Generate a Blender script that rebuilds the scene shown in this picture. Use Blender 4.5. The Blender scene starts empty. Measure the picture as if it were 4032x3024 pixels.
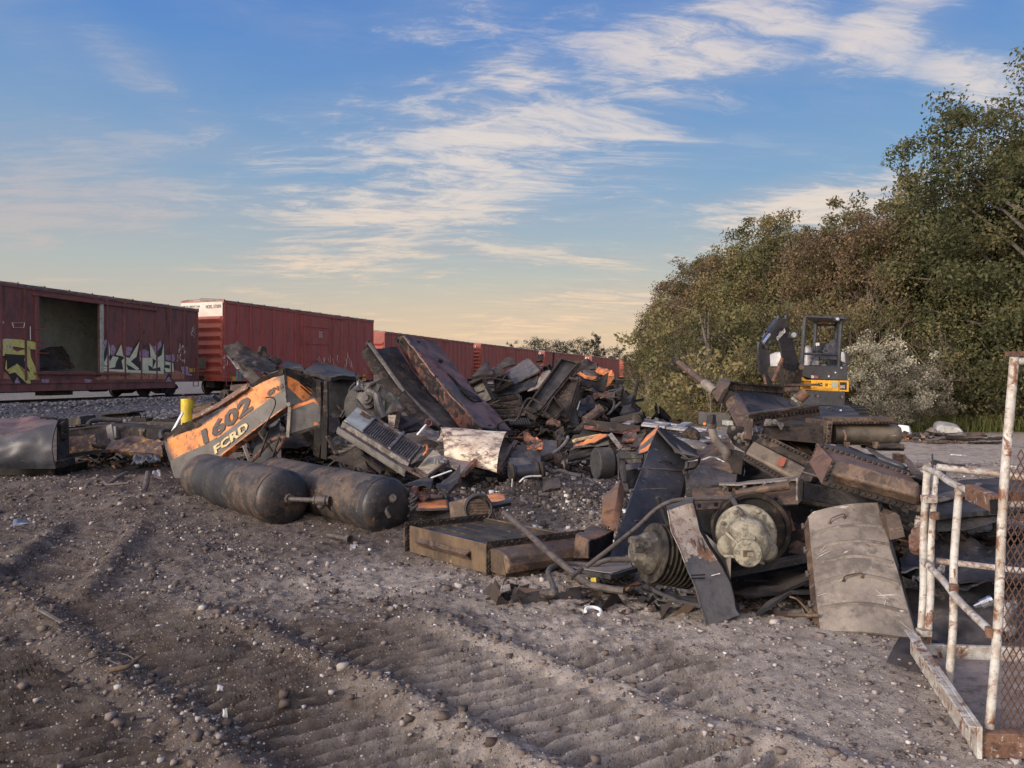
import bpy, bmesh, math, random
import numpy as np
from mathutils import Vector, Matrix, noise

SC = bpy.context.scene
COL = SC.collection
F, CX, H, CH = 2900.0, 2016.0, 1480.0, 1.6        # focal length in photo pixels, principal column, horizon row, eye height
# ---------------------------------------------------------------- camera
cd = bpy.data.cameras.new("camera"); cam = bpy.data.objects.new("camera", cd); COL.objects.link(cam)
cd.sensor_width = 36.0; cd.lens = 36.0 * F / 4032.0; cd.clip_start = 0.05; cd.clip_end = 6000
cam.location = (0, 0, CH); cam.rotation_euler = (math.radians(90.0 - math.degrees(math.atan((1512 - H) / F))), 0, 0)
SC.camera = cam
# ---------------------------------------------------------------- world
SUN_EL, SUN_AZ = 17.0, 236.0      # degrees; azimuth clockwise from +Y (low, from the left and a little behind)
w = bpy.data.worlds.new("World"); SC.world = w; w.use_nodes = True
class NG:
    def __init__(s, nt): s.nt = nt; nt.nodes.clear()
    def n(s, t, **kw):
        nd = s.nt.nodes.new(t)
        for k, v in kw.items():
            if k.startswith('i_'): nd.inputs[int(k[2:])].default_value = v
            else: setattr(nd, k, v)
        return nd
    def l(s, a, b): s.nt.links.new(a, b)
    def put(s, sock, v):
        if hasattr(v, 'is_linked') or isinstance(v, bpy.types.NodeSocket): s.l(v, sock)
        else: sock.default_value = v
    def m(s, op, a, b=None, c=None, clamp=False):
        nd = s.n('ShaderNodeMath', operation=op); nd.use_clamp = clamp
        s.put(nd.inputs[0], a)
        if b is not None: s.put(nd.inputs[1], b)
        if c is not None: s.put(nd.inputs[2], c)
        return nd.outputs[0]
    def mix(s, f, a, b, mode='MIX'):
        nd = s.n('ShaderNodeMix', data_type='RGBA', blend_type=mode)
        s.put(nd.inputs[0], f); s.put(nd.inputs[6], a); s.put(nd.inputs[7], b)
        return nd.outputs[2]
    def noise(s, vec, scale, detail=4, rough=.55, dist=0, col=False):
        nd = s.n('ShaderNodeTexNoise'); s.l(vec, nd.inputs['Vector'])
        nd.inputs['Scale'].default_value = scale; nd.inputs['Detail'].default_value = detail
        nd.inputs['Roughness'].default_value = rough; nd.inputs['Distortion'].default_value = dist
        return nd.outputs['Color' if col else 'Fac']
    def ramp(s, f, stops, interp='LINEAR'):
        nd = s.n('ShaderNodeValToRGB'); cr = nd.color_ramp; cr.interpolation = interp
        while len(cr.elements) < len(stops): cr.elements.new(.5)
        for e, (p, c) in zip(cr.elements, stops):
            e.position = p; e.color = c if len(c) == 4 else (*c, 1)
        s.l(f, nd.inputs[0]); return nd.outputs[0]
    def sm(s, x, lo, hi):      # smooth step to 0..1
        nd = s.n('ShaderNodeMapRange', interpolation_type='SMOOTHSTEP')
        s.put(nd.inputs[0], x); nd.inputs[1].default_value = lo; nd.inputs[2].default_value = hi
        return nd.outputs[0]
    def vm(s, op, a, b):
        nd = s.n('ShaderNodeVectorMath', operation=op); s.put(nd.inputs[0], a); s.put(nd.inputs[1], b); return nd.outputs[0]

def rgb(r, g, b):             # photo colour (0..255) to linear
    f = lambda c: (c/255/12.92) if c/255 <= .04045 else ((c/255 + .055)/1.055)**2.4
    return (f(r), f(g), f(b), 1)

def build_world():
    g = NG(w.node_tree)
    sky = g.n('ShaderNodeTexSky', sky_type='NISHITA', sun_disc=False)
    sky.sun_elevation = math.radians(SUN_EL); sky.sun_rotation = math.radians(SUN_AZ)
    sky.altitude = 0; sky.air_density = 1.6; sky.dust_density = 1.2; sky.ozone_density = 2.5
    tc = g.n('ShaderNodeTexCoord'); sep = g.n('ShaderNodeSeparateXYZ'); g.l(tc.outputs['Generated'], sep.inputs[0])
    x, y, z = sep.outputs
    az = g.m('ARCTAN2', x, y)                       # 0 = straight ahead, + to the right
    el = g.m('ARCSINE', z)
    zz = g.m('MAXIMUM', z, 0.0)
    # base: clear sky tinted towards the photographed evening gradient
    grad = g.ramp(g.m('DIVIDE', el, 1.5708, clamp=True), [
        (0.0, rgb(228, 196, 166)), (0.035, rgb(222, 200, 172)), (0.085, rgb(186, 196, 192)), (0.16, rgb(128, 170, 208)),
        (0.27, rgb(88, 140, 208)), (0.42, rgb(68, 116, 192)), (1.0, rgb(60, 100, 170))])
    left = g.m('MULTIPLY', g.sm(az, .05, -.75), g.sm(el, .5, .0))
    grad = g.mix(g.m('MULTIPLY', left, .35), grad, rgb(176, 180, 180))
    ga = g.m('DIVIDE', g.m('SUBTRACT', az, .03), .42); ge_ = g.m('DIVIDE', g.m('SUBTRACT', el, .035), .075)
    gg = g.m('EXPONENT', g.m('MULTIPLY', g.m('ADD', g.m('MULTIPLY', ga, ga), g.m('MULTIPLY', ge_, ge_)), -1.0))
    grad = g.mix(g.m('MULTIPLY', gg, .5), grad, rgb(255, 218, 172))
    # clouds: noise on a plane far overhead, pulled out along the wind
    den = g.m('ADD', zz, 0.13)
    cx = g.m('DIVIDE', x, den); cy = g.m('DIVIDE', y, den)
    cmb = g.n('ShaderNodeCombineXYZ'); g.l(cx, cmb.inputs[0]); g.l(cy, cmb.inputs[1])
    mp = g.n('ShaderNodeMapping'); mp.inputs['Rotation'].default_value = (0, 0, math.radians(-24)); mp.inputs['Scale'].default_value = (0.62, 1.35, 1)
    g.l(cmb.outputs[0], mp.inputs[0])
    warp = g.noise(mp.outputs[0], 1.3, 4, .55, 0, True)
    wv = g.vm('ADD', mp.outputs[0], g.vm('MULTIPLY', g.vm('SUBTRACT', warp, (.5, .5, .5)), (.7, .5, 0)))
    st = g.vm('MULTIPLY', wv, (.7, 2.0, 1))
    n1 = g.noise(wv, 1.5, 10, .66)
    n2 = g.noise(wv, 5.0, 9, .72)
    n3 = g.noise(st, 3.4, 8, .68)
    dens = g.m('ADD', g.m('ADD', g.m('MULTIPLY', n1, .52), g.m('MULTIPLY', n2, .32)), g.m('MULTIPLY', n3, .16))
    # where the cloud banks stand: (azimuth, elevation, half length, half width, tilt, weight) in degrees
    banks = [(-9, 13.0, 14, 4.6, 13, 1.0), (0, 17.5, 12, 4.6, 8, .95), (13, 21.5, 14, 5.2, 26, .95), (27, 23.5, 9, 3.2, 40, .9),
             (33, 17.5, 4.5, 2.2, -35, 1.05), (22, 11.8, 12, 2.2, 10, .95), (0.5, 22.0, 4, 1.5, 0, 1.0), (-15, 8.3, 12, 1.6, 8, .9),
             (2, 9.2, 9, 1.0, -3, .75), (-20, 3.5, 14, 2.2, 6, .6), (4, 4.4, 11, 2.4, 12, .8), (10, 1.8, 14, 1.3, 5, .7),
             (-33, 12.5, 13, 4.6, 4, .9), (-26, 19.5, 6, 1.6, -30, .85), (-20, 15.5, 8, 1.3, 5, .6), (-36, 24, 8, 2, -40, .6), (-17, 25, 7, 1.6, 0, .5), (-33, 4.5, 9, 2.2, 4, .75), (8, 8, 4, .9, -12, .7), (-13, 19.0, 5, 1.4, 6, .6), (20, 28, 16, 3.5, 10, .6), (-4, 27, 12, 3, 12, .45), (40, 24, 6, 3, 30, .6)]
    tot = None
    for a0, e0, L, Wd, tl, wt in banks:
        ca, sa = math.cos(math.radians(tl)), math.sin(math.radians(tl))
        da = g.m('SUBTRACT', az, math.radians(a0)); de = g.m('SUBTRACT', el, math.radians(e0))
        u = g.m('ADD', g.m('MULTIPLY', da, ca / math.radians(L)), g.m('MULTIPLY', de, sa / math.radians(L)))
        v = g.m('ADD', g.m('MULTIPLY', da, -sa / math.radians(Wd)), g.m('MULTIPLY', de, ca / math.radians(Wd)))
        r2 = g.m('ADD', g.m('MULTIPLY', u, u), g.m('MULTIPLY', v, v))
        b = g.m('MULTIPLY', g.m('EXPONENT', g.m('MULTIPLY', r2, -.62)), wt)
        tot = b if tot is None else g.m('MAXIMUM', tot, b)
    cover = g.sm(g.m('ADD', dens, g.m('MULTIPLY', tot, .25)), .53, .83)
    veil = g.m('MULTIPLY', g.sm(g.noise(wv, .9, 6, .6), .38, .72), .26)
    veil = g.m('MAXIMUM', veil, g.m('MULTIPLY', g.m('MULTIPLY', tot, g.sm(n1, .25, .6)), .62))
    cover = g.m('MAXIMUM', g.m('MULTIPLY', cover, .88), veil)
    cover = g.m('MULTIPLY', cover, g.sm(el, -.01, .05))
    # cloud colour: lit warm where thick, blue-mauve where thin or shaded by its neighbour
    warm = g.mix(g.sm(el, .02, .30), rgb(255, 218, 180), rgb(243, 228, 216))
    shade = g.mix(g.sm(el, .02, .4), rgb(200, 186, 180), rgb(158, 172, 200))
    lit = g.sm(g.m('ADD', g.m('ADD', g.m('MULTIPLY', n2, .6), g.m('MULTIPLY', n3, .4)), g.m('MULTIPLY', cover, .25)), .50, .74)
    leftgrey = g.m('MULTIPLY', g.sm(az, -.25, -.5), g.sm(el, .04, .14))
    cc = g.mix(g.m('MULTIPLY', lit, g.m('SUBTRACT', 1.0, g.m('MULTIPLY', leftgrey, .8))), shade, warm)
    col = g.mix(cover, grad, cc)
    skyn = g.vm('MULTIPLY', sky.outputs[0], (.085, .085, .085))
    fin = g.mix(0.90, skyn, col)
    # warm sunset glow added to the sky behind the camera as fill light
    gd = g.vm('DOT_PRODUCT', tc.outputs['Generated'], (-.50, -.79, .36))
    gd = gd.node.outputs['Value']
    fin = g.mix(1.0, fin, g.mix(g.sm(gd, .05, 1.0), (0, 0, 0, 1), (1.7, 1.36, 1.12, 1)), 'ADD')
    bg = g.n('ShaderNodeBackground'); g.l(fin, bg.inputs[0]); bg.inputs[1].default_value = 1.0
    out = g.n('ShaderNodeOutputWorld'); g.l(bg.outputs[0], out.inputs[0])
build_world()
# ---------------------------------------------------------------- sun
ld = bpy.data.lights.new("sun", 'SUN'); ld.energy = 3.8; ld.angle = math.radians(12); ld.color = (1.0, .86, .72)
sun = bpy.data.objects.new("sun", ld); COL.objects.link(sun)
_d = Vector((math.sin(math.radians(SUN_AZ)) * math.cos(math.radians(SUN_EL)), math.cos(math.radians(SUN_AZ)) * math.cos(math.radians(SUN_EL)), math.sin(math.radians(SUN_EL))))
sun.rotation_euler = _d.to_track_quat('Z', 'Y').to_euler(); sun.location = (0, -5, 12)
SC.view_settings.view_transform = 'Standard'; SC.view_settings.look = 'None'
SC.view_settings.exposure = 0.0; SC.view_settings.gamma = 1.0

# ---------------------------------------------------------------- helpers
def P(px, py, Y): return Vector(((px - CX) / F * Y, Y, CH + (H - py) / F * Y))
def G(px, py): Y = CH * F / (py - H); return Vector(((px - CX) / F * Y, Y, 0))
CAMP = Vector((0, 0, CH))

def resamp(pts, n):
    pts = [Vector(p) for p in pts]
    L = [0]
    for a, b in zip(pts, pts[1:]): L.append(L[-1] + (b - a).length)
    out = []
    for i in range(n + 1):
        d = L[-1] * i / n
        k = 0
        while k < len(pts) - 2 and L[k + 1] < d: k += 1
        s = L[k + 1] - L[k]
        out.append(pts[k].lerp(pts[k + 1], 0 if s < 1e-9 else min(1, (d - L[k]) / s)))
    return out
def smooth_path(pts, n=6):
    pts = [Vector(p) for p in pts]
    if len(pts) < 3: return pts
    q = [pts[0] * 2 - pts[1]] + pts + [pts[-1] * 2 - pts[-2]]; out = []
    for i in range(1, len(q) - 2):
        for k in range(n):
            t = k / n
            out.append(.5 * ((2 * q[i]) + (-q[i-1] + q[i+1]) * t + (2*q[i-1] - 5*q[i] + 4*q[i+1] - q[i+2]) * t*t + (-q[i-1] + 3*q[i] - 3*q[i+1] + q[i+2]) * t**3))
    out.append(pts[-1]); return out

class MB:
    def __init__(s): s.v = []; s.f = []; s.mi = []; s.uv = []
    def add(s, vs, fs, mi=0, uv=None, M=None):
        o = len(s.v)
        for i, p in enumerate(vs):
            p = Vector(p)
            s.v.append(M @ p if M else p); s.uv.append(uv[i] if uv else (.5, .5))
        for k, f in enumerate(fs):
            s.f.append([o + i for i in f]); s.mi.append(mi[k] if isinstance(mi, list) else mi)
        return s
    def box8(s, c, mi=0):     # c: 4 front corners then 4 back corners
        return s.add(c, [(0,1,2,3), (7,6,5,4), (0,4,5,1), (1,5,6,2), (2,6,7,3), (3,7,4,0)], mi)
    def prism(s, pts, off, mi=0):
        n = len(pts); off = Vector(off); a = [Vector(p) for p in pts]
        return s.add(a + [p + off for p in a], [tuple(range(n))] + [tuple(range(2*n-1, n-1, -1))] + [(i, i + n, (i+1) % n + n, (i+1) % n) for i in range(n)], mi)
    def obox(s, p, ex, ey, ez, mi=0):
        p = Vector(p); ex = Vector(ex); ey = Vector(ey); ez = Vector(ez)
        return s.box8([p, p+ex, p+ex+ez, p+ez, p+ey, p+ex+ey, p+ex+ey+ez, p+ey+ez], mi)
    def cbox(s, c, sx, sy, sz, mi=0, rz=0, M=None):
        q = Matrix.Translation(Vector(c)) @ Matrix.Rotation(rz, 4, 'Z')
        if M: q = q @ M
        vs = [q @ Vector((a*sx/2, b*sy/2, d*sz/2)) for b in (-1, 1) for a, d in ((-1,-1), (1,-1), (1,1), (-1,1))]
        return s.box8(vs, mi)
    def bar(s, a, b, wdt, hgt, up=(0,0,1), mi=0):
        a = Vector(a); b = Vector(b); d = (b - a).normalized(); up = Vector(up)
        sd = d.cross(up)
        if sd.length < 1e-4: sd = d.cross(Vector((1,0,0)))
        sd.normalize(); u2 = sd.cross(d).normalized()
        sd *= wdt/2; u2 *= hgt/2
        return s.box8([a-sd-u2, b-sd-u2, b-sd+u2, a-sd+u2, a+sd-u2, b+sd-u2, b+sd+u2, a+sd+u2], mi)
    def tube(s, pts, r, n=10, mi=0, cap=True, smooth=False, hollow=False):
        pts = smooth_path(pts) if smooth else [Vector(p) for p in pts]
        m = len(pts); rs = r if isinstance(r, (list, tuple)) else [r] * m
        if len(rs) != m: rs = [rs[0] + (rs[-1] - rs[0]) * i / (m-1) for i in range(m)]
        t0 = (pts[1] - pts[0]).normalized(); a = t0.orthogonal().normalized(); vs = []
        for i, p in enumerate(pts):
            t = ((pts[min(i+1, m-1)] - pts[max(i-1, 0)])).normalized()
            a = (a - t * a.dot(t)); a = a.normalized() if a.length > 1e-6 else t.orthogonal().normalized()
            b = t.cross(a)
            for k in range(n):
                an = 2*math.pi*k/n; vs.append(p + (a*math.cos(an) + b*math.sin(an)) * rs[i])
        fs = [(i*n+k, i*n+(k+1) % n, (i+1)*n+(k+1) % n, (i+1)*n+k) for i in range(m-1) for k in range(n)]
        if cap: fs += [tuple(range(n-1, -1, -1)), tuple(range((m-1)*n, m*n))]
        return s.add(vs, fs, mi)
    def lathe(s, c, axis, prof, n=28, mi=0, seam=None):   # prof: list of (distance along axis, radius)
        c = Vector(c); t = Vector(axis).normalized(); a = t.orthogonal().normalized() if seam is None else Vector(seam); b = t.cross(a); vs = []; fs = []
        for (d, r) in prof:
            for k in range(n):
                an = 2*math.pi*k/n; vs.append(c + t*d + (a*math.cos(an) + b*math.sin(an))*max(r, 1e-4))
        for i in range(len(prof)-1):
            for k in range(n): fs.append((i*n+k, i*n+(k+1) % n, (i+1)*n+(k+1) % n, (i+1)*n+k))
        fs.append(tuple(range(n-1, -1, -1))); fs.append(tuple(range((len(prof)-1)*n, len(prof)*n)))
        return s.add(vs, fs, mi)
    def bolt(s, p, nrm, r=.012, h=.01, mi=0, n=6):
        return s.lathe(Vector(p), nrm, [(0, r), (h*.75, r), (h, r*.7)], n, mi)
    def flange(s, a, b, wd, wid, th, nb, mi=0, bm=None, br=.013, side=1):
        # bolted strip from a to b; wd = direction across it; bolts on its outer face
        a = Vector(a); b = Vector(b); d = (b - a).normalized(); wd = Vector(wd); wd = (wd - d*wd.dot(d)).normalized()
        nr = d.cross(wd).normalized() * side
        s.obox(a, b - a, nr * th, wd * wid, mi)
        for i in range(nb):
            p = a.lerp(b, (i + .5)/nb) + wd * wid * .5 + nr * th
            s.bolt(p, nr, br, br*.8, mi if bm is None else bm)
            s.bolt(p - nr * th, -nr, br, br*.8, mi if bm is None else bm)
        return s
    def sheet(s, bot, top, nu=10, nv=8, t=.006, amp=.01, fs=3.0, seed=0, jag=0, bulge=(0, 0), fold=0, rib=None, matf=None, nrm=None, hole=None):
        b = resamp(bot, nu); tp = resamp(top, nu)
        n0 = (b[-1] - b[0]).cross(tp[0] - b[0])
        if n0.length < 1e-6: n0 = (b[-1] - b[0]).cross(tp[-1] - b[0])
        n0.normalize() if nrm is None else None
        if nrm is not None: n0 = Vector(nrm).normalized()
        elif n0.dot(CAMP - b[0]) < 0: n0 = -n0
        so = Vector((seed*3.17, seed*1.31, seed*.77))
        def S(u, v, off=0):
            fi = min(max(u, 0), 1)*nu; i = min(int(fi), nu-1); q = fi - i
            pb = b[i].lerp(b[i+1], q); pt = tp[i].lerp(tp[i+1], q); p = pb.lerp(pt, v)
            d = noise.noise(p*fs + so)*amp + noise.noise(p*fs*3.1 + so)*amp*.35
            if fold: d += (abs(noise.noise(p*fs*.7 + so*2)) - .25)*fold
            d += (abs(noise.noise(p*fs*2.2 - so)) - .2)*amp*.9
            d += bulge[0]*math.sin(math.pi*u) + bulge[1]*math.sin(math.pi*v)
            if rib:
                ph = (v if rib[2] else u)*rib[0] % 1
                d += rib[1]*(1 if ph < rib[3] else 0)
            return p + n0*(d + off)
        vs = []; uv = []
        for j in range(nv+1):
            for i in range(nu+1):
                u, v = i/nu, j/nv; uu, vv = u, v
                if jag:
                    k = Vector((u*7.3 + seed, v*7.3, seed*.5))
                    if j == 0: vv = jag*abs(noise.noise(k*1.7))*1.6
                    if j == nv: vv = 1 - jag*abs(noise.noise(k*1.9))*1.6
                    if i == 0: uu = jag*abs(noise.noise(k*2.1))*1.2
                    if i == nu: uu = 1 - jag*abs(noise.noise(k*2.3))*1.2
                vs.append(S(uu, vv)); uv.append((u, v))
        N = len(vs); vs += [p - n0*t for p in vs]; uv += uv
        W = nu+1; fsx = []; mi = []
        for j in range(nv):
            for i in range(nu):
                m = matf((i+.5)/nu, (j+.5)/nv) if matf else 0
                if m is None: continue
                q = (j*W+i, j*W+i+1, (j+1)*W+i+1, (j+1)*W+i)
                fsx.append(q); mi.append(m); fsx.append(tuple(x+N for x in reversed(q))); mi.append(m)
        ed = {}
        for q in fsx[::2]:
            for k in range(4):
                e = (q[k], q[(k+1) % 4]); r = (e[1], e[0])
                if r in ed: del ed[r]
                else: ed[e] = 1
        for (p0, p1) in ed: fsx.append((p1, p0, p0+N, p1+N)); mi.append(mi[0] if not matf else (matf(*uv[p0]) or 0))
        s.add(vs, fsx, mi, uv); return S
    def build(s, name, mats, parent=None, smooth=True, bevel=0, org=None, ang=35):
        mats = list(mats) if isinstance(mats, (list, tuple)) else [mats]
        if s.mi and max(s.mi) >= len(mats): mats.append(CHBR)
        if parent is not None:
            o0 = ORG[parent.name]
        elif org is not None: o0 = Vector(org)
        else:
            xs = [p.x for p in s.v]; ys = [p.y for p in s.v]; zs = [p.z for p in s.v]
            o0 = Vector(((min(xs)+max(xs))/2, (min(ys)+max(ys))/2, min(zs)))
        me = bpy.data.meshes.new(name)
        me.from_pydata([tuple(p - o0) for p in s.v], [], s.f)
        for m in mats: me.materials.append(m)
        me.polygons.foreach_set('material_index', s.mi)
        ul = me.uv_layers.new(name='UVMap')
        arr = np.array(s.uv, dtype=np.float32)
        idx = np.empty(len(me.loops), dtype=np.int32); me.loops.foreach_get('vertex_index', idx)
        ul.data.foreach_set('uv', arr[idx].ravel())
        me.validate(); 
        if smooth:
            me.polygons.foreach_set('use_smooth', [True]*len(me.polygons)); me.set_sharp_from_angle(angle=math.radians(ang))
        me.update()
        o = bpy.data.objects.new(name, me); COL.objects.link(o)
        if parent is not None:
            o.parent = parent; ORG[o.name] = o0
        else:
            o.location = o0; ORG[o.name] = o0
        if bevel:
            b = o.modifiers.new('bevel', 'BEVEL'); b.width = bevel; b.segments = 2; b.limit_method = 'ANGLE'; b.angle_limit = math.radians(40)
        return o
ORG = {}
def tag(o, label=None, cat=None, group=None, kind=None):
    if label: o['label'] = label
    if cat: o['category'] = cat
    if group: o['group'] = group
    if kind: o['kind'] = kind
    return o
def thing(name, loc, label, cat, group=None):
    e = bpy.data.objects.new(name, None); COL.objects.link(e); e.location = Vector(loc); e.empty_display_size = .2
    ORG[e.name] = Vector(loc); return tag(e, label, cat, group)
def text2d(body, bold=0.0, size=1.0, res=2, ext=0):
    c = bpy.data.curves.new('lettering', 'FONT'); c.body = body; c.size = size; c.offset = bold; c.resolution_u = res; c.extrude = ext
    o = bpy.data.objects.new('lettering', c); COL.objects.link(o)
    dg = bpy.context.evaluated_depsgraph_get(); me = bpy.data.meshes.new_from_object(o.evaluated_get(dg))
    vs = [v.co.copy() for v in me.vertices]; fs = [tuple(p.vertices) for p in me.polygons]
    bpy.data.objects.remove(o); bpy.data.curves.remove(c); bpy.data.meshes.remove(me)
    x0 = min(v.x for v in vs); x1 = max(v.x for v in vs); y0 = min(v.y for v in vs); y1 = max(v.y for v in vs)
    return [((v.x-x0)/(x1-x0), (v.y-y0)/(y1-y0)) for v in vs], fs
def put_text(mb, body, fn, bold=.02, mi=0):   # fn maps (0..1, 0..1) to a 3-D point
    vs, fs = text2d(body, bold); mb.add([fn(a, b) for a, b in vs], fs, mi)

# ---------------------------------------------------------------- materials
MATS = {}
def worn(name, base, alt, dark, rough=.7, metal=0.0, s=3.0, cov=.5, dcov=.42, spot=None, spotcov=.3, bump=.25, bs=40, edge=0, edgecol=None, scr=0, scrcol=(.6, .6, .62, 1), stretch=None, coat=0, spec=.5, dust=.28):
    m = bpy.data.materials.new(name); m.use_nodes = True; g = NG(m.node_tree)
    tc = g.n('ShaderNodeTexCoord'); oi = g.n('ShaderNodeObjectInfo')
    rv = g.n('ShaderNodeCombineXYZ'); g.l(oi.outputs['Random'], rv.inputs[0]); g.l(oi.outputs['Random'], rv.inputs[2])
    v = g.vm('ADD', tc.outputs['Object'], g.vm('MULTIPLY', rv.outputs[0], (17, 17, 17)))
    if stretch: v = g.vm('MULTIPLY', v, stretch)
    n1 = g.noise(v, s, 6, .62, .3); n2 = g.noise(v, s*2.3, 8, .7); n3 = g.noise(v, s*14, 5, .7)
    c = g.mix(g.sm(n1, cov-.12, cov+.12), base, alt)
    c = g.mix(g.m('MULTIPLY', g.sm(n2, dcov+.12, dcov-.04), .85), c, dark)
    if spot is not None:
        n4 = g.noise(v, s*3.7, 7, .72, .6); n5 = g.noise(v, s*.8, 3, .5)
        k = g.sm(g.m('ADD', g.m('MULTIPLY', n4, .65), g.m('MULTIPLY', n5, .35)), 1-spotcov-.22, 1-spotcov-.14)
        c = g.mix(k, c, g.mix(g.sm(n3, .3, .7), spot, tuple(x*.5 for x in spot[:3]) + (1,)))
    if edge:
        uvn = g.n('ShaderNodeSeparateXYZ'); g.l(tc.outputs['UV'], uvn.inputs[0]); U, V = uvn.outputs[0], uvn.outputs[1]
        e = g.m('MINIMUM', g.m('MINIMUM', U, g.m('SUBTRACT', 1.0, U)), g.m('MINIMUM', V, g.m('SUBTRACT', 1.0, V)))
        e = g.m('ADD', e, g.m('MULTIPLY', g.m('SUBTRACT', n2, .5), edge*1.6))
        c = g.mix(g.sm(e, edge, edge*.25), c, edgecol or rgb(50, 45, 46))
    if scr:
        sv = g.n('ShaderNodeMapping'); sv.inputs['Scale'].default_value = (2, 30, 9); sv.inputs['Rotation'].default_value = (.4, .8, .5); g.l(v, sv.inputs[0])
        ns = g.noise(sv.outputs[0], 1.6, 3, .5); c = g.mix(g.m('MULTIPLY', g.sm(ns, .69, .73), scr), c, scrcol)
    if dust:      # settled dust on faces that look up
        gn = g.n('ShaderNodeNewGeometry'); gz = g.n('ShaderNodeSeparateXYZ'); g.l(gn.outputs['Normal'], gz.inputs[0])
        c = g.mix(g.m('MULTIPLY', g.m('MULTIPLY', g.sm(gz.outputs[2], .5, .95), g.sm(n1, .40, .62)), dust), c, (.17, .14, .12, 1))
    n6 = g.noise(v, s*45, 3, .6)
    hs = g.n('ShaderNodeHueSaturation'); g.l(c, hs.inputs['Color']); g.l(g.m('ADD', .40, g.m('ADD', g.m('MULTIPLY', n3, .75), g.m('MULTIPLY', n6, .45))), hs.inputs['Value'])
    bs_ = g.n('ShaderNodeBsdfPrincipled'); g.l(hs.outputs[0], bs_.inputs['Base Color'])
    bs_.inputs['Metallic'].default_value = metal; g.l(g.m('ADD', rough-.14, g.m('MULTIPLY', n2, .28), clamp=True), bs_.inputs['Roughness'])
    bs_.inputs['Specular IOR Level'].default_value = spec
    if coat: bs_.inputs['Coat Weight'].default_value = coat; bs_.inputs['Coat Roughness'].default_value = .25
    if bump:
        hb = g.m('ADD', g.noise(v, bs, 6, .65), g.m('MULTIPLY', n2, 1.2))
        b = g.n('ShaderNodeBump'); b.inputs['Strength'].default_value = bump; b.inputs['Distance'].default_value = .012
        g.l(hb, b.inputs['Height']); g.l(b.outputs[0], bs_.inputs['Normal'])
    o = g.n('ShaderNodeOutputMaterial'); g.l(bs_.outputs[0], o.inputs[0]); MATS[name] = m; return m
K = lambda r, g_, b: (r, g_, b, 1)
BLK = worn('charred_steel', K(.016,.017,.021), K(.032,.032,.037), K(.008,.008,.010), .68, .1, 2.2, bump=.4, spot=K(.10,.085,.075), spotcov=.22, scr=.35, scrcol=K(.22,.22,.23))
BLUE = worn('blue_black_sheet', K(.026,.029,.040), K(.040,.043,.053), K(.015,.017,.022), .46, .15, 2.0, bump=.18, bs=60, spot=K(.16,.13,.11), spotcov=.21, scr=.5, scrcol=K(.3,.3,.33))
CHBR = worn('charred_brown_steel', K(.036,.028,.023), K(.020,.018,.017), K(.009,.008,.008), .75, .05, 3.0, bump=.5, spot=K(.11,.08,.058), spotcov=.26, spec=.3)
BRN = worn('oily_brown_rust', K(.095,.062,.043), K(.062,.043,.033), K(.03,.023,.02), .62, .15, 2.6, bump=.4, spot=K(.19,.125,.085), spotcov=.28)
RST = worn('orange_rust', K(.21,.10,.055), K(.13,.065,.04), K(.05,.032,.025), .8, .05, 4, bump=.5, spot=K(.06,.045,.04), spotcov=.3)
PURP = worn('reddish_scorched_steel', K(.17,.085,.075), K(.12,.072,.07), K(.035,.03,.03), .6, .15, 1.3, cov=.52, dcov=.45, bump=.35, spot=K(.03,.028,.03), spotcov=.20, scr=.25, scrcol=K(.4,.35,.33))
REDR = worn('scorched_red_steel', K(.26,.095,.06), K(.17,.075,.055), K(.03,.026,.026), .7, .1, 1.5, dcov=.46, bump=.4, spot=K(.02,.018,.02), spotcov=.34)
GREY = worn('grey_brown_sheet', K(.105,.098,.09), K(.075,.070,.067), K(.035,.033,.033), .55, .2, 2.5, bump=.25, spot=K(.17,.15,.135), spotcov=.25, scr=.4, scrcol=K(.4,.38,.36))
LOUV = worn('louver_grey_paint', K(.19,.17,.155), K(.12,.105,.095), K(.045,.04,.037), .6, .1, 4, bump=.2, spot=K(.08,.055,.045), spotcov=.28)
PALE = worn('pale_green_paint', K(.40,.43,.38), K(.32,.33,.29), K(.16,.15,.13), .55, 0, 3, dcov=.36, bump=.15, spot=K(.2,.12,.08), spotcov=.22)
CRM = worn('peeling_cream_paint', K(.62,.54,.42), K(.5,.36,.27), K(.10,.07,.06), .7, 0, 2.6, cov=.56, dcov=.42, bump=.6, bs=18, spot=K(.12,.07,.05), spotcov=.26, stretch=(1, 1, 2.2))
TAN = worn('tan_dusty_panel', K(.25,.218,.182), K(.175,.152,.132), K(.085,.074,.065), .7, .05, 2.2, dcov=.42, bump=.25, spot=K(.16,.12,.09), spotcov=.2, scr=.5, scrcol=K(.65,.62,.58))
MOT = worn('dusty_cream_casting', K(.29,.275,.205), K(.22,.205,.155), K(.085,.075,.058), .7, 0, 6, dcov=.44, bump=.3, spot=K(.15,.11,.075), spotcov=.2)
ORG_P = worn('orange_paint', K(.74,.25,.06), K(.56,.19,.06), K(.17,.075,.04), .5, 0, 2.6, cov=.52, dcov=.385, bump=.12, spot=K(.10,.075,.07), spotcov=.21, scr=.12, edge=.09, edgecol=K(.035,.03,.03))
ORG_D = worn('scorched_orange_paint', K(.55,.17,.05), K(.36,.11,.04), K(.05,.03,.025), .6, 0, 3, dcov=.46, bump=.3, spot=K(.05,.035,.03), spotcov=.32)
GRYP = worn('dark_grey_paint', K(.105,.10,.098), K(.085,.08,.078), K(.05,.048,.047), .5, 0, 3, dcov=.38, bump=.12, spot=K(.17,.13,.11), spotcov=.17, scr=.35, scrcol=K(.4,.36,.33))
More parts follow.
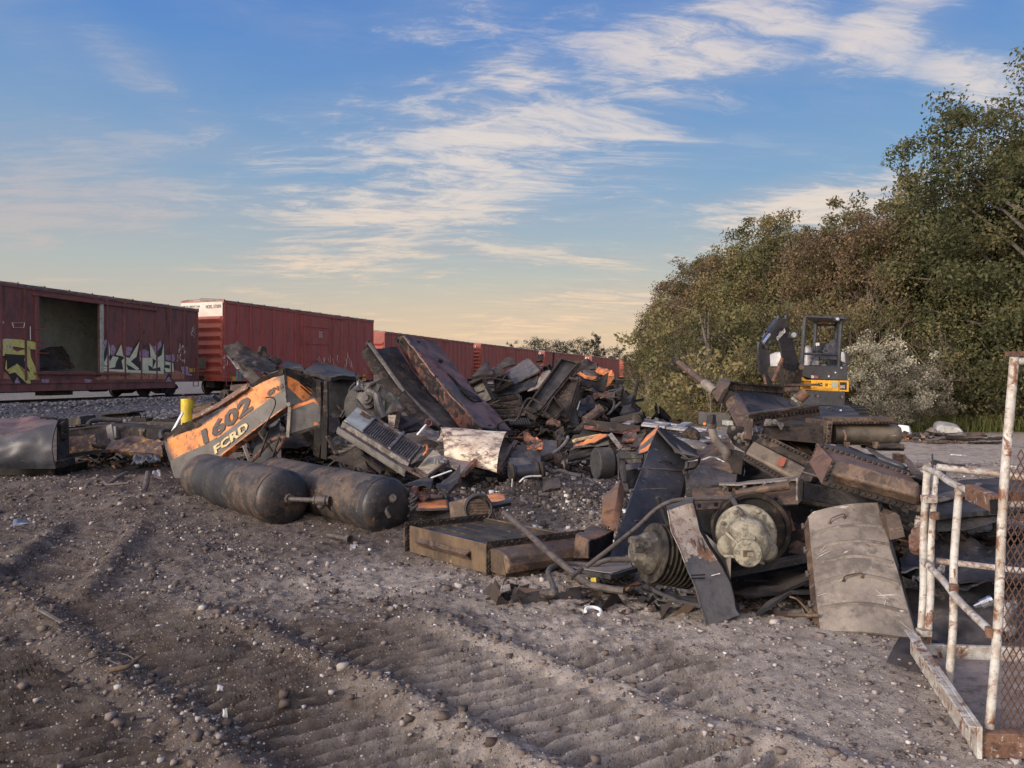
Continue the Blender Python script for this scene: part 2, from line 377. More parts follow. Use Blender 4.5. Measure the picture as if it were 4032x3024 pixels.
SOOT_SHADE = worn('soot_and_shade', K(.010,.010,.012), K(.018,.018,.02), K(.005,.005,.006), .85, 0, 3, bump=.5, spot=K(.035,.032,.032), spotcov=.22, spec=.15)  # soot, also the painted shade of gaps inside the heaps
LETD = worn('dark_letter_paint', K(.055,.05,.052), K(.045,.04,.04), K(.03,.03,.03), .55, 0, 6, bump=.1, spot=K(.5,.2,.08), spotcov=.16)
LETC = worn('cream_letter_paint', K(.60,.50,.27), K(.52,.42,.22), K(.35,.28,.15), .55, 0, 6, bump=.1, spot=K(.12,.1,.09), spotcov=.2)
YEL = worn('yellow_paint', K(.62,.47,.03), K(.50,.37,.03), K(.2,.14,.03), .5, 0, 5, dcov=.34, bump=.2, spot=K(.10,.06,.03), spotcov=.2)
YELR = worn('rusty_yellow_paint', K(.42,.24,.05), K(.24,.115,.04), K(.045,.03,.022), .6, .05, 4, dcov=.46, bump=.35, spot=K(.07,.04,.03), spotcov=.34)
OCH = worn('ochre_rusty_side', K(.135,.090,.052), K(.090,.062,.040), K(.045,.032,.025), .6, .1, 2.2, dcov=.45, bump=.15, spot=K(.36,.25,.10), spotcov=.20, stretch=(1, 1, .45))
WHR = worn('rusty_white_paint', K(.52,.52,.49), K(.44,.43,.40), K(.30,.25,.20), .55, 0, 4.5, dcov=.44, bump=.4, spot=K(.22,.095,.05), spotcov=.275)
RSTW = worn('flaking_rust_brown', K(.13,.062,.036), K(.18,.10,.065), K(.06,.034,.026), .8, 0, 9, bump=.5, spot=K(.55,.52,.48), spotcov=.24)
ALU = worn('weathered_aluminium', K(.32,.31,.33), K(.24,.235,.25), K(.12,.115,.12), .5, .3, 4, bump=.2, spot=K(.12,.09,.08), spotcov=.2)
WOOD = worn('grey_weathered_wood', K(.17,.145,.125), K(.10,.085,.075), K(.045,.04,.037), .85, 0, 3, bump=.5, stretch=(1, 4, 4))
BXBR = worn('boxcar_brown_paint', K(.20,.072,.062), K(.155,.058,.052), K(.075,.036,.034), .65, 0, .7, cov=.5, dcov=.40, bump=.15, spot=K(.05,.03,.028), spotcov=.2, stretch=(1.6, 1.6, .5))
BXRD = worn('boxcar_red_paint', K(.33,.080,.066), K(.27,.067,.058), K(.16,.05,.046), .6, 0, .6, cov=.5, dcov=.36, bump=.12, spot=K(.10,.04,.035), spotcov=.14, stretch=(1.6, 1.6, .5))
BXEN = worn('boxcar_end_red_paint', K(.30,.062,.038), K(.25,.052,.036), K(.12,.035,.03), .55, 0, .9, dcov=.36, bump=.12)
BXWH = worn('boxcar_white_paint', K(.60,.53,.47), K(.52,.45,.39), K(.3,.25,.2), .6, 0, 2, dcov=.33, bump=.1, spot=K(.2,.1,.06), spotcov=.12)
BXIN = worn('boxcar_interior_grey', K(.55,.58,.5), K(.42,.45,.39), K(.22,.225,.2), .85, 0, 1.5, dcov=.34, bump=.2)
BXRF = worn('boxcar_roof_galvanised', K(.22,.21,.21), K(.11,.10,.10), K(.05,.045,.045), .6, .2, 1.2, bump=.2)
UND = worn('grimy_underframe', K(.030,.026,.028), K(.045,.04,.04), K(.015,.014,.015), .8, .05, 2, bump=.4)
BLKP = worn('black_machine_paint', K(.024,.029,.042), K(.038,.043,.056), K(.013,.015,.02), .30, .1, 4, coat=.4, bump=.1, spot=K(.10,.085,.07), spotcov=.18)
EXY = worn('machine_yellow_paint', K(.80,.42,.03), K(.72,.37,.03), K(.3,.16,.02), .4, 0, 4, dcov=.32, bump=.08, spot=K(.2,.13,.06), spotcov=.12)
SEAT = worn('seat_vinyl_grey', K(.075,.075,.085), K(.06,.06,.07), K(.035,.035,.04), .6, 0, 6, bump=.2)
PLAS = worn('pale_grey_shell', K(.46,.46,.45), K(.38,.38,.37), K(.22,.21,.19), .5, 0, 4, dcov=.36, bump=.1, spot=K(.2,.17,.14), spotcov=.14)
WHT = worn('white_plastic', K(.75,.75,.74), K(.68,.68,.67), K(.45,.44,.42), .5, 0, 4, dcov=.33, bump=.1)
RUB = worn('black_rubber', K(.028,.027,.029), K(.04,.039,.04), K(.017,.017,.018), .75, 0, 6, bump=.3, spot=K(.09,.08,.07), spotcov=.2)
HOSE = worn('dusty_steel_pipe', K(.105,.088,.078), K(.08,.068,.062), K(.04,.035,.032), .6, .25, 8, bump=.3, spot=K(.2,.17,.15), spotcov=.2)
WIRE = worn('bare_wire_silver', K(.5,.5,.5), K(.42,.41,.4), K(.2,.19,.18), .4, .5, 8, bump=.1)
TANK = worn('scorched_tank_steel', K(.090,.063,.047), K(.040,.034,.032), K(.014,.013,.014), .62, .05, 2.6, cov=.48, dcov=.46, bump=.6, spot=K(.15,.093,.058), spotcov=.24, scr=.3, scrcol=K(.4,.36,.33))
CAP = worn('blackened_tank_head', K(.024,.025,.031), K(.038,.034,.034), K(.012,.012,.014), .48, .1, 2.5, bump=.3, spot=K(.09,.065,.05), spotcov=.27, scr=.5, scrcol=K(.4,.2,.12))
CORE = worn('radiator_core_fins', K(.038,.037,.040), K(.055,.052,.054), K(.017,.017,.018), .6, .2, 3, bump=.9, bs=70, spot=K(.12,.11,.11), spotcov=.2)
COPR = worn('ribbed_core_brown', K(.060,.044,.036), K(.045,.036,.032), K(.02,.017,.016), .6, .2, 3, bump=.7, bs=55, spot=K(.13,.10,.085), spotcov=.2)
CHA = worn('crumpled_foil_silver', K(.30,.29,.29), K(.10,.10,.11), K(.03,.03,.035), .35, .4, 5, bump=.4)
def flat(name, c, rough=.5, metal=0, emit=0):
    m = bpy.data.materials.new(name); m.use_nodes = True; g = NG(m.node_tree)
    b = g.n('ShaderNodeBsdfPrincipled'); b.inputs['Base Color'].default_value = c if len(c) == 4 else (*c, 1)
    tc = g.n('ShaderNodeTexCoord'); n = g.noise(tc.outputs['Object'], 20, 3, .6)
    hs = g.n('ShaderNodeHueSaturation'); hs.inputs['Color'].default_value = b.inputs['Base Color'].default_value; g.l(g.m('ADD', .85, g.m('MULTIPLY', n, .3)), hs.inputs['Value']); g.l(hs.outputs[0], b.inputs['Base Color'])
    b.inputs['Roughness'].default_value = rough; b.inputs['Metallic'].default_value = metal
    o = g.n('ShaderNodeOutputMaterial'); g.l(b.outputs[0], o.inputs[0]); return m
# ================================================================ GROUND
def _h2(ix, iy, s):
    with np.errstate(over='ignore'):
        n = (ix.astype(np.int64)*374761393 + iy.astype(np.int64)*668265263 + s*974634777) & 0x7fffffff
        n = ((n ^ (n >> 13)) * 1274126177) & 0x7fffffff
        return ((n ^ (n >> 16)) & 0xffff)/65535.0
def vn(x, y, s=0):
    ix = np.floor(x); iy = np.floor(y); fx = x-ix; fy = y-iy
    fx = fx*fx*fx*(fx*(fx*6-15)+10); fy = fy*fy*fy*(fy*(fy*6-15)+10)
    a = _h2(ix, iy, s); b = _h2(ix+1, iy, s); c = _h2(ix, iy+1, s); d = _h2(ix+1, iy+1, s)
    return (a+(b-a)*fx)*(1-fy) + (c+(d-c)*fx)*fy - .5
def fbm(x, y, s=0, o=4, r=.5):
    t = 0; a = 1
    for k in range(o): t = t + a*vn(x*2**k + 13.1*k, y*2**k - 7.7*k, s+k); a *= r
    return t
def sst(x, a, b):
    t = np.clip((x-a)/(b-a), 0, 1); return t*t*(3-2*t)
RAIL = [(-30, -30), (-22.8, 9), (-20.1, 22), (-16.6, 39), (-14.9, 43), (-10.3, 56), (-4.0, 79.5), (4.0, 103), (13.2, 130), (23, 163), (40, 210), (80, 330)]
RX = np.array([p[0] for p in RAIL], float); RY = np.array([p[1] for p in RAIL], float)
def railx(y): return np.interp(y, RY, RX)
def gh(x, y):
    x = np.asarray(x, float); y = np.asarray(y, float)
    near = 1 - sst(y, 11, 20)
    h = .07*fbm(x*.55, y*.55, 3, 3)*near
    s = .72*x - .69*y; t = .69*x + .72*y            # along / across the machine tracks
    tw = t + .10*vn(s*1.1, t*.8, 5) + .04*vn(s*4, t*4, 6)
    def strip(a, b, y1=5.6, y0=0): return sst(tw, a-.04, a+.05)*(1-sst(tw, b-.05, b+.04))*(1-sst(y, y1-.6, y1))*sst(y, y0-.3, y0+.1)
    sw = s + .025*vn(s*5, t*2, 8) + .05*tw + .03*vn(t*9, s*2, 18)
    sc = -.50*x + .866*y + .04*vn(x*2.2, y*2.2, 8) + .03*vn(x*7, y*5, 18)
    g = np.sin(sc*2*math.pi/.105); g = 1.3*np.maximum(g, -.5) + .25*vn(x*14, y*14, 19)
    k = strip(-1.2, 1.22, 4.6) + strip(1.55, 2.08)*.9 + strip(2.36, 2.98, 5.0) + strip(3.18, 4.1, 4.6)*(1-sst(x, .8, 1.4))
    k = k*(.62 + .7*np.clip(vn(x*1.6, y*1.6, 9)+.4, 0, 1))
    h = h + .062*g*k - .04*np.minimum(k, 1)
    def berm(c, wd, hh, y1=5.8): return hh*np.exp(-((tw-c)/wd)**2)*(1-sst(y, y1-.8, y1))*(.6 + 1.0*np.clip(vn(s*1.4, c*3+y*0, 11)+.4, 0, 1))
    h = h + berm(1.38, .12, .075, 6.4) + berm(2.20, .10, .055, 5.6) + berm(3.08, .09, .035, 5.2) + berm(.3, .1, .03)
    # older machine track running away at the left
    c2 = np.abs(x + 3.75 + (y-6)*.33); st2 = (1-sst(c2, .26, .36))*sst(y, 5.0, 5.3)*(1-sst(y, 7.4, 8))
    h = h + st2*(-.04 + .016*np.sin((y+.3*x)*2*math.pi/.16)) + .05*np.exp(-((c2-.42)/.1)**2)*sst(y, 5, 5.4)*(1-sst(y, 7.4, 8.2))
    # clods
    rough = (1 - .5*sst(x, .2, 1.6)*(1-sst(y, 4.5, 6)))*(1 - .85*np.minimum(k, 1))
    h = h + near*rough*(.028*fbm(x*5, y*5, 21, 3, .6) + .022*np.abs(fbm(x*14, y*14, 31, 2, .6)) + .010*fbm(x*38, y*38, 41, 2, .6))
    # spoil thrown up round the wreck
    def hill(cx, cy, rx, ry, hh): return hh*np.exp(-(((x-cx)/rx)**2 + ((y-cy)/ry)**2))
    lump = 1 + .7*fbm(x*2.2, y*2.2, 51, 3)
    h = h + (hill(-5.4, 10.3, 1.8, .9, .16) + hill(-4.2, 9.0, 1.0, .8, .10) + hill(-1.0, 8.3, .9, .7, .20) + hill(.2, 9.3, 1.1, .9, .22) + hill(1.0, 8.0, .6, .5, .10)
             + hill(-2.4, 8.7, .8, .9, .12))*lump
    h = h + hill(.6, 10.2, 1.4, .8, .12)*lump
    # the heaps stand on piled rubble
    h = h + hill(-3.9, 13.4, 1.3, 1.1, .9) + hill(1.2, 18.3, 2.4, 1.5, 1.05) + hill(-1.2, 15.3, 1.5, 1.3, .5) + hill(3.3, 7.4, 1.3, .8, .5)*lump*.8
    # yard rises to the track bed; shallow bank before the ballast
    d = x - railx(y)
    bed = .42*(1-sst(d, 1.6, 3.2)) + .12*(1-sst(d, 3, 8))
    h = h + bed*sst(y, 6, 20)*(1-.0*y)
    h = h + .04*fbm(x*.25, y*.25, 61, 3)*sst(y, 15, 25)
    h = h + .25*np.exp(-(((x-7.6)/2.6)**2 + ((y-18.3)/2.0)**2))
    return h
def ghs(x, y): return float(gh(np.array([x]), np.array([y]))[0])

def build_ground():
    ys = [-60, -30, -15, -8, -4, -2, -.5, .6, 1.3, 1.8, 2.2]
    y = 2.4
    while y < 9: ys.append(y); y *= 1.0036
    while y < 26: ys.append(y); y *= 1.006
    while y < 120: ys.append(y); y *= 1.03
    while y < 4000: ys.append(y); y *= 1.35
    ys.append(4500); ys = np.array(ys); nx = 760
    u = np.linspace(-1, 1, nx)
    hw = np.where(ys < 2.2, 12, np.where(ys < 26, .86*ys + 1.2, 0)) ; hw = np.where(ys >= 26, .86*26+1.2 + (ys-26)*2.2, hw); hw = np.where(ys < 2.2, 3.1 + np.maximum(0, 2.2-ys)*1.2, hw)
    X = u[None, :]*hw[:, None]; Y = np.repeat(ys[:, None], nx, 1)
    Z = gh(X, Y); Z = np.where(Y > 300, -.2, Z)
    V = np.stack([X, Y, Z], -1).reshape(-1, 3)
    ny = len(ys); i = np.arange((ny-1)*(nx-1)); r = i//(nx-1); c = i % (nx-1); a = r*nx+c
    Fq = np.stack([a, a+1, a+nx+1, a+nx], -1)
    me = bpy.data.meshes.new('ground'); me.vertices.add(len(V)); me.vertices.foreach_set('co', V.ravel())
    me.loops.add(Fq.size); me.loops.foreach_set('vertex_index', Fq.ravel().astype(np.int32))
    me.polygons.add(len(Fq)); me.polygons.foreach_set('loop_start', np.arange(0, Fq.size, 4, dtype=np.int32)); me.polygons.foreach_set('loop_total', np.full(len(Fq), 4, dtype=np.int32))
    me.polygons.foreach_set('use_smooth', np.ones(len(Fq), bool)); me.update(calc_edges=True)
    # soil kinds: R = pale gravelly yard, G = track ballast, B = grass
    x, y = V[:, 0], V[:, 1]
    n = fbm(x*.5, y*.5, 71, 4)
    pale = sst(x*.8 - (y-4.5)*.12 + n*1.2, -.7, .7)*(1-sst(y, 6.8, 9)) + sst(x-3.6, 0, 1)*sst(y, 9, 13)
    path = np.exp(-((y-5.75+n*.3-.0*x)/.75)**2)*sst(x, -3.5, -1)*(1-sst(x, 1.2, 2))
    pale = np.clip(pale + .8*path, 0, 1)
    d = x - railx(y); bal = (1-sst(d + n, 4.5, 7.0))*sst(y, 12, 16)
    gr = sst(x + n*2.0, 4.8, 6.2)*sst(y+n*2, 22.5, 24.5); gr = np.maximum(gr, sst(x - (8.6) + n, 0, 1.5)*sst(y, 20, 22)); gr = np.maximum(gr, sst(y, 150, 200))
    ca = me.color_attributes.new('soil', 'FLOAT_COLOR', 'POINT')
    ca.data.foreach_set('color', np.stack([pale, bal, gr, np.ones_like(pale)], -1).astype(np.float32).ravel())
    m = bpy.data.materials.new('yard_soil'); m.use_nodes = True; g = NG(m.node_tree)
    tc = g.n('ShaderNodeTexCoord'); v = tc.outputs['Object']
    at = g.n('ShaderNodeAttribute', attribute_name='soil'); sp = g.n('ShaderNodeSeparateColor'); g.l(at.outputs['Color'], sp.inputs[0])
    na = g.noise(v, .9, 6, .6); nb = g.noise(v, 6, 8, .7); nc = g.noise(v, 60, 6, .75); nd = g.noise(v, 260, 3, .7)
    soil = g.mix(g.sm(na, .36, .64), K(.072,.053,.042), K(.112,.090,.076))
    soil = g.mix(g.sm(nb, .42, .66), soil, K(.150,.129,.115))
    soil = g.mix(g.m('MULTIPLY', g.sm(nb, .47, .34), .7), soil, K(.052,.042,.038))
    pal = g.mix(g.sm(nb, .4, .62), K(.30,.262,.228), K(.40,.358,.32))
    c = g.mix(g.m('MULTIPLY', sp.outputs[0], g.sm(g.m('ADD', na, g.m('MULTIPLY', nb, .6)), .45, .85)), soil, pal)
    vo = g.n('ShaderNodeTexVoronoi'); g.l(v, vo.inputs['Vector']); vo.inputs['Scale'].default_value = 17
    balc = g.ramp(vo.outputs['Color'], [(0, (.07,.065,.066)), (.5, (.16,.152,.15)), (.8, (.25,.24,.235)), (1, (.42,.40,.39))])
    # ballast and stones seen as broken texture
    c = g.mix(sp.outputs[1], c, balc)
    vs_ = g.n('ShaderNodeTexVoronoi'); g.l(v, vs_.inputs['Vector']); vs_.inputs['Scale'].default_value = 85
    sc = g.n('ShaderNodeSeparateColor'); g.l(vs_.outputs['Color'], sc.inputs[0])
    peb = g.m('MULTIPLY', g.sm(sc.outputs[0], .66, .68), g.sm(vs_.outputs['Distance'], .46, .32))
    pcol = g.ramp(sc.outputs[1], [(0, (.10,.085,.08)), (.4, (.22,.19,.18)), (.75, (.36,.33,.31)), (1, (.66,.62,.60))])
    c = g.mix(g.m('MULTIPLY', peb, .8), c, pcol)
    grc = g.mix(g.sm(nb, .4, .6), K(.055,.075,.022), K(.12,.11,.045))
    c = g.mix(sp.outputs[2], c, grc)
    hs = g.n('ShaderNodeHueSaturation'); g.l(c, hs.inputs['Color']); g.l(g.m('ADD', .55, g.m('MULTIPLY', nc, .9)), hs.inputs['Value'])
    b = g.n('ShaderNodeBsdfPrincipled'); g.l(hs.outputs[0], b.inputs['Base Color']); b.inputs['Roughness'].default_value = .95; b.inputs['Specular IOR Level'].default_value = .25
    hh = g.m('ADD', g.m('ADD', g.m('MULTIPLY', nc, .9), g.m('MULTIPLY', nd, .35)), g.m('ADD', g.m('MULTIPLY', peb, .5), g.m('MULTIPLY', g.m('MULTIPLY', vo.outputs['Distance'], sp.outputs[1]), -2.5)))
    bu = g.n('ShaderNodeBump'); bu.inputs['Strength'].default_value = .9; bu.inputs['Distance'].default_value = .024; g.l(hh, bu.inputs['Height']); g.l(bu.outputs[0], b.inputs['Normal'])
    o = g.n('ShaderNodeOutputMaterial'); g.l(b.outputs[0], o.inputs[0]); me.materials.append(m)
    ob = bpy.data.objects.new('ground', me); COL.objects.link(ob); tag(ob, kind='structure'); ob['label'] = 'churned brown dirt yard with machine track marks and gravel'
build_ground()

def island_mat(name, stops, rough=.9, bump=.3, scale=30):
    m = bpy.data.materials.new(name); m.use_nodes = True; g = NG(m.node_tree)
    ge = g.n('ShaderNodeNewGeometry'); tc = g.n('ShaderNodeTexCoord')
    n = g.noise(tc.outputs['Object'], scale, 4, .6)
    c = g.ramp(ge.outputs['Random Per Island'], stops)
    hs = g.n('ShaderNodeHueSaturation'); g.l(c, hs.inputs['Color']); g.l(g.m('ADD', .65, g.m('MULTIPLY', n, .7)), hs.inputs['Value'])
    b = g.n('ShaderNodeBsdfPrincipled'); g.l(hs.outputs[0], b.inputs['Base Color']); b.inputs['Roughness'].default_value = rough; b.inputs['Specular IOR Level'].default_value = .3
    o = g.n('ShaderNodeOutputMaterial'); g.l(b.outputs[0], o.inputs[0]); return m
def np_mesh(name, V, Fa, mats, kind=None, label=None, smooth=False, mi=None):
    me = bpy.data.meshes.new(name); me.vertices.add(len(V)); me.vertices.foreach_set('co', V.astype(np.float32).ravel()); k = Fa.shape[1]
    me.loops.add(Fa.size); me.loops.foreach_set('vertex_index', Fa.ravel().astype(np.int32))
    me.polygons.add(len(Fa)); me.polygons.foreach_set('loop_start', np.arange(0, Fa.size, k, dtype=np.int32)); me.polygons.foreach_set('loop_total', np.full(len(Fa), k, dtype=np.int32))
    if mi is not None: me.polygons.foreach_set('material_index', mi.astype(np.int32))
    if smooth: me.polygons.foreach_set('use_smooth', np.ones(len(Fa), bool))
    me.update(calc_edges=True)
    for m in (mats if isinstance(mats, list) else [mats]): me.materials.append(m)
    return me
# loose stones: deformed icosahedra lying on the soil
def build_stones():
    rs = np.random.RandomState(4)
    iv = np.array([(a, b, c) for c in (-1, 1) for a, b in ((-1, -1), (1, -1), (1, 1), (-1, 1))])*.72; fi = np.array([(3, 2, 1, 0), (4, 5, 6, 7), (0, 1, 5, 4), (1, 2, 6, 5), (2, 3, 7, 6), (3, 0, 4, 7)])
    N = 52000
    py = rs.uniform(0, 1, N)**1.35; y = 2.5 + py*11; x = rs.uniform(-1, 1, N)*(.74*y + .2)
    n = vn(x*.9, y*.9, 91) + vn(x*3, y*3, 92)*.6
    keep = (n > -.35 + .5*rs.uniform(-1, 1, N)); 
    s = .72*x - .69*y; t = .69*x + .72*y
    pref = np.exp(-((t-1.40)/.16)**2) + np.exp(-((t-2.2)/.14)**2) + np.exp(-((t-3.08)/.14)**2) + sst(x, .3, 1.2)*.8 + np.exp(-(((x+1)/2.5)**2+((y-5.6)/.6)**2))*.6
    keep &= rs.uniform(0, 1, N) < np.clip(.30 + .55*pref, 0, 1)
    x, y = x[keep], y[keep]; N = len(x)
    r = .0036*np.exp(rs.normal(0, .55, N))*(1 + .16*y); r = np.clip(r, .0028, .034)
    z = gh(x, y) + r*.25
    ax = rs.uniform(.6, 1.3, (N, 3)); ax[:, 2] *= .7
    V = iv[None]*(1+rs.uniform(-.38, .3, (N, len(iv), 3)))*ax[:, None, :]*r[:, None, None]
    a = rs.uniform(0, 6.28, N); ca, sa = np.cos(a)[:, None], np.sin(a)[:, None]
    X = V[..., 0]*ca - V[..., 1]*sa + x[:, None]; Y = V[..., 0]*sa + V[..., 1]*ca + y[:, None]; Z = V[..., 2] + z[:, None]
    VV = np.stack([X, Y, Z], -1).reshape(-1, 3); FF = (fi[None] + (np.arange(N)*len(iv))[:, None, None]).reshape(-1, 4)
    m = island_mat('loose_stone', [(0, (.075,.060,.052)), (.35, (.15,.12,.108)), (.62, (.21,.18,.168)), (.86, (.30,.275,.26)), (.978, (.40,.37,.355)), (.988, (.55,.52,.49)), (1, (.66,.63,.61))])
    o = bpy.data.objects.new('gravel', np_mesh('gravel', VV, FF, m)); COL.objects.link(o); tag(o, 'loose stones and pebbles scattered over the dirt', 'gravel', kind='stuff')
    # clods of broken soil, larger and brown
    N = 5200; y = 2.6 + rs.uniform(0, 1, N)**1.2*9; x = rs.uniform(-1, 1, N)*(.74*y+.2); t = .69*x + .72*y
    k = rs.uniform(0, 1, N) < (.12 + .8*np.clip(np.exp(-((t-1.40)/.16)**2)+np.exp(-((t-2.2)/.15)**2)+np.exp(-((t-3.08)/.15)**2)+sst(y, 7.5, 9), 0, 1))*(1-.9*sst(x, .5, 1.1)*(1-sst(y, 7, 8)))
    x, y = x[k], y[k]; N = len(x); r = .0105*np.exp(rs.normal(0, .45, N))*(1+.08*y); r = np.clip(r, .006, .030)
    V = iv[None]*(1+rs.uniform(-.38, .3, (N, len(iv), 3)))*r[:, None, None]*np.array([1.1, 1, .7])
    VV = (V + np.stack([x, y, gh(x, y)+r*.1], -1)[:, None, :]).reshape(-1, 3); FF = (fi[None] + (np.arange(N)*len(iv))[:, None, None]).reshape(-1, 4)
    m2 = island_mat('soil_clod', [(0, (.06,.044,.036)), (.5, (.10,.078,.066)), (1, (.145,.12,.105))], 1.0)
    o = bpy.data.objects.new('soil_clods', np_mesh('soil_clods', VV, FF, m2)); COL.objects.link(o); tag(o, 'crumbly brown soil clods along the track marks', 'soil', kind='stuff')
    # pale crushed rubble beyond the radiator
    N = 4200; x = rs.normal(.75, .8, N); y = rs.normal(9.0, 1.3, N); k = (y > 6.6) & (y < 11.5); x, y = x[k], y[k]; N = len(x)
    r = np.clip(.011*np.exp(rs.normal(0, .6, N)), .005, .045)
    V = iv[None]*(1+rs.uniform(-.3, .3, (N, len(iv), 1)))*r[:, None, None]
    VV = (V + np.stack([x, y, gh(x, y)+r*.2], -1)[:, None, :]).reshape(-1, 3); FF = (fi[None] + (np.arange(N)*len(iv))[:, None, None]).reshape(-1, 4)
    m3 = island_mat('crushed_rubble', [(0, (.07,.06,.056)), (.6, (.15,.13,.12)), (.88, (.24,.22,.21)), (.93, (.56,.54,.52)), (1, (.68,.66,.64))])
    o = bpy.data.objects.new('rubble', np_mesh('rubble', VV, FF, m3)); COL.objects.link(o); tag(o, 'grey rubble with white chips between the scrap heaps', 'rubble', kind='stuff')
    # track ballast stones
    N = 9000; y = rs.uniform(15, 60, N)**1.0; d = rs.uniform(-1.5, 6.5, N); x = railx(y) + d; k = (np.abs(x) < .78*y) & (d > .2); x, y = x[k], y[k]; N = len(x)
    r = rs.uniform(.025, .07, N)
    V = iv[None]*(1+rs.uniform(-.25, .25, (N, len(iv), 1)))*r[:, None, None]
    VV = (V + np.stack([x, y, gh(x, y)+r*.2], -1)[:, None, :]).reshape(-1, 3); FF = (fi[None] + (np.arange(N)*len(iv))[:, None, None]).reshape(-1, 4)
    m4 = island_mat('ballast_stone', [(0, (.10,.095,.095)), (.5, (.19,.18,.18)), (1, (.36,.35,.345))])
    o = bpy.data.objects.new('ballast', np_mesh('ballast', VV, FF, m4)); COL.objects.link(o); tag(o, 'grey crushed stone ballast beside the railway track', 'ballast', kind='stuff')
build_stones()
# ================================================================ RAILWAY
RZ = .60
def build_track():
    pts = []
    for y in np.concatenate([np.arange(8, 60, 2.0), np.arange(60, 260, 6.0)]): pts.append((float(railx(y)), float(y)))
    def off(p, q, d):
        t = Vector((q[0]-p[0], q[1]-p[1], 0)).normalized(); return Vector((-t.y, t.x, 0))*d
    root = thing('railway_track', (pts[8][0], pts[8][1], RZ-.2), 'dark steel railway track on sleepers under the boxcars', 'railway track')
    for gdx in (.75, 2.19):          # metres left of the near car side
        mb = MB()
        for a, b in zip(pts, pts[1:]):
            o1 = off(a, b, gdx); A = Vector((a[0], a[1], 0))+o1; B = Vector((b[0], b[1], 0))+o1
            mb.bar(A+Vector((0,0,RZ-.02)), B+Vector((0,0,RZ-.02)), .075, .04); mb.bar(A+Vector((0,0,RZ-.09)), B+Vector((0,0,RZ-.09)), .02, .11); mb.bar(A+Vector((0,0,RZ-.155)), B+Vector((0,0,RZ-.155)), .14, .025)
        mb.build('rail', UND, root, smooth=False)
    rp = resamp([Vector((p[0], p[1], 0)) for p in pts if p[1] < 62], 95); mb = MB()
    for a, b in zip(rp, rp[1:]):
        t = (b-a).normalized(); n = Vector((-t.y, t.x, 0)); mb.bar(a + n*.15 + Vector((0,0,RZ-.235)), a + n*2.8 + Vector((0,0,RZ-.235)), .23, .13)
    o = mb.build('sleepers', WOOD, root, smooth=False); tag(o, kind=None)
build_track()

def wheelset(root, C, u, axle_w=(.72, 2.28)):
    mb = MB()
    for wv in axle_w:
        c = C(u, wv, RZ+.42); ax = (C(u, wv+1, RZ) - C(u, wv, RZ)).normalized()
        mb.lathe(c - ax*.07, ax, [(0, .05), (0, .30), (.02, .33), (.01, .42), (.11, .43), (.13, .46), (.14, .34), (.14, .05)], 26)
    mb.tube([C(u, axle_w[0]-.15, RZ+.42), C(u, axle_w[1]+.15, RZ+.42)], .08, 8)
    mb.build('wheel', UND, root)
def truck(root, C, uc, far=False):
    for du in (-.95, .95): wheelset(root, C, uc+du)
    for wv in (.5, 2.5):
        mb = MB(); z = RZ+.42
        mb.prism([C(uc-1.15, wv-.06, z-.1), C(uc-.72, wv-.06, z-.16), C(uc-.35, wv-.06, z-.30), C(uc+.35, wv-.06, z-.30), C(uc+.72, wv-.06, z-.16), C(uc+1.15, wv-.06, z-.1), C(uc+1.15, wv-.06, z+.13), C(uc+.5, wv-.06, z+.27), C(uc-.5, wv-.06, z+.27), C(uc-1.15, wv-.06, z+.13)], C(0, .12, 0)-C(0, 0, 0))
        for k in (-.16, 0, .16): mb.tube([C(uc+k, wv-.14, z-.22), C(uc+k, wv-.14, z+.16)], .06, 8)
        for k in (-.95, .95): mb.lathe(C(uc+k, wv-.2, z), C(0, 1, 0)-C(0, 0, 0), [(0, .09), (.1, .12), (.2, .12)], 12)
        mb.build('side_frame', UND, root)

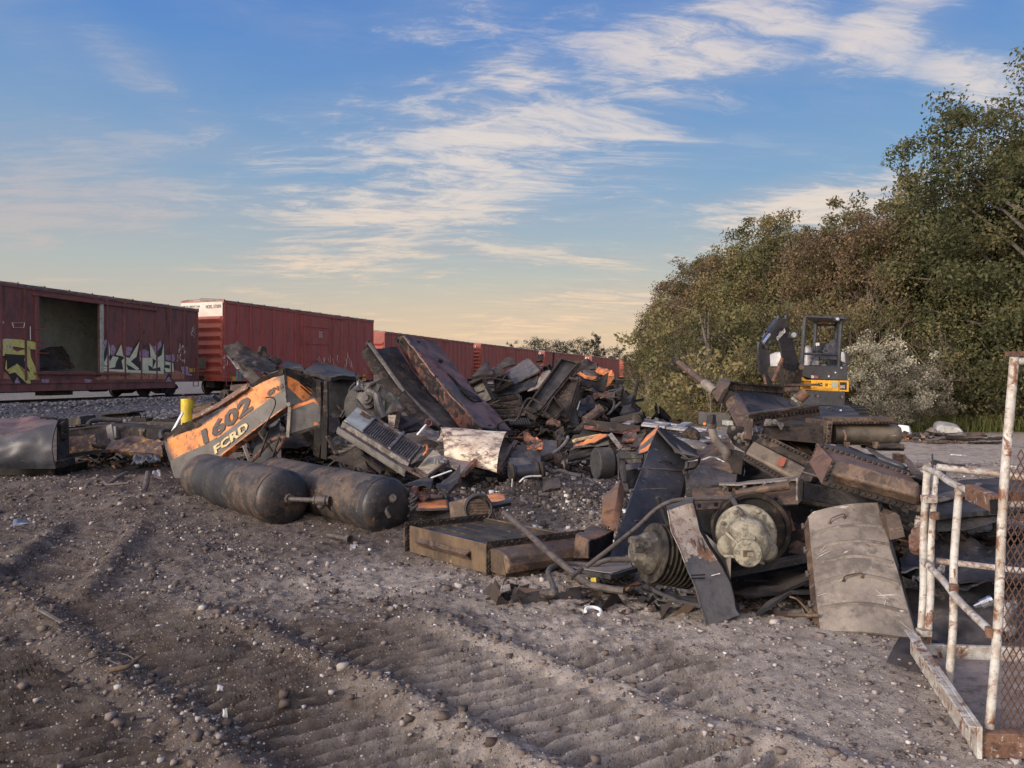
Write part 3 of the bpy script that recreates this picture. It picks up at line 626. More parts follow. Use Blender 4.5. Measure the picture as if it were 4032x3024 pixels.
def boxcar(A, B, zs, name, label, mside, mend, ribs=15, door=None, opening=None, group=None, loc_end='ribs', roof=5.2, simple=False, width=2.9):
    A = Vector((A[0], A[1], 0)); B = Vector((B[0], B[1], 0)); L = (B-A).length
    eu = (B-A).normalized(); ew = Vector((-eu.y, eu.x, 0))
    def C(u, w_, z): return A + eu*u + ew*w_ + Vector((0, 0, z))
    root = thing(name, C(L/2, width/2, RZ), label, 'boxcar', group)
    z0, z1 = 1.42, roof-.22; zt = z1+.12
    mb = MB()
    def wall(w0, thick, us):
        for (a, b, za, zb) in us: mb.obox(C(a, w0, za), eu*(b-a), ew*thick, (0, 0, zb-za))
    ins = opening
    if ins:
        wall(0, .08, [(0, ins[0], z0, zt), (ins[1], L, z0, zt), (ins[0], ins[1], ins[3], zt), (ins[0], ins[1], z0, ins[2])])
    else: wall(0, .08, [(0, L, z0, z1)])
    mb.build('side_wall', mside, root, smooth=False)
    mb = MB(); mb.obox(C(0, width-.08, z0), eu*L, ew*.08, (0, 0, zt-z0)); mb.build('side_wall', BXIN if ins else mside, root, smooth=False)
    mb = MB()
    # side posts, sill and eave
    for i in range(ribs+1):
        u = .12 + (L-.24)*i/ribs
        if ins and ins[0]-.1 < u < ins[1]+.1: continue
        if door and door[0]-.05 < u < door[1]+.05: continue
        mb.obox(C(u-.05, -.055, z0), eu*.10, ew*.054, (0, 0, z1-z0))
    mb.obox(C(0, -.045, z1-.02), eu*L, ew*.12, (0, 0, .16)); mb.obox(C(0, -.04, z0-.12), eu*L, ew*.1, (0, 0, .14))
    mb.obox(C(1.9, .0, z0-.42), eu*(L-3.8), ew*.05, (0, 0, .30))
    mb.build('side_posts', mside, root, smooth=False)
    # ends
    for u, sg in ((0, -1), (L, 1)):
        mb = MB(); mb.obox(C(u if sg < 0 else u-.06, .05, z0-.1), eu*.06, ew*(width-.1), (0, 0, z1-z0+.2))
        n = 7 if not simple else 6
        for k in range(n):
            za = z0+.25 + (z1-z0-.85)*k/n; hgt = (z1-z0-.85)/n
            vs = [C(u, .08, za), C(u, width-.08, za), C(u+sg*.09, width-.2, za+hgt*.42), C(u+sg*.09, .2, za+hgt*.42), C(u, width-.08, za+hgt*.86), C(u, .08, za+hgt*.86)]
            mb.add(vs, [(0,1,2,3), (3,2,4,5), (0,3,5), (1,4,2)])
        e = mb.build('end_wall', mend, root, smooth=False)
        mb = MB(); mb.obox(C(u+sg*.3-.25, width/2-.15, RZ+.75), eu*.5, ew*.3, (0, 0, .28)); mb.obox(C(u if sg > 0 else u-.45, width/2-.08, RZ+.78), eu*.45, ew*.16, (0, 0, .2)); mb.build('coupler', UND, root, smooth=False)
    # roof with cross ribs
    mb = MB(); nr = 14
    for i in range(nr):
        a, b = L*i/nr, L*(i+1)/nr
        zz = .02*(i % 2)
        mb.prism([C(a+.005, -.05, z1+.12+zz), C(a+.005, width/2, roof+zz), C(a+.005, width+.05, z1+.12+zz), C(a+.005, width+.05, z1+.06), C(a+.005, -.05, z1+.06)], eu*(b-a-.01))
    for i in range(nr+1):
        a = min(max(L*i/nr, .04), L-.04)
        mb.bar(C(a, -.06, z1+.16), C(a, width/2, roof+.05), .07, .05); mb.bar(C(a, width/2, roof+.05), C(a, width+.06, z1+.16), .07, .05)
    mb.build('roof', BXRF, root, smooth=False)
    # floor and underframe
    mb = MB(); mb.obox(C(.05, .1, z0-.12), eu*(L-.1), ew*(width-.2), (0, 0, .5 if ins else .14)); mb.obox(C(1, width/2-.25, z0-.5), eu*(L-2), ew*.5, (0, 0, .36))
    mb.build('underframe', UND if not ins else BXIN, root, smooth=False)
    mb = MB(); mb.obox(C(.6, width/2-.3, z0-.45), eu*(L-1.2), ew*.6, (0, 0, .3)); mb.obox(C(L*.45, .3, z0-.62), eu*1.4, ew*.5, (0, 0, .42)); mb.tube([C(L*.6, .5, z0-.35), C(L*.6+.9, .5, z0-.35)], .18, 12); mb.build('brake_gear', UND, root)
    if not simple:
        truck(root, C, 2.3); truck(root, C, L-2.3)
        for u0 in (.12, L-.55):      # ladders and grab irons at the corners
            mb = MB()
            for du in (0, .42): mb.obox(C(u0+du, -.085, z0-.38), eu*.03, ew*.03, (0, 0, 1.5))
            for k in range(5): mb.obox(C(u0, -.085, z0-.36+k*.36), eu*.45, ew*.025, (0, 0, .03))
            mb.build('ladder', mside, root, smooth=False)
    if door:
        mb = MB(); d0, d1 = door[0], door[1]; dz0, dz1 = z0+.05, z1-.12
        mb.obox(C(d0, -.06, dz0), eu*(d1-d0), ew*.058, (0, 0, dz1-dz0))
        for k in range(4): mb.obox(C(d0, -.10, dz0+(dz1-dz0-.06)*k/3.6), eu*(d1-d0), ew*.05, (0, 0, .06))
        for k in range(4): mb.obox(C(d0+(d1-d0-.06)*k/3, -.09, dz0), eu*.06, ew*.035, (0, 0, dz1-dz0))
        dr = mb.build('door', mside, root, smooth=False)
        mb = MB(); mb.obox(C(d0-.1, -.09, dz1+.02), eu*(d1-d0+1.9), ew*.08, (0, 0, .07)); mb.obox(C(d0-.1, -.09, z0-.06), eu*(d1-d0+1.9), ew*.08, (0, 0, .07)); mb.build('door_track', mside, root, smooth=False)
        mb = MB()
        for du in (.22, .75): mb.tube([C(d0+du, -.12, dz0), C(d0+du, -.12, dz1)], .018, 6)
        mb.build('lock_rod', mside, dr)
    return root, C, L

# ---- the open brown car with graffiti
G_Y = worn('graffiti_pale_yellow', K(.60,.56,.16), K(.5,.46,.14), K(.22,.16,.10), .6, 0, 5, dcov=.36, bump=.1, spot=K(.20,.10,.06), spotcov=.15)
G_G = worn('graffiti_pale_green', K(.66,.67,.46), K(.6,.6,.42), K(.3,.26,.18), .6, 0, 5, dcov=.34, bump=.1, spot=K(.2,.1,.07), spotcov=.12)
G_L = worn('graffiti_lilac', K(.42,.30,.40), K(.34,.24,.32), K(.14,.09,.10), .6, 0, 6, bump=.1, spot=K(.4,.34,.38), spotcov=.2)
G_O = worn('graffiti_orange_wash', K(.42,.20,.11), K(.34,.15,.09), K(.14,.06,.045), .6, 0, 4, bump=.1)
G_K = flat('graffiti_black', (.02,.018,.02), .5); G_W = flat('stencil_white', (.62,.58,.55), .6); G_T = flat('graffiti_teal', (.10,.30,.29), .6); G_S = flat('sticker_amber', (.55,.27,.03), .5)
r1, C1, L1 = boxcar((-20.1, 22), (-16.6, 39), 0, 'boxcar', 'brown boxcar with open doorway and yellow graffiti, nearest at the left', BXBR, BXBR, 16, opening=(7.15, 10.4, 1.80, 4.72))
def sidefn(C, Lc):    # photo pixel -> point on the plane of the near side, w metres proud
    a = C(0, 0, 0); d = (C(1, 0, 0)-a)
    def f(px, py, w_=-.006):
        o = a + (C(0, 1, 0)-a)*w_
        k = (px-CX)/F
        u = (k*o.y - o.x)/(d.x - k*d.y); Y = o.y + d.y*u
        return Vector((o.x + d.x*u, Y, CH + (H-py)/F*Y))
    return f
S1 = sidefn(C1, L1)
Z1 = lambda x, y: (x/2.212, 1000 + y/2.212)
def paint(root, polys, mat, name, w_, fn=S1, zf=Z1):
    mb = MB()
    for pl in polys:
        mb.prism([fn(*zf(x, y), w_) for x, y in pl], fn(500, 1300, w_+.004)-fn(500, 1300, w_))
    return mb.build(name, mat, root, smooth=False)
paint(r1, [[(885,1010),(1000,1030),(1200,1010),(1420,1040),(1530,1010),(1605,1040),(1605,1112),(1400,1118),(1120,1108),(860,1105),(820,1085),(885,1060)],
           [(230,1000),(330,1040),(355,1125),(235,1128)], [(0,1020),(60,1040),(115,1098),(0,1085)]], G_O, 'graffiti', -.040)
paint(r1, [[(905,760),(935,742),(925,830),(890,905),(893,800)], [(965,795),(990,790),(1015,830),(985,905),(960,900)], [(1085,815),(1120,808),(1158,820),(1130,890),(1085,880)],
           [(1215,850),(1255,828),(1298,848),(1290,920),(1255,960),(1215,930)], [(1310,800),(1345,808),(1400,752),(1410,800),(1350,880),(1310,880)], [(1440,880),(1470,882),(1515,868),(1525,915),(1500,975),(1440,935)],
           [(1575,985),(1615,978),(1640,985),(1645,1040),(1675,1050),(1670,1062),(1590,1050)], [(60,930),(215,925),(240,985),(150,960),(60,1000)], [(110,1060),(165,1040),(195,1125),(130,1125)], [(360,1090),(430,1092),(420,1122),(372,1122)], [(735,1090),(800,1092),(790,1120),(740,1120)], [(1445,1060),(1490,1050),(1505,1110),(1425,1112)]], G_L, 'graffiti', -.043)
paint(r1, [[(950,728),(968,880),(1000,890),(1060,775),(1072,890),(1130,885),(1222,740),(1212,800),(1200,930),(1260,975),(1300,955),(1305,765),(1340,890),(1408,812),(1430,760),(1445,925),(1520,940),(1520,1020),(1420,1040),(1150,1032),(1000,1020),(890,1010),(905,935),(885,930)]], G_K, 'graffiti', -.046)
paint(r1, [[(948,745),(930,900),(900,960),(925,975),(960,960),(950,900),(962,860)], [(930,985),(985,890),(1035,900),(1010,950),(1005,985),(940,1000),(888,995),(890,965)],
           [(1058,785),(1010,880),(1100,890),(1060,930),(1075,1010),(1120,1015),(1100,960),(1150,985),(1195,1015),(1215,1000),(1140,935),(1190,895),(1218,760),(1130,905),(1075,895)],
           [(1222,905),(1240,985),(1225,1020),(1300,1030),(1290,965),(1330,990),(1330,900),(1285,905)], [(1305,775),(1312,895),(1360,930),(1330,1000),(1395,985),(1400,1020),(1425,1020),(1432,960),(1428,775),(1410,880),(1370,905)],
           [(1440,935),(1510,950),(1515,1025),(1445,1030),(1430,990),(1480,1000),(1480,968),(1440,965)], [(890,1000),(1430,1022),(1425,1044),(1160,1034),(890,1018)]], G_G, 'graffiti', -.049)
paint(r1, [[(0,745),(70,738),(180,745),(300,765),(330,790),(330,835),(240,825),(120,805),(0,805)], [(40,795),(150,850),(262,815),(270,900),(330,1035),(310,1090),(240,1100),(215,1060),(150,950),(75,1030),(45,1000),(60,890),(0,880),(0,860)], [(75,1035),(150,952),(240,1035),(270,1128),(205,1128),(130,1030),(110,1080)]], G_Y, 'graffiti', -.044)
paint(r1, [[(40,870),(220,880),(212,925),(265,1030),(215,1005),(150,955),(62,1010),(60,930)], [(80,1045),(130,1030),(235,1128),(180,1128),(150,1070),(120,1128),(95,1095)], [(1465,1040),(1480,1038),(1512,1112),(1500,1112),(1470,1065),(1440,1112),(1428,1112)]], G_K, 'graffiti', -.047)
def stencil(root, C, txt, u0, u1, z0, z1, mat, w_=-.052, bold=.02):
    mb = MB(); put_text(mb, txt, lambda a, b: C(u0+(u1-u0)*a, w_, z0+(z1-z0)*b), bold); return mb.build('stencil', mat, root, smooth=False)
stencil(r1, C1, 'SECURE\nBOTH HASPS\nBEFORE\nMOVING CAR', 4.55, 6.0, 2.62, 3.12, G_W)
stencil(r1, C1, 'EQUIPMENT\nREG', 4.7, 5.6, 3.42, 3.62, G_W)
mb = MB()
for (a, b) in (((110,600),(218,600)), ((218,600),(210,642)), ((210,642),(122,640)), ((122,640),(110,600)), ((267,632),(268,752))): mb.bar(S1(*Z1(*a), -.052), S1(*Z1(*b), -.052), .03, .01)
rnd = random.Random(3)
for k in range(26):
    x = rnd.uniform(1545, 1615); y = rnd.uniform(810, 935); mb.bar(S1(*Z1(x, y), -.052), S1(*Z1(x+rnd.uniform(-14, 14), y+rnd.uniform(-40, 20)), -.052), .022, .008)
for k in range(14):
    x = rnd.uniform(1665, 1710); y = rnd.uniform(620, 770); mb.bar(S1(*Z1(x, y), -.052), S1(*Z1(x+rnd.uniform(-10, 10), y+rnd.uniform(-30, 20)), -.052), .015, .006)
mb.build('chalk_mark', G_W, r1, smooth=False)
paint(r1, [[(1648,995),(1698,995),(1698,1030),(1648,1030)]], G_S, 'sticker', -.05)
mb = MB(); mb.obox(C1(10.4, -.07, 1.75), C1(.16,0,0)-C1(0,0,0), C1(0,.16,0)-C1(0,0,0), (0, 0, 3.0)); mb.build('door_post', PALE, r1, smooth=False)
mb = MB(); mb.obox(C1(7.0, -.07, 1.75), C1(.15,0,0)-C1(0,0,0), C1(0,.16,0)-C1(0,0,0), (0, 0, 3.0)); mb.obox(C1(6.9, -.12, 1.66), C1(5.2,0,0)-C1(0,0,0), C1(0,.1,0)-C1(0,0,0), (0, 0, .07)); mb.obox(C1(6.9, -.1, 4.74), C1(7.2,0,0)-C1(0,0,0), C1(0,.1,0)-C1(0,0,0), (0, 0, .08)); mb.build('door_post', BXBR, r1, smooth=False)
mb = MB()
for k, z in enumerate((2.5, 2.75, 2.98, 3.45)): mb.tube([C1(7.05, -.1, z), C1(7.5, -.14, z), C1(7.5, -.02, z)], .02, 6)
mb.build('grab_iron', flat('faded_red_iron', (.25,.05,.04), .6), r1)
mb = MB(); mb.sheet([C1(7.6, .9, 1.95), C1(10.3, 1.2, 1.95)], [C1(7.8, 1.6, 2.4), C1(9.2, 1.8, 2.75), C1(10.3, 1.8, 2.95)], 12, 6, .04, .12, 1.5, 4)
o = mb.build('tarpaulin', BRN); tag(o, 'dark slumped sheet lying inside the open boxcar doorway', 'tarpaulin')
# ---- the tall red car
r2, C2, L2 = boxcar((-15.67, 40.0), (-10.3, 54.8), 0, 'boxcar', 'tall red boxcar with white-topped end, standing second in the train', BXRD, BXEN, 15, door=(6.9, 10.0), roof=5.8)
mb = MB(); e2 = C2(0, 1, 0)-C2(0, 0, 0); n2_ = C2(0, 0, 0)-C2(1, 0, 0)
mb.obox(C2(-.004, .02, 4.85), n2_*.03, e2*2.86, (0, 0, .78)); ew_ = mb.build('end_band', BXWH, r2, smooth=False)
mb = MB(); put_text(mb, 'NOKL 571874', lambda a, b: C2(-.045, 1.15-1.05*a, 5.28+.2*b)); put_text(mb, 'EXCESS HEIGHT CAR', lambda a, b: C2(-.045, 2.75-1.2*a, 5.36+.12*b)); mb.build('lettering', LETD, ew_, smooth=False)
mb = MB(); mb.obox(C2(-.10, 1.1, 2.0), n2_*.03, e2*1.3, (0, 0, .62)); mb.obox(C2(-.12, .95, 1.35), n2_*.2, e2*1.4, (0, 0, .1)); mb.build('brake_platform', LOUV, r2, smooth=False)
stencil(r2, C2, 'K', 3.3, 3.5, 2.9, 3.1, G_W)
stencil(r2, C2, 'PLATE F\nEXCESS\nHEIGHT', 8.7, 9.1, 4.1, 4.5, G_W, -.105)
mb = MB(); mb.lathe(C2(8.6, -.105, 2.2), n2_.cross(Vector((0,0,1))), [(0, .1), (.004, .1)], 16); mb.build('stencil', G_W, r2)
S2 = sidefn(C2, L2); Z2 = lambda x, y: (600+x/2.212, 1100+y/2.212)
paint(r2, [[(725,800),(745,790),(772,812),(770,880),(730,880)]], G_T, 'graffiti', -.045, S2, Z2)
paint(r2, [[(680,845),(730,845),(730,885),(680,885)], [(1832,825),(1860,825),(1860,845),(1832,845)], [(1832,860),(1862,860),(1862,886),(1832,886)]], G_S, 'sticker', -.046, S2, Z2)
mb = MB()
for k in range(46):
    x = rnd.uniform(1440, 1760); y = rnd.uniform(690, 800); mb.bar(S2(*Z2(x, y), -.112), S2(*Z2(x+rnd.uniform(-20, 8), y-rnd.uniform(5, 60)), -.112), .02, .006)
for k in range(16):
    x = rnd.uniform(612, 660); y = rnd.uniform(650, 830); mb.bar(S2(*Z2(x, y), -.05), S2(*Z2(x+rnd.uniform(-14, 14), y-rnd.uniform(5, 30)), -.05), .03, .006)
for a, b in (((1842,775),(1862,775)), ((1862,775),(1862,812)), ((1862,812),(1842,812)), ((1842,812),(1842,775)), ((608,848),(664,850)), ((1895,860),(1925,862))): mb.bar(S2(*Z2(*a), -.052), S2(*Z2(*b), -.052), .03, .006)
mb.build('chalk_mark', G_W, r2, smooth=False)
cars = [((-10.1, 58.4), (-4.14, 79.0), 'red boxcar standing third in the train behind the tall one'), ((-3.4, 80.2), (3.66, 102), 'red boxcar standing fourth in the train, numbered on its end'),
        ((4.6, 104), (12.5, 127), 'red boxcar standing fifth in the train, half hidden by scrap'), ((14.2, 131), (23.0, 158), 'red boxcar standing sixth in the train below the far trees'),
        ((24.6, 162), (36, 188), 'last visible red boxcar in the train, beside the wood')]
for i, (a, b, lb) in enumerate(cars):
    rr, Cc, Lc = boxcar(a, b, 0, 'boxcar', lb, BXRD, BXEN, 18, door=(Lc_ := 8.6, 12.2), simple=i > 1)
    if i in (1, 2, 3):
        mb = MB(); put_text(mb, ('RBOX 7063', '70630', '60281')[i-1], lambda q, p: Cc(-.12, 2.5-2.0*q, 4.62+.3*p), .03); mb.build('lettering', G_W, rr, smooth=False)
# ================================================================ TREES AND PLANTS
def leaf_mat(name, stops, dry=None):
    m = bpy.data.materials.new(name); m.use_nodes = True; g = NG(m.node_tree)
    ge = g.n('ShaderNodeNewGeometry'); tc = g.n('ShaderNodeTexCoord'); oi = g.n('ShaderNodeObjectInfo')
    n = g.noise(tc.outputs['Object'], .62, 4, .6)
    f = g.m('ADD', g.m('MULTIPLY', ge.outputs['Random Per Island'], .34), g.m('MULTIPLY', n, 1.5)); f = g.m('SUBTRACT', f, .42)
    c = g.ramp(f, stops)
    hs = g.n('ShaderNodeHueSaturation'); hs.inputs['Saturation'].default_value = .86; g.l(c, hs.inputs['Color']); g.l(g.m('ADD', 1.2, g.m('MULTIPLY', oi.outputs['Random'], .45)), hs.inputs['Value']); g.l(g.m('ADD', .466, g.m('MULTIPLY', oi.outputs['Random'], .03)), hs.inputs['Hue'])
    d = g.n('ShaderNodeBsdfPrincipled'); g.l(hs.outputs[0], d.inputs['Base Color']); d.inputs['Roughness'].default_value = .5; d.inputs['Specular IOR Level'].default_value = .12
    t = g.n('ShaderNodeBsdfTranslucent'); g.l(hs.outputs[0], t.inputs[0])
    mx = g.n('ShaderNodeMixShader'); mx.inputs[0].default_value = .35; g.l(d.outputs[0], mx.inputs[1]); g.l(t.outputs[0], mx.inputs[2])
    o = g.n('ShaderNodeOutputMaterial'); g.l(mx.outputs[0], o.inputs[0]); return m
LF = {
 'olive': leaf_mat('leaves_olive', [(0, (.030,.037,.015)), (.35, (.065,.075,.026)), (.65, (.13,.112,.042)), (1, (.24,.17,.065))]),
 'dark': leaf_mat('leaves_dark_green', [(0, (.022,.030,.014)), (.45, (.050,.062,.024)), (.8, (.11,.10,.038)), (1, (.19,.15,.055))]),
 'rust': leaf_mat('leaves_reddish_autumn', [(0, (.045,.038,.02)), (.35, (.095,.08,.034)), (.62, (.145,.112,.05)), (1, (.23,.18,.08))]),
 'gold': leaf_mat('leaves_yellow_olive', [(0, (.05,.052,.018)), (.45, (.12,.115,.038)), (.8, (.21,.18,.06)), (1, (.32,.25,.08))]),
 'pale': leaf_mat('leaves_pale_seedheads', [(0, (.05,.055,.03)), (.35, (.14,.14,.085)), (.6, (.34,.32,.23)), (1, (.56,.52,.40))]),
 'fir': leaf_mat('needles_dark', [(0, (.020,.024,.018)), (.6, (.045,.050,.034)), (1, (.08,.075,.05))]),
}
BARK = worn('grey_bark', K(.11,.095,.08), K(.15,.13,.11), K(.05,.045,.04), .9, 0, 4, bump=.6)
TWIG = worn('pale_bare_twig', K(.27,.22,.17), K(.20,.16,.12), K(.10,.08,.06), .85, 0, 4, bump=.3)
def leaves(rs, C_, R_, per, size, asp=.55):
    n = len(C_)*per; c = np.repeat(C_, per, 0); r = np.repeat(R_, per)
    d = rs.normal(0, 1, (n, 3)); d /= np.linalg.norm(d, axis=1)[:, None]+1e-9; rad = rs.uniform(0, 1, n)**.45
    p = c + d*(rad*r)[:, None]*np.array([1, 1, .8])
    a = rs.normal(0, 1, (n, 3)); a[:, 2] -= .3; a /= np.linalg.norm(a, axis=1)[:, None]; b = np.cross(a, rs.normal(0, 1, (n, 3))); b /= np.linalg.norm(b, axis=1)[:, None]
    s = size*rs.uniform(.6, 1.35, n)[:, None]
    V = np.stack([p, p + a*s*.5 + b*s*asp*.5, p + a*s, p + a*s*.5 - b*s*asp*.5], 1).reshape(-1, 3)
    return V, (np.arange(n)*4)[:, None] + np.arange(4)[None]
def tree_proto(seed, h, rx, base, nclump, per, size, leaf, shape='round', lean=0, clr=(.35, .75)):
    rs = np.random.RandomState(seed); rnd = random.Random(seed)
    c = []
    while len(c) < nclump:
        p = rs.uniform(-1, 1, 3)
        q = np.linalg.norm(p)
        if q > 1 or q < .35 and rs.rand() < .7: continue
        if shape == 'cone' and math.hypot(p[0], p[1]) > .12 + .88*(1-(p[2]+1)/2)**.8: continue
        wob = 1 + .30*noise.noise(Vector(p)*2.3 + Vector((seed, 0, 0)))*2
        c.append([p[0]*rx*wob + lean*(p[2]+1), p[1]*rx*wob, base + (h-base)*(.5+.5*p[2])*(.9+.1*wob)])
    c = np.array(c); r = rs.uniform(clr[0], clr[1], nclump)*(rx/2.4)**.5*.86
    V, Fa = leaves(rs, c, r, per, size)
    crown = np_mesh('crown', V, Fa, LF[leaf])
    mb = MB(); tr = max(.07, h*.016)
    top = Vector((lean, 0, h*.86)); pts = [Vector((0, 0, -.3)), Vector((rnd.uniform(-.2, .2), rnd.uniform(-.2, .2), h*.3)), Vector((lean*.5+rnd.uniform(-.3, .3), rnd.uniform(-.3, .3), h*.6)), top]
    sp = smooth_path(pts, 5); mb.tube(sp, [tr*(1-.85*i/(len(sp)-1)) for i in range(len(sp))], 8)
    for k in range(min(26, nclump//4)):
        e = Vector(c[rnd.randrange(nclump)]); z = max(.5, min(e.z*rnd.uniform(.45, .85), h*.8)); i = int(z/h/.86*(len(sp)-1)); s0 = sp[min(i, len(sp)-1)]
        md = s0.lerp(e, .5) + Vector((rnd.uniform(-.3, .3), rnd.uniform(-.3, .3), rnd.uniform(-.1, .4)))
        mb.tube([s0, md, e], [tr*.42, tr*.25, tr*.08], 5)
    tme = mb
    return crown, tme
_tm = {}
def trunk_mesh(key, mb):
    if key in _tm: return _tm[key]
    o = mb.build('trunk', BARK, None, org=(0, 0, 0)); me = o.data; bpy.data.objects.remove(o); _tm[key] = me; return me
PROTO = {}
def proto(key, *a, **k):
    c, t = tree_proto(*a, **k); PROTO[key] = (c, trunk_mesh(key, t), a[1])
proto('oak', 11, 10.5, 3.6, .8, 270, 230, .115, 'dark', clr=(.35, .8))
proto('olive', 12, 8, 2.7, .5, 170, 150, .12, 'olive')
proto('rust', 13, 7.6, 2.6, .7, 160, 130, .11, 'rust')
proto('gold', 14, 6.6, 2.2, .3, 130, 135, .105, 'gold')
proto('slim', 15, 9, 2.1, 1.5, 115, 135, .12, 'olive', clr=(.3, .6))
proto('bushy', 16, 4.2, 2.3, -.2, 110, 85, .10, 'olive')
proto('bushd', 17, 3.6, 2.2, -.3, 110, 80, .10, 'dark')
proto('seed', 18, 3.4, 1.7, -.2, 140, 85, .075, 'pale', clr=(.22, .42))
proto('shrubg', 19, 2.6, 1.6, -.2, 80, 55, .09, 'gold', clr=(.25, .5))
proto('fir', 20, 9, 2.6, .6, 150, 55, .22, 'fir', 'cone', clr=(.3, .6))
proto('firw', 21, 8, 3.8, .3, 150, 55, .22, 'fir', clr=(.35, .8))
def plant(key, name, x, y, sc, label, cat='tree', group=None, rz=None, sz=None, z=None):
    c, t, h = PROTO[key]
    rz = (x*7.3 + y*3.1) % 6.28 if rz is None else rz
    e = thing(name, (x, y, ghs(x, y) if z is None else z), label, cat, group); e.rotation_euler = (0, 0, rz); e.scale = (sc, sc, sz or sc)
    for n_, me in (('crown', c), ('trunk', t)):
        o = bpy.data.objects.new(n_, me); COL.objects.link(o); o.parent = e
    return e
# front row of the wood, right to left (photo column, depth, wanted height)
def at(px, Y): return (px-CX)/F*Y
trees = [
 ('oak', 'oak_tree', 4085, 22.5, 1.09, 'dark leafy oak tallest of the wood at the far right edge'),
 ('oak', 'oak_tree', 3860, 25.0, .80, 'dark oak with a stepped crown just left of the tallest tree'),
 ('olive', 'olive_green_tree', 3660, 26.0, .98, 'olive green tree above the pale tank in the yard'),
 ('rust', 'reddish_tree', 3500, 27.0, 1.03, 'reddish autumn tree rising right behind the excavator canopy'),
 ('slim', 'slender_tree', 3420, 28.0, 1.0, 'slender olive tree standing over the excavator seat'),
 ('rust', 'reddish_tree', 3230, 29.0, .99, 'reddish brown tree directly above the excavator boom'),
 ('olive', 'olive_green_tree', 3110, 31.0, 1.03, 'olive tree left of the excavator boom with a rounded top'),
 ('slim', 'slender_tree', 2985, 33.0, 1.02, 'slender tree with airy top that stands highest left of the excavator'),
 ('gold', 'yellowish_tree', 2890, 34.0, 1.12, 'yellowish green tree with a loose crown above the upright pipe'),
 ('rust', 'reddish_tree', 2790, 37.0, 1.02, 'small reddish tree in the wood above the leaning rusty pipe'),
 ('olive', 'olive_green_tree', 2710, 42.0, .95, 'rounded olive tree third from the left end of the wood'),
 ('gold', 'yellowish_tree', 2650, 48.0, 1.08, 'yellow tinged tree second from the left end of the wood'),
 ('olive', 'olive_green_tree', 2615, 56.0, .88, 'leftmost tree of the wood, next to the end of the train'),
]
for k, nm, px, Y, sc, lb in trees: plant(k, nm, at(px, Y), Y, sc, lb)
for px, Y, k, sc in ((4050, 28, 'olive', 1.3), (3800, 30, 'slim', 1.1), (3600, 31, 'olive', 1.05), (3450, 33, 'gold', 1.25), (3330, 34, 'olive', 1.04), (3150, 35, 'slim', .96), (3020, 37, 'rust', 1.1), (2930, 40, 'olive', 1.12), (2840, 42, 'olive', 1.1), (2740, 46, 'slim', 1.02), (2700, 52, 'rust', 1.12), (2640, 60, 'olive', .95), (4330, 25, 'oak', 1.2), (4550, 24, 'oak', 1.1)):
    plant(k, 'background_tree', at(px, Y), Y, sc, 'tree in the second row of the wood, seen only in gaps', group='second row of the wood')
bushes = [
 ('seed', 'flowering_shrub', 3455, 20.8, .84, 'tall pale flowering shrub right beside the excavator'),
 ('seed', 'flowering_shrub', 3600, 21.6, .62, 'lower pale flowering shrub between the excavator and the dark trees'),
 ('seed', 'flowering_shrub', 2985, 25.0, .72, 'small pale flowering shrub left of the excavator arm'),
 ('bushd', 'bush', 3780, 23.2, 1.0, 'dark green bush behind the white tank'),
 ('bushy', 'bush', 3930, 22.4, 1.0, 'leafy bush right of the white tank, behind the tall cage post'),
 ('bushd', 'bush', 4130, 21.0, 1.1, 'dark bush at the right picture edge behind the cage mesh'),
 ('bushy', 'bush', 3350, 24.0, 1.0, 'olive bush hidden behind the excavator seat'),
 ('bushy', 'bush', 3140, 24.6, 1.05, 'olive bush behind the excavator boom'),
 ('shrubg', 'bush', 3050, 23.0, .95, 'yellowish bush beside the excavator arm'),
 ('bushd', 'bush', 2930, 26.0, 1.15, 'dark bush above the rusty bracket block'),
 ('shrubg', 'bush', 2790, 25.5, 1.75, 'round golden green bush behind the leaning rusty pipe'),
 ('bushy', 'bush', 2765, 31.0, 1.1, 'olive bush left of the leaning pipe end'),
 ('bushd', 'bush', 2735, 38.0, 1.2, 'dark bush over the green meadow strip'),
 ('bushy', 'bush', 2650, 46.0, 1.3, 'olive bush behind the meadow near the train'),
 ('bushd', 'bush', 2575, 58.0, 1.1, 'dark bush where the wood meets the train'),
 ('shrubg', 'bush', 2850, 24.0, .8, 'low yellow bush beyond the dark trailer board'),
]
for k, nm, px, Y, sc, lb in bushes: plant(k, nm, at(px, Y), Y, sc, lb, 'shrub' if nm != 'bush' else 'bush')
for i, (px, Y, k, sc, lb) in enumerate(((2010, 176, 'fir', .92, 'thin dark conifer first from the left beyond the boxcars'), (2105, 178, 'firw', 1.15, 'broad dark tree second from the left beyond the boxcars'),
        (2190, 185, 'firw', 1.12, 'low dark tree in the middle of the row beyond the boxcars'), (2290, 180, 'firw', 1.15, 'dark tree just left of the pointed conifer beyond the train'), (2345, 170, 'fir', 1.12, 'pointed dark conifer right of the middle beyond the train'), (2420, 190, 'firw', .95, 'low tree beyond the train beside the wood'))):
    plant(k, 'conifer' if k == 'fir' else 'distant_tree', at(px, Y), Y, sc*1.16, lb, z=.3)
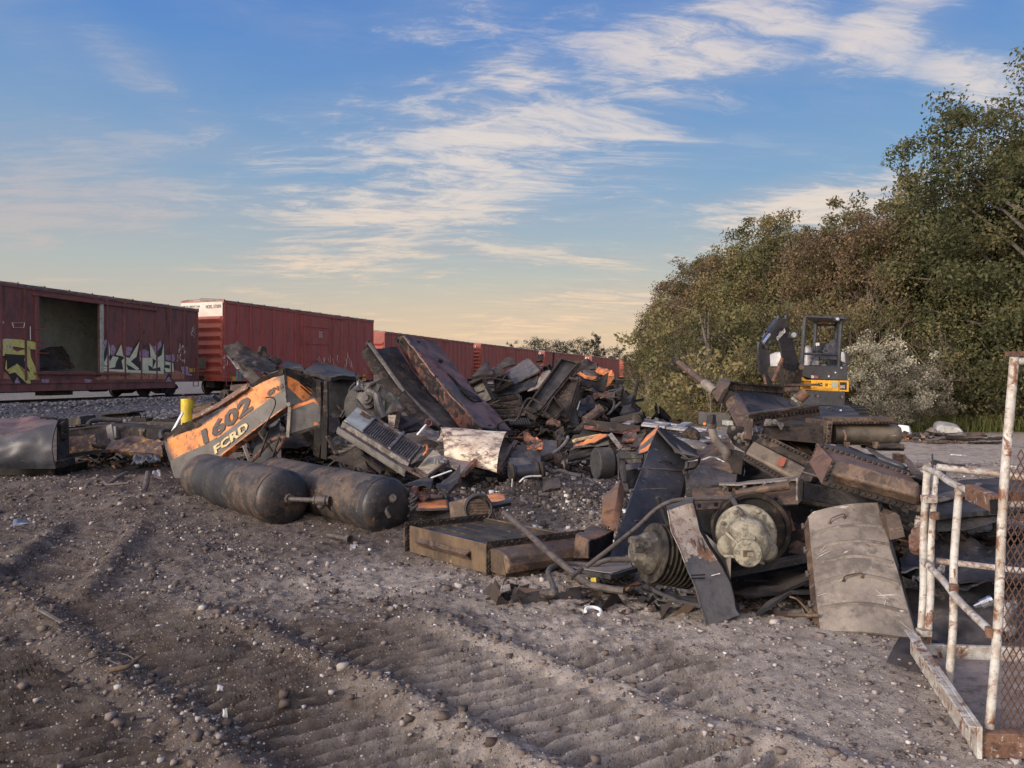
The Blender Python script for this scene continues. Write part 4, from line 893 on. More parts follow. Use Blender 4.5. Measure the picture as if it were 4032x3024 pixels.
# bare branching shrubs
def bare(seed, h):
    rnd = random.Random(seed); mb = MB()
    def br(p, d, L, r, n):
        if n == 0 or r < .004: return
        pts = [p]; q = p.copy()
        for k in range(3):
            d = (d + Vector((rnd.gauss(0, .16), rnd.gauss(0, .16), rnd.gauss(.03, .12)))).normalized(); q = q + d*L/3; pts.append(q.copy())
        mb.tube(pts, [r, r*.9, r*.75, r*.6], 5)
        for k in range(rnd.choice((2, 3))): br(pts[rnd.choice((2, 3, 3))], (d + Vector((rnd.gauss(0, .55), rnd.gauss(0, .55), rnd.gauss(.1, .35)))).normalized(), L*rnd.uniform(.55, .85), r*.6, n-1)
    for k in range(4): br(Vector((rnd.uniform(-.3, .3), rnd.uniform(-.3, .3), -.1)), Vector((rnd.gauss(0, .4), rnd.gauss(0, .3), 1)).normalized(), h*.38, .032, 5)
    o = mb.build('bare_shrub', TWIG, None, org=(0, 0, 0)); me = o.data; bpy.data.objects.remove(o); return me
BARE = [bare(s_, 5) for s_ in (1, 2, 3)]
bl = ['bare pale branches left of the excavator arm', 'bare twiggy shrub above the seat back', 'bare dead branches between canopy and dark oak', 'bare branches over the golden bush', 'leafless shrub above the white tank', 'bare branches highest over the excavator canopy', 'leafless stems at the meadow edge', 'low bare brush behind the trailer board', 'bare grey branches right of the flowering shrub', 'bare twigs poking from the top of the wood']
for i, (px, Y, sc, dz) in enumerate(((2960, 24.5, .55, 0), (3390, 24.5, .95, 0), (3560, 24.5, .85, 0), (2760, 26, .7, 0), (3700, 22.3, .6, 0), (3260, 27, 1.05, 0), (2600, 30, .5, 0), (2830, 22, .4, 0))):
    x = at(px, Y); o = bpy.data.objects.new('bare_shrub', BARE[i % 3]); COL.objects.link(o); o.location = (x, Y, ghs(x, Y)+dz); o.scale = (sc,)*3; o.rotation_euler = (0, 0, i*1.3); tag(o, bl[i], 'shrub')
# grass
def grass():
    rs = np.random.RandomState(8)
    n = 30000; y = np.concatenate([rs.uniform(21, 27, n//2), rs.uniform(24, 60, n//2)]); x = np.concatenate([rs.uniform(10.5, 20, n//2), rs.uniform(4.5, 13, n//2)])
    k = (gr_mask(x, y) > .4) & (x/y < .78); x, y = x[k], y[k]; n = len(x)
    h = rs.uniform(.15, .55, n)*(1 + .3*vn(x, y, 5)); a = rs.uniform(0, 3.14, n); w_ = .012 + y*.0006
    z = gh(x, y); dx, dy = np.cos(a)*w_, np.sin(a)*w_; lx, ly = rs.normal(0, .12, n), rs.normal(0, .12, n)
    V = np.stack([np.stack([x-dx, y-dy, z-.05], -1), np.stack([x+dx, y+dy, z-.05], -1), np.stack([x+lx, y+ly, z+h], -1)], 1).reshape(-1, 3)
    m = leaf_mat('grass_blades', [(0, (.035,.055,.015)), (.5, (.09,.115,.03)), (.8, (.17,.16,.06)), (1, (.30,.25,.13))])
    o = bpy.data.objects.new('grass', np_mesh('grass', V, np.arange(n*3).reshape(-1, 3), m)); COL.objects.link(o); tag(o, 'tall green and straw coloured grass along the edge of the wood', 'grass', kind='stuff')
def gr_mask(x, y):
    n = fbm(x*.5, y*.5, 71, 4); g_ = sst(x + n*2.0, 4.8, 6.2)*sst(y+n*2, 22.5, 24.5); return np.maximum(g_, sst(x - 8.6 + n, 0, 1.5)*sst(y, 20, 22))
grass()
# reddish dead brush, low
rs_ = np.random.RandomState(3)
for px, Y, lb in ((2720, 23.5, 'low reddish dead brush beyond the grey strips'), (2650, 27, 'low brown brush on the meadow edge')):
    x = at(px, Y); c = rs_.uniform(-1, 1, (26, 3))*np.array([1.5, .6, .35]) + np.array([0, 0, .35]); V, Fa = leaves(rs_, c, np.full(26, .4), 60, .16, .12)
    o = bpy.data.objects.new('dry_brush', np_mesh('dry_brush', V, Fa, LF['rust'])); COL.objects.link(o); o.location = (x, Y, ghs(x, Y)); tag(o, lb, 'brush')
# ================================================================ LEFT AND MIDDLE SCRAP
ZA = lambda x, y, Y: P(1300 + x/2.765, 1200 + y/2.765, Y)       # enlarged views of the photograph used for measuring
ZB = lambda x, y, Y: P(600 + x/2.212, 1100 + y/2.212, Y)
ZC = lambda x, y, Y: P(x/2.212, 1500 + y/2.212, Y)
ZD = lambda x, y, Y: P(1200 + x/2.765, 1600 + y/2.765, Y)
ZE = lambda x, y, Y: P(1800 + x/2.765, 1250 + y/2.765, Y)
ZF = lambda x, y, Y: P(1900 + x/2.765, 1600 + y/2.765, Y)
ZG = lambda x, y, Y: P(1600 + x/2.458, 1900 + y/2.458, Y)
ZH = lambda x, y, Y: P(1250 + x/4.148, 1450 + y/4.148, Y)
def one(mb, name, mats, label, cat, group=None, bevel=0, smooth=True, org=None):
    return tag(mb.build(name, mats, None, smooth, bevel, org), label, cat, group)
def root_of(name, p, label, cat, group=None):
    p = Vector(p); return thing(name, (p.x, p.y, max(0, p.z)), label, cat, group)

# ---- two air reservoirs
def reservoir(a, b, r, label, seed, fit):
    a = Vector(a); b = Vector(b); ax = (b-a).normalized(); L = (b-a).length
    t = thing('air_tank', (a+b)/2 - Vector((0, 0, r)), label, 'tank')
    mb = MB(); n = 60; prof = [(L*i/n, r*(1 + .006*math.sin(i*1.7) + .008*noise.noise(Vector((i*.4, seed, 0))))) for i in range(1, n)]
    for k in (.11, .60, .93):            # weld beads
        i = int(k*n); prof[i] = (prof[i][0], r*1.022)
    mb.lathe(a, ax, [(0.02, r)] + prof[1:-1] + [(L-.01, r)], 40)
    bands = ((0, .16, 0), (.16, .62, 1), (.62, 1, 0)) if seed == 1 else ((0, .34, 0), (.34, .52, 1), (.52, .93, 0), (.93, 1, 1))
    for k, f_ in enumerate(mb.f):
        if len(f_) > 4: continue
        c_ = sum((mb.v[i] for i in f_), Vector())/4; t_ = (c_-a).dot(ax)/L + .10*noise.noise(c_*3.1 + Vector((seed*3, 0, 0))) + .05*noise.noise(c_*9)
        mb.mi[k] = next((m_ for q0, q1, m_ in bands if q0 <= t_ < q1), 0)
    # small dents
    for i, p in enumerate(mb.v): mb.v[i] = p + (p - a - ax*((p-a).dot(ax))).normalized()*(.010*noise.noise(p*3 + Vector((seed, 0, 0))) - .022*max(0, noise.noise(p*2.1 + Vector((seed*5, 0, 3)))-.35)) if True else p*noise.noise(p*3 + Vector((seed, 0, 0)))
    mb.build('shell', [TANK, BLK], t)
    for c, d, m_ in ((b, ax, CAP), (a, -ax, TANK)):
        mb = MB(); mb.lathe(c - d*.02, d, [(.0, r*.995), (.025, r*.985), (.05, r*.94), (.075, r*.84), (.095, r*.66), (.108, r*.42), (.112, r*.1)], 40); mb.build('domed_head', m_, t)
    fit(t, b, ax, r); return t
def fit1(t, b, ax, r):
    c = b + ax*.09
    mb = MB(); e = ZB(1890-0, 0, 1) if False else None
    p1 = c + Vector((.02, 0, 0)); d = Vector((1, -.10, -.02)).normalized()
    mb.tube([p1 - ax*.03, p1 + ax*.04, p1 + ax*.06 + d*.06, p1 + ax*.06 + d*.26], .026, 12)
    for k in (.0, .3): mb.lathe(p1 + ax*.06 + d*(.24+k*.5), d, [(0, .05), (.02, .05)], 8)
    mb.lathe(p1 + ax*.06 + d*.26, d, [(0, .04), (.02, .055), (.11, .055), (.13, .04)], 14); mb.lathe(p1 + ax*.06 + d*.32, (0, 0, -1), [(0, .045), (.07, .04), (.09, .02)], 12)
    mb.lathe(p1 - ax*.02, ax, [(0, .055), (.05, .05)], 8); mb.build('drain_valve', HOSE, t)
def fit2(t, b, ax, r):
    c = b + ax*.06; mb = MB()
    mb.lathe(c + Vector((.02, 0, .08)), ax + Vector((-.5, 0, .2)), [(0, .045), (.03, .045), (.03, .032), (.07, .032), (.07, .036), (.09, .036)], 16)
    mb.tube([c + Vector((.0, 0, .04)), c + Vector((-.03, -.06, -.02)), c + Vector((.01, -.07, -.10))], .022, 10, smooth=True); mb.build('pipe_nipple', HOSE, t)
    mb = MB()
    for k in range(6):
        p = c + Vector((.20+.02*math.sin(k*2), .02, .13 - .025*k)); mb.tube([p, p + Vector((.05, -.02, -.02)), p + Vector((.02, -.04, -.04))], .014, 6, smooth=True)
    mb.build('bracket', RUB, t)
T1a, T1b = Vector((-4.03, 9.62, .28)), Vector((-2.44, 7.85, .30))
reservoir(T1a, T1b, .30, 'scorched steel air tank lying left, under the orange 1602 panel', 1, fit1)
reservoir((-2.95, 9.2, .29), (-1.28, 7.5, .275), .29, 'scorched steel air tank lying right, with its black domed end facing the radiator', 2, fit2)

# ---- the locomotive cab side with its number
def yv(px, Y): return Y
CB = thing('cab_side_panel', P(900, 1850, 10.4), 'torn orange and grey locomotive cab side lettered 1602 FCRD', 'cab panel')
yl = lambda px: 10.85 - (px-640)/490*.75
def PP(px, py, d=0): return P(px, py, yl(px)+d)
mb = MB()
S = mb.sheet([PP(690, 1905), PP(871, 1803), PP(1005, 1702), PP(1131, 1606)], [PP(640, 1733), PP(700, 1700), PP(794, 1672), PP(858, 1626), PP(971, 1532), PP(1020, 1500), PP(1060, 1470), PP(1121, 1447)], 48, 26, .012, .012, 1.6, 7, jag=.012, bulge=(.02, 0),
             matf=lambda u, v: 0 if v > .46 - .02*u + .05*(1-u) else (1 if v > .09 else 0))
pan = mb.build('side_sheet', [ORG_P, GRYP], CB)
mb = MB(); put_text(mb, '1602', lambda a, b: S(.305+.43*a, .50+.37*b-.02*a, .014), .045); mb.build('number', LETD, pan, smooth=False)
mb = MB(); put_text(mb, 'FCRD', lambda a, b: S(.375+.30*a, .145+.20*b, .014), .04); mb.build('lettering', LETC, pan, smooth=False)
mb = MB(); put_text(mb, 'GP16', lambda a, b: S(.86+.125*a, .53+.115*b, .014), .03); mb.build('lettering', LETD, pan, smooth=False)
mb = MB(); mb.sheet([PP(756, 1652, -.10), PP(858, 1602, -.10), PP(975, 1528, -.10)], [PP(758, 1636, .02), PP(860, 1584, .02), PP(972, 1510, .02)], 16, 3, .01, .008, 3, 2); mb.sheet([PP(756, 1668, -.02), PP(858, 1614, -.02), PP(975, 1542, -.02)], [PP(756, 1652, -.10), PP(858, 1602, -.10), PP(975, 1528, -.10)], 16, 2, .01, .008, 3, 2); mb.build('drip_rail', [RSTW], CB)
mb = MB(); mb.sheet([PP(880, 1812, .02), PP(1010, 1712, .02), PP(1134, 1622, .02)], [PP(876, 1790, -.06), PP(1005, 1692, -.06), PP(1131, 1600, -.06)], 14, 3, .012, .006, 3, 3); mb.build('bottom_flange', ORG_D, CB)
mb = MB()   # scorched torn skin along the top and the left tip
mb.sheet([PP(641, 1748, -.02), PP(700, 1712, -.02), PP(760, 1690, -.02), PP(792, 1680, -.02)], [PP(636, 1728, -.03), PP(690, 1680, -.05), PP(740, 1658, -.05), PP(795, 1664, -.03)], 14, 5, .012, .02, 6, 5, jag=.12)
mb.build('torn_edge', CHBR, CB); mb = MB()
mb.sheet([PP(985, 1530, -.02), PP(1040, 1500, -.02), PP(1118, 1472, -.02)], [PP(988, 1512, -.03), PP(1040, 1478, -.06), PP(1090, 1462, -.06), PP(1119, 1442, -.03)], 14, 5, .012, .02, 6, 6, jag=.12)
mb.build('torn_edge', CHBR, CB)
# the front corner sheet turning back to the right
yr = lambda px: 10.10 + (px-1121)/170*.35
Q = lambda px, py, d=0: P(px, py, yr(px)+d)
mb = MB()
def mfr(u, v):
    if v > .80: return 2
    if u > .84: return 2
    if v > .52 + .0*u and u < .62: return 0
    if v > .36 and u < .35 - (v-.36)*.2: return 1
    return 1 if v > .2 or u < .3 else 2
S2_ = mb.sheet([Q(1131, 1600), Q(1180, 1700), Q(1240, 1790), Q(1288, 1815)], [Q(1121, 1447), Q(1161, 1455), Q(1225, 1480), Q(1262, 1505), Q(1287, 1502)], 30, 26, .012, .02, 2.5, 12, jag=.02, matf=mfr)
crn = mb.build('corner_sheet', [ORG_P, GRYP, CHBR], CB)
mb = MB()
for k in range(4): mb.add([S2_(.30+.02*k, .93-.055*k, .012), S2_(.62, .90-.055*k, .012), S2_(.63, .88-.055*k, .012), S2_(.30+.02*k, .905-.055*k, .012)], [(0,1,2,3)])
mb.build('vent_slot', SOOT_SHADE, crn, smooth=False)
mb = MB(); mb.prism([P(1276, 1500, 10.3), P(1289, 1502, 10.3), P(1290, 1640, 10.25), P(1286, 1812, 10.2), P(1262, 1806, 10.2), P(1268, 1650, 10.25)], (0, .08, 0)); mb.prism([P(1244, 1495, 10.33), P(1262, 1502, 10.33), P(1270, 1700, 10.28), P(1255, 1805, 10.25), P(1232, 1790, 10.25)], (.02, .10, 0)); mb.build('corner_post', CHBR, CB, bevel=.006)
# hanging flap
fl_ = lambda px, py: P(px, py, 9.72 + (px-1147)*.0003)
mb = MB()
S3 = mb.sheet([fl_(1127, 1726), fl_(1165, 1712), fl_(1210, 1700), fl_(1259, 1684)], [fl_(1146, 1594), fl_(1190, 1579), fl_(1237, 1561), fl_(1262, 1590)], 20, 20, .012, .012, 3, 3, jag=.02,
              matf=lambda u, v: 0 if v > .83 or (u > .78 and .16 < v < .26) else (1 if v > .09 else 2))
mb.build('hanging_flap', [ORG_P, GRYP, CHBR], CB)
mb = MB(); mb.bar(P(1133, 1722, 9.70), P(1143, 1590, 9.70), .045, .04, (0, 1, 0)); mb.lathe(P(1140, 1592, 9.68), (0, -1, 0), [(0, .03), (.05, .03)], 10); mb.build('flap_hinge', TAN, CB, bevel=.004)
# ---- debris right under the panel and between the tanks
def bits(rows, group=None):
    for r in rows:
        kind, name, mat, label, cat = r[:5]; a = r[5:]; mb = MB()
        if kind == 's': mb.sheet(a[0], a[1], a[2][0] if len(a) > 2 else 10, a[2][1] if len(a) > 2 else 7, t=a[2][2] if len(a) > 2 else .012, amp=a[2][3] if len(a) > 2 else .03, fs=a[2][4] if len(a) > 2 else 2.5, seed=len(label), jag=a[2][5] if len(a) > 2 else .07, fold=a[2][6] if len(a) > 2 and len(a[2]) > 6 else .05)
        elif kind == 'b': 
            for q in a[0]: mb.bar(q[0], q[1], q[2], q[3], q[4] if len(q) > 4 else (0, 0, 1))
        elif kind == 'p':
            for q in a[0]: mb.tube(q[0], q[1], 10, smooth=len(q[0]) > 2)
        elif kind == 'x':
            for q in a[0]: mb.prism(q[0], q[1])
        one(mb, name, mat, label, cat, bevel=.006 if kind in 'bx' else 0)
bits([
 ('s', 'scrap_sheet', BLK, 'charred black sheet standing under the orange panel between the tanks', 'scrap sheet', [P(990,1830,10.3), P(1110,1850,10.1)], [P(1000,1735,10.5), P(1100,1650,10.5)]),
 ('b', 'bent_brace', TAN, 'short tan brace leaning under the lower edge of the 1602 panel', 'brace', [(P(960,1755,10.1), P(988,1830,9.9), .05, .02)]),
 ('b', 'dark_brace', CHBR, 'crossed dark braces under the orange panel', 'brace', [(P(1020,1700,10.2), P(1090,1810,9.9), .04, .03), (P(1055,1700,10.0), P(1020,1800,10.0), .04, .02), (P(1100,1720,10.0), P(1070,1800,9.9), .03, .02)]),
 ('s', 'scrap_sheet', CHBR, 'brown sheet fin behind the far end of the right tank', 'scrap sheet', [ZD(230,580,9.6), ZD(700,700,9.2)], [ZD(560,430,9.9), ZD(600,450,9.7)]),
 ('s', 'scrap_sheet', BRN, 'dark triangular plate right of the brown fin behind the tank', 'scrap sheet', [ZD(620,700,9.6), ZD(930,745,9.3)], [ZD(610,520,10), ZD(850,560,9.9)]),
 ('b', 'angle_iron', CHBR, 'dark angle iron sloping behind the right tank', 'angle iron', [(ZD(620,540,9.5), ZD(850,720,9.2), .07, .05)]),
 ('b', 'leaning_bar', CHBR, 'flat black bar leaning beside the cab corner post', 'bar', [(ZD(245,320,9.8), ZD(350,530,9.6), .06, .03), (ZD(300,580,9.7), ZD(420,520,9.8), .05, .03)]),
 ('b', 'wood_strips', WOOD, 'bundle of light weathered strips behind the cab corner post', 'wood strips', [(ZD(230,440,10.6), ZD(600,430,10.4), .10, .05), (ZD(230,470,10.5), ZD(610,470,10.3), .08, .05), (ZD(250,500,10.4), ZD(500,490,10.2), .09, .04)]),
 ('s', 'scrap_sheet', GREY, 'crumpled pinkish sheet wedged above the wood strips', 'scrap sheet', [ZD(280,400,10.8), ZD(520,430,10.6)], [ZD(300,330,11), ZD(450,300,11)], (12,8,.01,.09,5,.08)),
 ('b', 'vertical_strut', LOUV, 'pair of grey uprights under the louvred door', 'strut', [(ZD(700,480,9.8), ZD(690,560,9.8), .05, .03), (ZD(745,480,9.8), ZD(735,610,9.7), .05, .03)]),
 ('s', 'scrap_sheet', BLK, 'black curved tray edge beside the end of the right tank', 'scrap sheet', [ZD(1070,830,8.1), ZD(1380,900,7.9)], [ZD(1130,800,8.4), ZD(1400,790,8.2)], (12,5,.015,.05,3,.05)),
 ('s', 'scrap_sheet', BLK, 'black upturned fin right of the cream door', 'scrap sheet', [ZD(1420,860,7.9), ZD(1560,940,7.8), ZD(1700,800,8.0)], [ZD(1460,840,8.2), ZD(1640,700,8.3), ZD(1690,625,8.3)], (12,7,.015,.03,3,.03)),
 ('b', 'rusty_bar', ORG_D, 'scorched orange strip under the black upturned fin', 'bar', [(ZD(1555,945,7.85), ZD(1700,800,8.05), .03, .04)]),
 ('b', 'white_rod', WHT, 'thin white bar below the latch of the cream door', 'bar', [(ZD(1375,780,8.35), ZD(1600,700,8.5), .03, .015)]),
 ('b', 'trailing_strap', BRN, 'rusty strap trailing from the louvred door to the right tank', 'strap', [(ZD(1100,680,8.9), ZD(1290,780,8.5), .05, .02), (ZD(980,620,9.1), ZD(1180,700,8.8), .06, .03)]),
 ('s', 'scrap_sheet', ORG_D, 'crumpled orange scrap lying beside the right tank end', 'scrap sheet', [ZD(1130,1010,7.6), ZD(1420,1000,7.9)], [ZD(1130,890,7.9), ZD(1190,870,8.0), ZD(1400,965,8.1)], (16,8,.012,.08,5,.06,.08)),
 ('s', 'scrap_sheet', ORG_P, 'flat faded orange panel on the ground behind the bearing block', 'scrap sheet', [ZD(1210,1120,7.3), ZD(1560,1110,7.3)], [ZD(1200,1035,7.9), ZD(1560,1010,8.1)], (12,8,.02,.012,2,.01,0)),
 ('s', 'dark_strip', BLK, 'black strip edging the faded orange panel on the ground', 'strip', [ZD(1150,1030,7.9), ZD(1560,1000,8.2)], [ZD(1150,1000,8.0), ZD(1560,975,8.3)], (12,3,.02,.03,4,.02)),
 ('p', 'lifting_shackle', RUB, 'small bent shackle lying on the scorched orange sheet', 'shackle', [([ZD(1460,985,7.6), ZD(1470,945,7.6), ZD(1520,950,7.6), ZD(1540,1000,7.6)], .012), ([ZD(1370,990,7.6), ZD(1500,985,7.6)], .02)]),
])
# second orange piece right of the bearing block
mb = MB(); mb.sheet([ZD(2030,1050,7.45), ZD(2195,1030,7.6)], [ZD(1955,955,8.2), ZD(2090,935,8.3), ZD(2180,960,8.2)], 12, 8, .03, .015, 2, 4); one(mb, 'scrap_sheet', ORG_P, 'orange locker lid lying right of the bearing block', 'scrap sheet')
mb = MB(); mb.sheet([ZD(2030,1090,7.35), ZD(2250,1050,7.5)], [ZD(2030,1055,7.4), ZD(2240,1000,7.8)], 8, 3, .04, .01, 2, 4); one(mb, 'lid_rim', BLK, 'black rim under the orange locker lid', 'rim')
# bearing block with a round bore
BB = root_of('bearing_block', ZD(1800, 1230, 7.05), 'dark rusty cast block with a round ribbed bore, behind the radiator', 'bearing block')
mb = MB(); f0 = 7.05; mb.box8([ZD(1585,1230,f0+.08), ZD(2065,1225,f0-.05), ZD(1945,960,f0-.0), ZD(1560,1050,f0+.12), ZD(1600,1225,f0+.40), ZD(2075,1215,f0+.30), ZD(1990,965,f0+.30), ZD(1700,1005,f0+.40)]); mb.build('block', BRN, BB, bevel=.012)
mb = MB(); c = ZD(1880, 1120, f0-.03); ax = Vector((.12, -1, .06)); mb.lathe(c + Vector((0, .1, 0)), ax, [(0, .06), (.0, .135), (.12, .135), (.14, .125), (.12, .115), (.12, .108), (.07, .104), (.07, .10), (.0, .095)], 36); mb.build('bore_ring', RUB, BB)
mb = MB()
for k in range(6): z = -.07+k*.028; mb.bar(c + Vector((-.075, -.03, z)), c + Vector((.075, -.03, z+.004)), .01, .008)
mb.lathe(c + Vector((0, -.005, 0)), ax, [(0, .10), (.006, .10)], 30); mb.build('grille', BRN, BB)
# ---- louvred door
LD = root_of('louvred_door', ZH(1000, 1400, 9.3), 'grey louvred engine hood door lying tilted, pale panel at its left end', 'hood door')
def LP(u, v, d=0):      # u along the door 0..1, v across 0..1 (0 = lower edge)
    A, B, C_, D = ZH(418, 880, 9.7), ZH(1480, 1545, 9.1), ZH(1690, 1300, 9.9), ZH(640, 660, 10.5)
    n_ = (B-A).cross(D-A).normalized(); n_ = n_ if n_.dot(CAMP-A) > 0 else -n_
    return (A.lerp(B, u)).lerp(D.lerp(C_, u), v) + n_*d
def lbox(mb, u0, u1, v0, v1, d0, d1): return mb.box8([LP(u0, v0, d1), LP(u1, v0, d1), LP(u1, v1, d1), LP(u0, v1, d1), LP(u0, v0, d0), LP(u1, v0, d0), LP(u1, v1, d0), LP(u0, v1, d0)])
mb = MB(); lbox(mb, 0, 1, 0, 1, -.03, 0)
for a, b in ((.30, .68), (.73, .98)):
    n = int((b-a)*31)
    for k in range(n):
        u = a+.01+(b-a-.02)*(k+.5)/n; w_ = (b-a)/n
        mb.add([LP(u-w_*.36, .14, .004), LP(u+w_*.30, .14, .028), LP(u+w_*.30, .88, .028), LP(u-w_*.36, .88, .004), LP(u+w_*.34, .14, .0), LP(u+w_*.34, .88, .0)], [(0,1,2,3), (1,4,5,2), (0,4,1), (3,2,5)])
ldp = mb.build('louvre_panel', LOUV, LD, smooth=False)
mb = MB(); lbox(mb, .0, .29, .04, .96, .001, .02); mb.build('pale_panel', PALE, ldp, bevel=.004)
mb = MB(); lbox(mb, 0, 1.0, .97, 1.05, -.03, .035); lbox(mb, 0, 1.02, -.09, -.02, -.06, .03); lbox(mb, .285, .305, 0, 1.06, 0, .04); lbox(mb, .69, .73, -.02, 1.12, .0, .05); lbox(mb, .985, 1.01, 0, 1, 0, .05); mb.build('door_frame', LOUV, LD, bevel=.004)
mb = MB(); lbox(mb, -.02, 1.03, -.24, -.16, -.10, -.03); lbox(mb, -.02, 1.03, -.16, -.09, -.14, -.10); mb.build('lower_channel', GREY, LD, bevel=.004)
mb = MB(); 
for k in range(5): mb.sheet([LP(.10+.02*k, .72, .02), LP(.18+.02*k, .80, .02)], [LP(.10+.02*k, .85, .05), LP(.17+.02*k, .9, .03)], 4, 3, .005, .02, 9, k)
mb.build('torn_latch', RST, LD)
mb = MB(); mb.tube([ZH(1730,1430,8.9), ZH(1790,1340,8.9), ZH(1785,1260,8.9), ZH(1720,1280,8.9)], .018, 8, smooth=True); one(mb, 'orange_hook', ORG_D, 'small orange hooked rod at the right end of the louvred door', 'hook')
mb = MB(); mb.sheet([ZH(1520,1560,8.9), ZH(1650,1480,8.9)], [ZH(1640,1420,9.2), ZH(1880,1290,9.2)], 8, 4, .015, .01, 3, 5); one(mb, 'end_strip', GREY, 'grey end strip folded off the louvred door', 'strip')
# cream door and its neighbour
CD = root_of('cream_door', ZD(1350, 760, 8.6), 'stained cream steel door with a latch, lying below the louvred door', 'door')
mb = MB(); mb.sheet([ZD(1205,690,8.9), ZD(1330,770,8.45)], [ZD(1400,470,9.6), ZD(1560,590,9.1)], 14, 12, .025, .008, 2, 3); cdm = mb.build('door_skin', worn('stained_cream_door', K(.42,.38,.27), K(.30,.26,.19), K(.13,.10,.08), .65, 0, 3, dcov=.4, bump=.15, spot=K(.14,.09,.06), spotcov=.26), CD)
mb = MB(); mb.cbox(ZD(1450,585,9.0), .10, .05, .07, rz=.4); mb.cbox(ZD(1490,605,8.92), .12, .04, .05, rz=.4); mb.tube([ZD(1470,600,8.9), ZD(1520,610,8.9)], .015, 8); mb.build('latch', ALU, CD, bevel=.004)
mb = MB(); mb.bar(ZD(1325,775,8.42), ZD(1560,600,9.05), .03, .04); mb.bar(ZD(1200,680,8.9), ZD(1330,775,8.42), .03, .04); mb.build('door_edge', BRN, CD)
mb = MB(); mb.sheet([ZD(1540,600,9.1), ZD(1730,740,8.5)], [ZD(1420,455,9.9), ZD(1600,465,10.0), ZD(1850,560,9.3)], 12, 12, .02, .012, 2, 9); tp_ = one(mb, 'tan_panel', worn('tan_scorched_panel', K(.24,.18,.145), K(.19,.15,.13), K(.09,.07,.065), .7, 0, 2.5, bump=.2), 'tan flat panel with an orange rim, right of the cream door', 'panel')
mb = MB(); mb.bar(ZD(1725,745,8.45), ZD(1870,585,9.2), .05, .06); mb.build('orange_rim', ORG_D, tp_, bevel=.004)
mb = MB(); mb.bar(ZD(1590,465,9.8), ZD(1800,490,9.7), .06, .02); mb.bar(ZD(1600,470,9.7), ZD(1830,600,9.2), .05, .02); one(mb, 'pale_strip', LOUV, 'pale metal strips lying across the tan panel', 'strip')
# white peeled curved sheet
PS = root_of('peeled_sheet', ZD(2000, 700, 9.2), 'curved sheet with peeling cream paint between the slab and the rubble', 'curved sheet')
def curved(mb, a0, a1, b0, b1, h, n, m_, t, seed, mat=None):   # half tube between two chords
    vs = []; 
    bot = []; rows = []
    for j in range(m_+1):
        v = j/m_; A = a0.lerp(a1, v); B = b0.lerp(b1, v); row = []
        for i in range(n+1):
            u = i/n; an = math.pi*u; p = A.lerp(B, (1-math.cos(an))/2) + Vector((0, -.25, .9))*h*math.sin(an)
            p += Vector((0, 0, 1))*noise.noise(p*3 + Vector((seed, 0, 0)))*.02 + Vector((0, -1, 0))*noise.noise(p*9)*.008; row.append(p)
        rows.append(row)
    W = n+1; vs = [p for r in rows for p in r]; N = len(vs); vs += [p + Vector((0, .3, -1)).normalized()*t for p in vs]; fs = []
    for j in range(m_):
        for i in range(n): q = (j*W+i, j*W+i+1, (j+1)*W+i+1, (j+1)*W+i); fs += [q, tuple(x+N for x in reversed(q))]
    for i in range(n): fs += [(i+1, i, i+N, i+1+N), (m_*W+i, m_*W+i+1, m_*W+i+1+N, m_*W+i+N)]
    for j in range(m_): fs += [(j*W, (j+1)*W, (j+1)*W+N, j*W+N), ((j+1)*W+n, j*W+n, j*W+n+N, (j+1)*W+n+N)]
    mb.add(vs, fs, 0, [(.5, .5)]*len(vs))
mb = MB(); curved(mb, ZD(1520,560,9.4), ZD(2090,715,8.9), ZD(1480,300,10.2), ZD(2215,340,10.2), .22, 16, 18, .012, 3); mb.build('skin', CRM, PS)
mb = MB(); mb.bar(ZD(2100,710,8.95), ZD(2250,440,9.6), .05, .05); mb.bar(ZD(2120,700,9.0), ZD(2300,380,9.9), .06, .03); mb.build('rib', BRN, PS)
